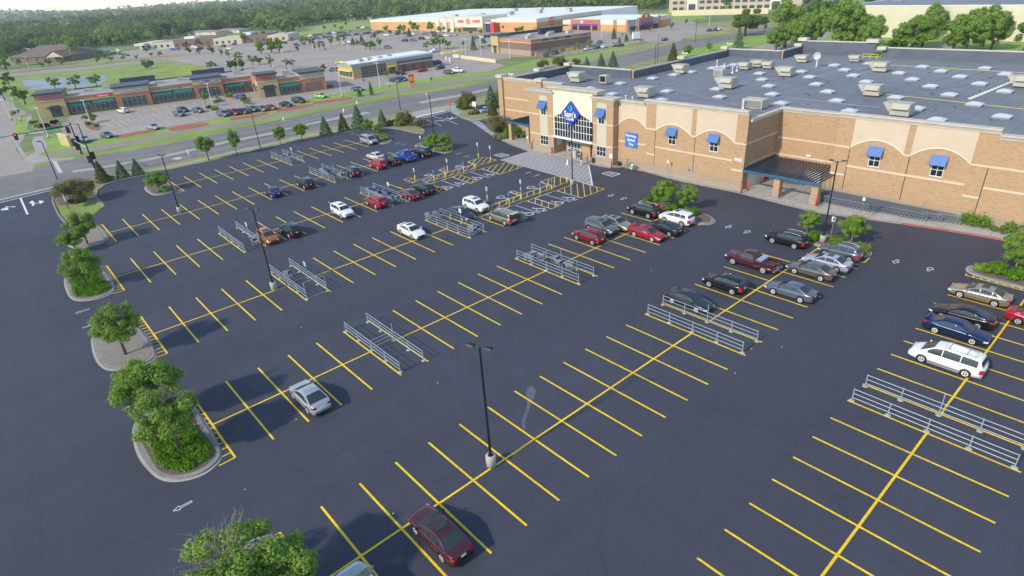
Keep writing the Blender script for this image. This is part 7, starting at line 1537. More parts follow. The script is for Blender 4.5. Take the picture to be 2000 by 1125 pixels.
b.build('yellow_arch', MAT['bright yellow awning'], R.t, world=True); R.box('door_awning', -1.0, -.15, .5, W_-.5, 2.6, 2.85, MAT['bright yellow awning'])
for k in range(4): R.box('side_window', -.22, .0, 1.0+k*2.9, 3.4+k*2.9, .7, 2.3, m_glassb)
for u in (L_*.60, L_*.72, L_*.84): R.box('service_panel', u, u+1.4, -.05, .0, .1, 2.4, mat('brown door', (.13,.075,.06), .8, var=.05))
for u, v in ((5, 4), (9, 5), (13, 4), (18, 6)): R.box('roof_unit', u, u+1.8, v, v+1.8, 5.24, 6.2, m_unit)
m_arch = mat('golden yellow logo', (.90,.62,.02), .4, var=0)
p = G(806, 171, .02); Fs = Frame(p, p+A.d*5, 'monument_sign', 'red roadside sign with golden arches on a stone base', 'sign'); Fs.box('stone_base', -.9, .9, 0, .5, 0, 1.5, m_stone); s_ = Fs.box('sign_face', -.85, .85, .02, .45, 1.5, 4.1, m_red)
for uo in (-.30, .30):
    b = MB(); b.tube([Fs.P(uo+.28*math.cos(q), -.02, 2.1+1.25*math.sin(q)) for q in np.linspace(0, math.pi, 12)], .075, 6); b.build('arch_logo', m_arch, s_, world=True)
for (a, b_, lb) in [(873, 118, 'left yellow topped drive through canopy'), (897, 114, 'right yellow topped drive through canopy')]:
    p = G(a, b_, .02); Fd = Frame(p, p+A.d*4, 'drive_through_canopy', lb, 'canopy'); Fd.box('post', -.35, .35, 0, .8, 0, 2.9, m_frame); Fd.box('yellow_roof', -2.2, 2.2, -.6, 1.4, 2.9, 3.3, MAT['bright yellow awning'])
p = G(882, 122, .02); g = MB(); g.box(-1.2, 1.2, -.3, .3, .3, 2.0); o = g.build('menu_board', m_frame); o.location = p; o.rotation_euler = (0, 0, sa); tag(o, 'white menu board between the yellow drive through canopies', 'menu board')
# brick retail block
Q = Frame(G(1038, 110), G(1154, 93), 'retail_block', 'dark red brick retail block with yellow bollards along its rear wall', 'shops'); L_ = Q.L; dL = (G(976, 101)-G(1038, 110)); W_ = max(26, dL.length)
Q.box('wall', 0, L_, 0, W_, 0, 2.2, m_brickg); Q.box('wall', -.03, L_+.03, -.03, W_+.03, 2.2, 5.0, m_brickd); Q.box('stone_band', -.1, L_+.1, -.1, W_, 5.0, 5.25, m_band); Q.box('wall', -.04, L_+.04, -.04, W_+.04, 5.25, 6.4, m_brickr); Q.box('roof', .4, L_-.4, .4, W_-.4, 6.0, 6.44, m_roofb); Q.box('parapet_cap', L_*.0, L_, W_-.4, W_+.2, 6.44, 7.6, m_darkcap)
Q.box('corner_tower', -.8, 5, W_-5.2, W_+.8, 0, 7.4, m_stone); Q.box('parapet_cap', -1.4, 6, W_-6, W_+1.6, 7.4, 7.9, m_darkcap); Q.box('shop_door', -.9, -.7, W_-3.6, W_-1.2, 0, 3.2, m_glassb); Q.box('door_canopy', -1.5, -.8, W_-4.4, W_-.5, 2.8, 3.05, m_darkcap)
Q.box('roof_screen', L_*.52, L_*.90, W_*.55, W_*.62, 6.44, 9.0, m_darkcap); Q.box('roof_screen_top', L_*.48, L_*.94, W_*.45, W_*.66, 9.0, 9.3, m_darkcap)
for k in range(8): Q.box('roof_unit', 2+k*L_/9, 4.2+k*L_/9, 5+(k % 3)*4, 7+(k % 3)*4, 6.44, 7.7, m_unit)
for u, c_ in ((L_*.18, m_darkcap), (L_*.36, m_trim), (L_*.55, m_trim), (L_*.85, m_purple)): Q.box('small_sign', u, u+3.0, -.12, -.045, 5.5, 6.1, c_)
for k, a in enumerate([1059, 1061, 1082, 1088, 1103, 1106, 1109, 1112, 1115, 1124, 1144]):
    q = Q.P(Q.U(a, 110-(a-1038)*.147+0), -1.3, .02); b = MB(); b.lathe([(.16, 0), (.16, 1.3)], 8); o = b.build('bollard', m_yelm); o.location = q; tag(o, 'yellow bollard behind the brick retail block, %s from the left' % nth(k), 'bollard', 'yellow bollards behind the retail block')
Fe = Frame(G(1046, 111), G(1062, 113), 'trash_enclosure', 'brown brick bin enclosure at the near corner of the retail block', 'enclosure'); Fe.box('wall', 0, 6, 0, 3, 0, 1.8, m_brickd); Fe.box('gate', -1.2, 0, .5, 2.5, 0, 1.7, m_panel)
# supermarket
T = Frame(G(752, 54), G(1051, 63), 'supermarket', 'long cream supermarket with a white roof and red bullseye signs', 'supermarket')
def tu(px, py=60): return T.U(px, py)
T.o = Vector((G(1051, 63).x, G(1051, 63).y, 0)); dd = (G(903, 60.5)-G(1051, 63)); dd.z = 0; T.d = -dd.normalized(); T.n = Vector((-T.d.y, T.d.x, 0)); T.n = T.n if T.n.dot(Vector((T.o.x-CX, T.o.y-CY, 0))) > 0 else -T.n
tl = lambda px, py: (G(px, py)-T.o).dot(T.d)
uA, uB, uC, uD, uE = tl(752, 55), tl(855, 61), tl(905, 61), tl(958, 62), 0
T.box('roof', uA+.5, -.2, 4, 100, 0, 7.45, m_roofw); T.box('wall', uA, uB, -2, 4, 0, 5.6, m_orange); T.box('wall', uA-.1, uB, -2.2, 4, 5.6, 7.3, m_creamw); T.box('wall', uB-.1, uC, -6, 4, 0, 5.8, m_orange); T.box('wall', uB-.3, uC, -6.2, 4, 5.8, 8.5, m_creamw)
for u in np.linspace(uB+2, uC-7, 3): T.box('pilaster', u, u+4, -6.6, -6.1, 0, 8.5, m_creamw)
T.box('wall', uC, uD, -8, 14, 0, 9.4, m_creamw); T.box('wall', uC+.1, uD-.1, -8.1, -8, 0, 3.2, m_brickr); T.box('wall', uD, uE-.12, -1, 4, 0, 5.4, m_orange); T.box('wall', uD, uE-.12, -1.2, 4, 5.4, 7.3, m_creamw)
T.box('red_wall', tl(977,61), tl(984,61), -6, -1.2, 0, 5.5, m_red); T.box('entrance', tl(950,62), tl(976,61), -5, -1.2, 0, 5.2, m_glassb); T.box('entrance_roof', tl(948,62), tl(977,61), -6, -1.1, 5.2, 5.9, m_creamw)
T.box('window_band', uC+8, uC+22, -8.2, -8.1, .8, 3.0, m_glassb)
c_ = (uC+uD)/2; T.text('SUPER', 2.2, c_-7.5, -8.2, 6.6, m_redl, bold=.05); T.text('TARGET', 2.2, c_+8.0, -8.2, 6.6, m_redl, bold=.05)
def ring(F_, u, v, z, r, m_, side=False):
    for r1, r0, nm in ((r, r*.68, 'bullseye_ring'), (r*.36, 0, 'bullseye_centre')):
        b = MB(); N = 28
        for k in range(N):
            a, c = 2*math.pi*k/N, 2*math.pi*(k+1)/N
            f = (lambda rr, q: F_.P(u, v+rr*math.cos(q), z+rr*math.sin(q))) if side else (lambda rr, q: F_.P(u+rr*math.cos(q), v, z+rr*math.sin(q)))
            b.add([f(r1, a), f(r1, c), f(r0, c), f(r0, a)], [(0,1,2,3)])
        b.build(nm, m_, F_.t, world=True, fix=False)
ring(T, c_, -8.25, 6.6, 1.7, m_redl); ring(T, .15, 12, 5.0, 2.6, m_redl, True)
T.box('wall', -.11, 0.1, -1, 60, 0, 5.4, m_orange); T.box('wall', -.11, .14, -1.2, 60, 5.4, 7.6, m_creamw); text_mesh('pharmacy', 1.5, T.t, 'sign_lettering', m_redl, face_mtx(T.P(.2, 26, 4.2), T.n, (0, 0, 1)), .03, .02)
for k in range(14): 
    u = uC+10+((k*37) % 90)*.9; T.box('roof_unit', u-40, u-36, 14+(k*23) % 60, 17+(k*23) % 60, 7.2, 9.2, m_unit)
# purple awning store
V = Frame(G(1100, 59), G(1226, 62), 'pet_store', 'white roofed store with purple awnings and a checkered brick panel', 'store'); L_ = V.L
V.box('wall', 0, L_, 0, 38, 0, 3.4, m_orange); V.box('wall', -.1, L_+.1, -.1, 38.1, 3.4, 5.6, m_creamw); V.box('roof', .5, L_-.5, .5, 37.5, 5.2, 5.64, m_roofw); V.box('entrance_panel', L_*.14, L_*.60, -.7, .2, 0, 6.0, m_brickr)
for u0, u1 in ((.17,.25), (.28,.46), (.49,.57)): V.box('shop_window', L_*u0, L_*u1, -.8, -.68, .4, 2.6, m_glass); V.box('awning', L_*u0, L_*u1, -1.3, -.71, 2.6, 3.7, m_purple)
V.box('store_sign', L_*.36, L_*.50, -.85, -.71, 4.6, 5.1, m_redl); V.box('store_logo', L_*.31, L_*.34, -.85, -.71, 4.1, 5.5, m_white); V.box('pier', L_*.80, L_*.84, -.4, .2, 0, 5.8, m_brickr); V.box('pier', L_-1.2, L_+.5, -.4, 1.2, 0, 5.9, m_brickr)
V2 = Frame(G(1228, 62), G(1287, 54), 'store_front', 'angled store front with a round topped brick gable and a purple awning', 'store'); L_ = V2.L
V2.box('wall', 0, L_, 0, 14, 0, 5.6, mat('grey green panel', (.33,.34,.33), .8, var=.05)); V2.box('shop_window', 1, L_*.26, -.1, 0, .2, 2.4, m_glass); V2.box('shop_window', L_*.76, L_-1, -.1, 0, .2, 2.4, m_glass); V2.box('gable', L_*.28, L_*.74, -1, .4, 0, 6.4, m_brickr); V2.box('shop_window', L_*.31, L_*.71, -1.1, -.99, .1, 2.6, m_glass); V2.box('awning', L_*.30, L_*.72, -2.2, -1.02, 2.6, 3.8, m_purple); V2.box('pier', L_-.8, L_+.6, -.3, .6, 0, 6.4, m_brickr)
b = MB(); b.poly3([V2.P(L_*.51+3.2*math.cos(q), -1.05, 6.2+2.4*math.sin(q)) for q in np.linspace(0, math.pi, 14)], V2.n*1.0); b.build('round_gable', m_brickr, V2.t, world=True); V2.box('store_logo', L_*.49, L_*.53, -1.2, -1.06, 6.2, 7.8, m_white)
# store monument sign, plinth strip
p = G(1243, 79, .02); Fz = Frame(p, p+A.d*4, 'monument_sign', 'white and brick monument sign by the road beyond the retail block', 'sign'); Fz.box('panel', -2, 2, 0, .8, .8, 3.6, m_white); Fz.box('base', -2.2, 2.2, -.1, .9, 0, .8, m_brickr)
# long dark office row
O = Frame(G(275, 98), G(524, 82), 'office_row', 'long low office row of dark and grey sections at the edge of the woods', 'offices'); L_ = O.L
for k, (a, b_, c_, h) in enumerate([(0, .10, m_creamw, 4.6), (.10, .27, m_panel, 4.2), (.27, .58, m_brickd, 5.2), (.58, .80, m_panel, 4.6), (.80, 1.0, m_brickd, 5.2), (1.0, 1.16, m_panel, 4.4)]):
    O.box('wall', L_*a, L_*b_, 0, 22, 0, h, c_)
    for j in range(int((b_-a)*L_/4.5)): u = L_*a+1.5+j*4.5; O.box('office_window', u, u+1.8, -.1, 0, .9, 2.6, m_glassb)
O.box('roof', 0.3, L_*1.16-.3, .5, 21.5, 3.6, 4.24, m_roofb); O.box('roof_penthouse', L_*.34, L_*.42, 4, 12, 4, 6.6, m_frame); O.box('roof_penthouse', L_*.78, L_*.86, 4, 12, 4.2, 6.8, m_frame)
O.box('canopy', 0, 7, -6, 0, 3.2, 4.6, m_creamw)
# brown roofed building, houses
def house(p0, p1, depth, h, hr, wallm, roofm, label, name='house', cat='house', gable=False, group=None, over=.6, wins=4):
    F_ = Frame(p0, p1, name, label, cat, group); L_ = F_.L; F_.box('wall', 0, L_, 0, depth, 0, h, wallm); b = MB(); o = over
    if gable: vs = [F_.P(-o, -o, h), F_.P(L_+o, -o, h), F_.P(L_+o, depth+o, h), F_.P(-o, depth+o, h), F_.P(-o, depth/2, h+hr), F_.P(L_+o, depth/2, h+hr)]
    else: i_ = min(depth, L_)*.42; vs = [F_.P(-o, -o, h), F_.P(L_+o, -o, h), F_.P(L_+o, depth+o, h), F_.P(-o, depth+o, h), F_.P(i_, depth/2, h+hr), F_.P(L_-i_, depth/2, h+hr)]
    b.add(vs, [(0,1,5,4), (2,3,4,5), (0,4,3), (1,2,5), (0,3,2,1)]); b.build('roof', roofm, F_.t, world=True)
    for k in range(wins): u = L_*(k+.5)/wins; F_.box('window', u-.6, u+.6, -.08, 0, h*.35, h*.75, m_glass)
    return F_
m_shb = mat('brown shingle roof', (.155,.115,.090), .95, var=.12, scale=1); m_shg = mat('grey shingle roof', (.26,.24,.215), .95, var=.12, scale=1); m_sid = mat('pale house siding', (.58,.52,.42), .9, var=.06)
Hb = house(G(27, 125), G(143, 119), 26, 3.4, 6.0, m_brickd, m_shb, 'big brown hip roofed building left of the pond', 'brown_building', 'building', wins=6)
L_ = Hb.L; b = MB(); b.add([Hb.P(L_*.68, -6, 3.2), Hb.P(L_*1.0, -6, 3.2), Hb.P(L_*.84, -6, 6.8), Hb.P(L_*.68, 10, 3.2), Hb.P(L_*1.0, 10, 3.2), Hb.P(L_*.84, 10, 6.8)], [(0,3,5,2),(1,2,5,4)]); b.build('porch_roof', m_shb, Hb.t, world=True); b = MB(); b.add([Hb.P(L_*.70, -5.6, 3.2), Hb.P(L_*.98, -5.6, 3.2), Hb.P(L_*.84, -5.6, 6.4)], [(0,1,2)]); b.build('gable_wall', m_panel, Hb.t, world=True)
Hb.box('porch_pier', L_*.70, L_*.73, -5.6, -4.8, 0, 3.2, m_brickd); Hb.box('porch_pier', L_*.95, L_*.98, -5.6, -4.8, 0, 3.2, m_brickd)
HG = 'houses among the trees'
for k, (a, b_, wpx, dp, gb, wm_, rm, lb) in enumerate([(8,103,40,14,True,m_sid,m_shg,'pale roofed house at the left edge above the brown roofed building'), (58,96,32,14,True,m_sid,m_shg,'small grey roofed house just behind the brown hip roof'), (196,72,48,18,True,m_sid,m_shg,'largest pale gabled house in the left woods'), (170,84,30,14,True,m_sid,m_shg,'tan roofed house below the largest gabled one in the woods'), (257,80,18,12,True,m_sid,m_shg,'little cream house left of the long office row'),
        (392,68,60,20,False,m_sid,m_shg,'long flat tan roofed apartment house behind the office row'), (446,64,44,18,False,m_sid,m_shg,'second flat tan apartment house behind the office row'), (541,50,26,16,True,m_sid,m_shg,'two storey pale house in the middle of the tree line'), (575,47,16,14,True,m_creamw,m_shg,'white gabled house right of the two storey pale house'), (682,40,22,14,True,m_sid,m_shg,'low tan house beyond the field left of the supermarket'), (714,37,22,14,True,m_creamw,m_shg,'cream gabled house beyond the field, nearest the supermarket'),
        (931,25,22,16,True,m_sid,m_shb,'brown roofed house behind the supermarket roof'), (1085,17,26,18,True,m_creamw,m_shg,'pale house between two bright trees above the supermarket'), (1160,16,24,20,True,m_sid,m_shb,'large brown house at the top above the pet store'), (152,42,14,10,True,m_brickr,m_brickr,'small red roofed building far in the left woods'), (215,35,20,12,True,m_sid,m_shg,'pale roofs far away in the left woods'), (345,54,16,12,True,m_creamw,m_shg,'tiny white house deep in the middle woods')]):
    house(G(a-wpx/2, b_+1), G(a+wpx/2, b_), dp*.7, (3.0 if k not in (5, 6) else 2.6) if k != 7 else 5.5, 2.6 if k not in (5, 6) else 1.0, wm_, rm, lb, gable=gb, group=HG, wins=3)
# cement mixer truck
p = G(200, 108, .02); t = empty('mixer_truck', p, sa, 'teal cement mixer truck parked left of the meadow', 'truck'); mt_ = mat('teal truck paint', (.12,.38,.38), .4, var=.04)
b = MB(); b.box(3.2, 5.2, -1.2, 1.2, .9, 3.0); b.box(-5, 5.2, -1.0, 1.0, .7, 1.1); b.build('cab', mt_, t); b = MB(); b.smooth = True; b.lathe([(.6,-4), (1.5,-2.2), (1.75,-.2), (1.3,1.8), (.7,2.6)], 14, (0,0,2.5), 'x'); b.build('drum', mt_, t)
for x in (-3.6,-2.3,3.9):
    for y in (-1.1, 1.1): b = MB(); b.lathe([(.5,-.15), (.5,.15)], 10, (x,y,.5), 'y'); b.build('wheel', m_tyre, t)
b = MB(); b.box(3.9, 5.22, -1.0, 1.0, 2.0, 2.8); b.build('windshield', m_cglass, t)
# hillside office block, retaining wall, warehouse
HO = Frame(G(1306, 24), G(1565, 17), 'office_block', 'tan hillside office block at the top of the picture', 'office block'); L_ = HO.L; HO.box('wall', 0, L_, 0, 40, 0, 15, mat('tan precast wall', (.46,.37,.27), .9, var=.06, scale=.2))
for zz in (1.2, 5.2, 9.2):
    for j in range(int(L_/5)-2): HO.box('window', 3+j*5, 6.4+j*5, -.12, 0, zz, zz+1.9, m_glassb)
for u in (L_*.15, L_*.78): HO.box('entrance_bay', u, u+8, -.8, 0, 0, 15, m_creamw); HO.box('entrance_glass', u+1.5, u+6.5, -.9, -.8, 0, 5, m_glassb)
rw = Frame(G(1322, 31), G(1500, 27), 'retaining_wall', 'pale yellow retaining wall below the hillside office block', 'wall'); rw.box('wall', -4, rw.L, 0, 1, 0, 3.4, mat('pale yellow block wall', (.62,.53,.33), .9, var=.06, scale=.2))
rw2 = Frame(G(885, 112), G(968, 123), 'retaining_wall', 'low pale block wall beside the retail lot', 'wall'); rw2.box('wall', 0, rw2.L, 0, .5, 0, 1.3, MAT['pale yellow block wall'])
WH = Frame(G(1640, 70), G(2000, 82), 'warehouse', 'long pale yellow warehouse with a grey roof behind the trees at top right', 'warehouse'); L_ = WH.L+60
mW = mat('pale yellow precast panel', (.60,.55,.38), .9, var=.05, scale=.15); WH.box('wall', 0, L_, 0, 120, 0, 11.2, mW); WH.box('roof', .5, L_-.5, .5, 119.5, 10.6, 11.26, m_roof); WH.box('parapet_cap', -.1, L_, -.1, .5, 11.2, 11.5, m_frame); WH.box('parapet_cap', -.1, .5, .5, 120, 11.2, 11.5, m_frame)
for k in range(22): WH.box('panel_joint', 4+k*5.5, 4.18+k*5.5, -.05, 0, .2, 11.0, m_creamw)
WH.box('panel_joint', 0, L_, -.06, 0, 8.2, 8.35, m_creamw); WH.box('dark_opening', tl(0, 0)*0+WH.U(1845, 74), WH.U(1845, 74)+2.5, -.15, 0, 3.2, 5, m_dark)
for k in range(7): WH.box('roof_unit', 4+k*6, 8+k*6, 30+k*14, 34+k*14, 11.26, 12.6, m_alu)
sheet('lawn', [(1560,84),(1640,68),(1720,72),(2000,84),(2200,92),(2200,130),(2000,118),(1700,120)], .012, m_grass2)
sheet('path', [(1700,95),(1800,92),(1850,84),(1862,80),(1880,84),(1870,94),(2100,104),(2100,108),(1850,99),(1700,100)], .016, m_tan)
sheet('far_road', [(1640,20),(1700,8),(1760,4),(1775,6),(1720,14),(1660,28)], .02, m_tan)
# ------------------------------------------------------------------ trees of the middle distance and the woods
def far_proto(kind, seed, n=1300, leaf=.24, cz=.60, flat=1.0, R=2.4, h=6.0, tr=.12, ncl=14): return Proto(lambda: mk_tree(h, R, cz, flat, n, leaf, kind, seed, tr, 0, None, ncl))
ft = dict(g=far_proto('green', 101), d=far_proto('dark', 102), p=far_proto('pale', 103), b=far_proto('bright', 104), r=far_proto('rust', 105), o=far_proto('olive', 106), c=Proto(lambda: mk_conifer(6.0, 1.9, 2200, 'dark', 107, .26)), s=Proto(lambda: mk_conifer(6.0, 2.0, 3000, 'spruce', 108, .24)),
          G=far_proto('green', 109, 14000, .125, .53, 1.0, 2.6, 6, .16, 46), D=far_proto('dark', 110, 12000, .125, .53, 1.0, 2.6, 6, .16, 40), wg=far_proto('green', 121, 1600, .25, .50, 1.12, 2.4), wd=far_proto('dark', 122, 1600, .25, .50, 1.12, 2.4), wp=far_proto('pale', 123, 1600, .25, .50, 1.12, 2.4), wo=far_proto('olive', 124, 1600, .25, .50, 1.12, 2.4), wb=far_proto('bright', 125, 1600, .25, .50, 1.12, 2.4), y=far_proto('green', 111, 1500, .19, .62, 1.1, 2.0))
cn = dict(g='green tree', d='dark green tree', p='pale green tree', b='bright green tree', r='rust coloured tree', o='olive brown tree', c='dark conifer', s='blue green spruce', G='large green tree', D='large dark green tree', y='young green tree')
FT = []
def ftree(px, py, hp, wp, k, where): FT.append((px, py, hp, wp, k, where))
W1 = 'behind the strip mall by the pond'
for a in [(111,178,22,20), (150,176,24,22), (190,172,22,24)]: ftree(*a, 'g', W1)
ftree(285,134,15,10,'D','on the meadow hill'); ftree(297,133,15,10,'D','on the meadow hill'); ftree(290,136,12,9,'D','on the meadow hill')
W2 = 'beside the side street'; ftree(50,204,30,32,'p',W2); ftree(10,195,26,26,'p',W2); ftree(22,175,24,22,'d',W2)
W3 = 'along the tan road above the pond'
for a in [(218,121,9,11,'g'),(242,119,8,9,'g'),(268,117,8,8,'g'),(297,112,8,8,'g'),(313,112,10,10,'g'),(286,104,9,8,'d'),(185,114,12,18,'p'),(205,114,9,20,'p'),(192,124,13,12,'p'),(41,130,11,10,'d'),(98,128,11,16,'p'),(122,127,11,20,'p'),(83,130,7,16,'p'),(150,116,32,22,'g'),(12,132,30,24,'g'),(18,145,22,14,'d'),(24,120,30,20,'d'),(4,135,12,14,'d')]: ftree(*a, W3)
W4 = 'in the lot before the office row'
for a in [(366,98,14,10,'r'),(389,92,13,10,'r'),(371,106,14,16,'p'),(391,106,14,16,'p'),(415,108,18,16,'p'),(434,112,16,10,'y'),(448,114,15,12,'y'),(478,85,19,13,'b'),(501,82,17,11,'g'),(518,80,19,13,'g'),(511,106,22,14,'G'),(531,104,24,18,'G'),(546,103,24,16,'G'),(470,120,16,24,'y'),(488,118,9,8,'d'),(494,127,14,18,'y'),(508,127,17,22,'p'),(530,132,22,20,'y'),(560,134,18,16,'y'),(573,133,15,16,'y'),(412,138,17,14,'g'),(451,138,18,10,'D'),(461,136,20,12,'D'),(473,136,19,11,'D')]: ftree(*a, W4)
W5 = 'in the shopping centre lot'
for a in [(581,101,12,9,'p'),(563,78,14,9,'p'),(648,91,17,12,'g'),(663,88,18,13,'g'),(676,85,18,12,'d'),(590,88,16,12,'g'),(598,88,16,12,'g'),(606,88,15,11,'p'),(612,87,15,10,'p'),(714,96,15,18,'p'),(724,98,17,18,'b'),(732,97,14,12,'g'),(742,95,19,13,'g'),(690,88,12,9,'c'),(699,86,8,7,'c'),(707,83,12,9,'c'),(633,96,11,7,'d'),(625,97,11,7,'o'),(615,97,8,6,'d'),(636,97+2,4,6,'o'),(732,74,10,10,'p'),(667,60,8,10,'g'),(655,56,8,8,'g'),(677,52,8,8,'d'),(634,60,9,8,'d'),(594,92,10,8,'o')]: ftree(*a, W5)
ftree(633,141,14,12,'r','behind the end of the strip mall'); ftree(178,241,18,24,'p','in the first strip mall island'); ftree(402,204,22,16,'g','at the strip mall shopfront'); ftree(426,206,12,14,'g','in the dental shop island'); ftree(477,205,16,12,'g','in the tower shop island')
W6 = 'in front of the restaurant'
for a in [(757,152,14,14,'b'),(708,144,15,8,'p'),(711,162,8,7,'y'),(762,175,10,3,'o'),(843,160,9,7,'o'),(880,150,10,6,'o')]: ftree(*a, W6)
ftree(703,188,13,10,'c','on the lawn before the restaurant'); ftree(726,186,24,9,'c','on the lawn before the restaurant')
W7 = 'behind the restaurant'
for a in [(833,100,18,14,'g'),(848,98,24,18,'g'),(860,97,25,22,'g'),(875,96,16,18,'g'),(906,93,13,9,'g'),(925,98,23,12,'c'),(946,92,17,12,'g'),(940,94,4,12,'d'),(960,92,5,22,'d')]: ftree(*a, W7)
W8 = 'in front of the supermarket'
for a in [(783,66,15,14,'d'),(790,66,16,10,'b'),(809,68,25,16,'g'),(816,66,18,12,'g'),(843,66,22,18,'g'),(857,64,12,8,'b'),(860,66,12,8,'g'),(868,63,10,8,'d'),(878,66,10,7,'b'),(889,66,10,7,'b'),(898,66,10,8,'b'),(919,70,11,10,'g'),(939,68,10,11,'b'),(968,66,15,8,'p'),(984,62,14,8,'p'),(1012,66,12,16,'o'),(1018,66,14,12,'g'),(1028,62,14,10,'p'),(755,66,15,12,'g'),(762,68,10,10,'p'),(778,74,15,14,'g'),(800,72,14,10,'c')]: ftree(*a, W8)
W9 = 'near the retail block'
for a in [(1074,108,16,8,'d'),(1099,105,15,11,'g'),(1130,101,18,11,'g'),(1152,96,18,13,'g'),(1199,76,18,10,'c'),(1210,85,10,7,'c'),(1223,81,13,8,'c'),(1226,80,5,6,'r'),(1232,70,10,8,'g'),(1216,70,5,7,'g'),(1270,62,10,10,'p'),(1311,58,14,11,'p'),(1252,82,6,12,'g'),(1340,48,10,8,'p')]: ftree(*a, W9)
W10 = 'beyond the right side of the store roof'
for a in [(1455,70,46,52,'D'),(1441,97,34,20,'s'),(1493,64,26,18,'d'),(1532,92,72,62,'G'),(1560,98,52,40,'G'),(1515,100,40,36,'G'),(1590,96,64,36,'G'),(1640,100,76,70,'G'),(1662,100,62,50,'G'),(1690,98,50,40,'G'),(1700,112,62,38,'G'),(1578,60,58,34,'D'),(1600,46,44,34,'D'),(1555,40,26,20,'g'),(1630,24,26,18,'s'),(1655,22,22,16,'g'),(1690,18,26,34,'d'),(1780,98,46,50,'G'),(1758,98,36,34,'G'),(1800,92,52,44,'G'),(1816,78,52,36,'G'),(1860,100,42,36,'G'),(1885,100,58,54,'G'),(1915,100,62,52,'G'),(1935,98,52,38,'G'),(1998,104,52,36,'d'),(1744,100,20,24,'G'),(1700,8,18,34,'d')]: ftree(*a, W10)
W11 = 'before the hillside office block'
for a in [(1344,20,10,7,'c'),(1354,20,12,7,'c'),(1398,20,12,8,'d'),(1418,21,24,16,'g'),(1428,20,10,7,'d'),(1448,19,12,7,'g'),(1532,22,22,20,'g'),(1510,22,14,12,'g'),(1275,24,22,20,'d'),(1256,22,14,12,'g'),(1238,22,14,12,'r'),(1222,22,14,12,'r')]: ftree(*a, W11)
cnt = {}
for (px, py, hp, wp, k, wh) in sorted(FT, key=lambda q: q[0]): cnt.setdefault((cn[k], wh), []).append((px, py))
for (px, py, hp, wp, k, wh) in FT:
    p = G(px, py); D = (p-Vector((CX, CY, CZ))).length; sc_ = D/1176.0; h = hp*sc_*1.02; w_ = wp*sc_; l = cnt[(cn[k], wh)]; i = l.index((px, py))
    lb = ('only %s %s' if len(l) == 1 else nth(i)+' %s from the left %s') % (cn[k], wh); prw = {'c': 3.4, 's': 3.8}.get(k, 5.0)
    ft[k](px, py, lb, group='trees '+wh, rz=(px*1.7) % 6.28, sv=(w_/prw, w_/prw, h/6.0))
# woods: individually standing front trees
def edge_y(x):
    return interp([(-60, 118), (0, 112), (30, 104), (70, 98), (150, 102), (170, 92), (215, 92), (265, 90), (272, 84), (330, 74), (420, 64), (480, 60), (520, 60), (560, 66), (600, 52), (640, 44), (700, 40), (760, 34), (860, 31), (960, 26), (1060, 22), (1180, 19), (1310, 17), (1500, 12)], x)
wood = []; rw_ = random.Random(12)
x = -10
while x < 1300:
    D = (G(x, edge_y(x))-Vector((CX, CY, CZ))).length; wpx = 11.0/D*1176; wood.append((x, edge_y(x)-rw_.uniform(0, .05)*(edge_y(x)-20), rw_.uniform(8.5, 13.5), rw_.choice('ggggdddpGGDDob'))); x += wpx*rw_.uniform(.38, .62)
n0 = len(wood)
for k, (x, y, h, kd) in enumerate(wood):
    w_ = h*rw_.uniform(.75, 1.0); kk = 'w'+kd.lower(); ft[kk](x, y, '%s tree from the left along the front edge of the far woods' % nth(k), group='front trees of the far woods', rz=x % 6.28, sv=(w_/5.0, w_/5.0, h/6.0))
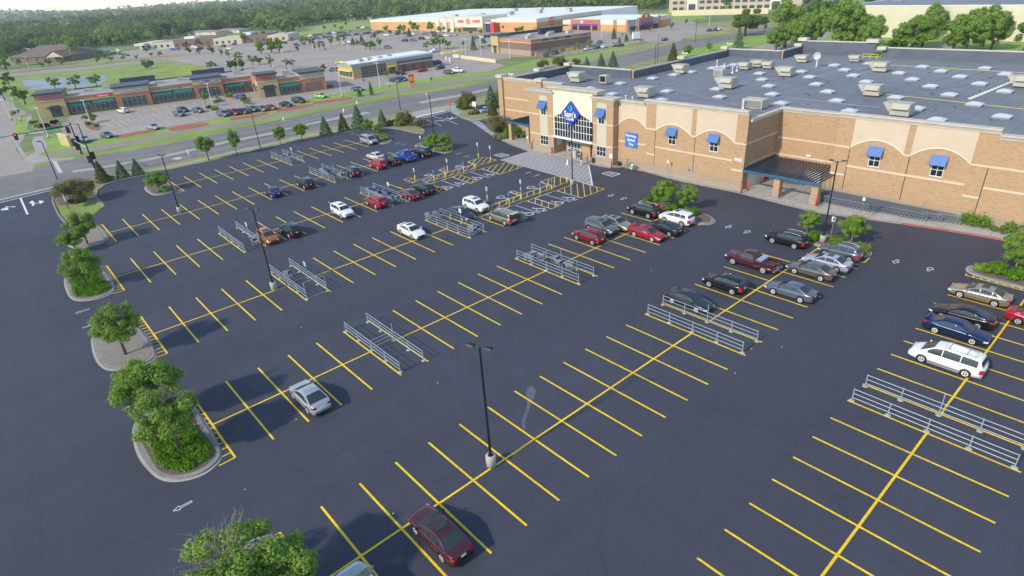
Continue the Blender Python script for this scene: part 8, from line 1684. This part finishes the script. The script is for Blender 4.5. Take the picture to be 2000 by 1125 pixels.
# the mass of the woods
WM = dict(g=leafmat('woods green', (.075,.135,.030), (.21,.31,.08), .05, .25, .12), d=leafmat('woods dark green', (.042,.088,.026), (.125,.205,.06), .05, .25, .12), p=leafmat('woods pale green', (.13,.20,.045), (.29,.38,.11), .05, .25, .12), o=leafmat('woods olive', (.10,.12,.03), (.22,.24,.08), .05, .25, .12), k=leafmat('woods deep green', (.028,.062,.028), (.08,.145,.058), .05, .25, .12))
MK = ['g', 'd', 'p', 'o', 'k']; MP = [.34, .27, .15, .08, .16]
def woods(n, seed, dmin, dmax, cards, csz, name, hs=(7, 14)):
    g = np.random.default_rng(seed); out = {m_: [] for m_ in MK}; t = 0
    while t < n:
        x = g.uniform(-120, 1330); hz = 26-.0685*x; e = edge_y(x); y = hz+1.2+(e-hz-1.2)*g.random()**1.6
        if y <= hz+1.0 or y > e: continue
        p = G(x, y); D = math.hypot(p.x-CX, p.y-CY)
        if not (dmin < D < dmax): continue
        t += 1; h = g.uniform(*hs); out[MK[int(g.choice(5, p=MP))]].append((p.x, p.y, h, h*g.uniform(.40, .60), hill_z(p.x, p.y)))
    for m_, L_ in out.items():
        V = []
        for (x, y, h, r, z0) in L_:
            nc = 7; c = np.array([[x, y, z0+h*.54]])+g.normal(size=(nc, 3))*np.array([r*.42, r*.42, h*.15]); rr_ = r*g.uniform(.35, .62, nc); k = g.integers(0, nc, cards); d = g.normal(size=(cards, 3)); d[:, 2] = np.abs(d[:, 2])-.3; d /= np.linalg.norm(d, axis=1)[:, None]; Q = c[k]+d*rr_[k][:, None]*(.85+.2*g.random(cards))[:, None]
            nn = d+g.normal(size=(cards, 3))*.25+np.array([0, 0, .15]); nn /= np.linalg.norm(nn, axis=1)[:, None]; a = np.cross(nn, g.normal(size=(cards, 3))); a /= np.linalg.norm(a, axis=1)[:, None]; b = np.cross(nn, a); s = csz*(.6+.8*g.random(cards))[:, None]
            V.append(np.stack([Q-a*s, Q-b*s*.8, Q+a*s, Q+b*s*.8], 1).reshape(-1, 3))
        if V: tag(cloud_obj(name, np.concatenate(V), WM[m_]), kind='stuff')
woods(1500, 5, 300, 1000, 260, .62, 'woods', (7, 15))
woods(3800, 6, 950, 3500, 70, 1.7, 'distant_woods', (8, 17))
# ------------------------------------------------------------------ haze in the air
hz_ = MB(); hz_.box(-4800, 4800, -4800, 4800, -1.2, 60)
mh = bpy.data.materials.new('haze'); mh.use_nodes = True; nn_ = mh.node_tree; nn_.nodes.clear(); pv = nn_.nodes.new('ShaderNodeVolumePrincipled'); pv.inputs['Density'].default_value = 1.35e-4; pv.inputs['Color'].default_value = (.95, .96, 1.0, 1); pv.inputs['Anisotropy'].default_value = .1
oo = nn_.nodes.new('ShaderNodeOutputMaterial'); nn_.links.new(pv.outputs[0], oo.inputs['Volume']); tag(hz_.build('haze', mh), kind='stuff')
sc.cycles.volume_bounces = 0; sc.cycles.volume_max_steps = 32
print('OBJECTS', len(bpy.data.objects), 'MESHES', len(bpy.data.meshes))
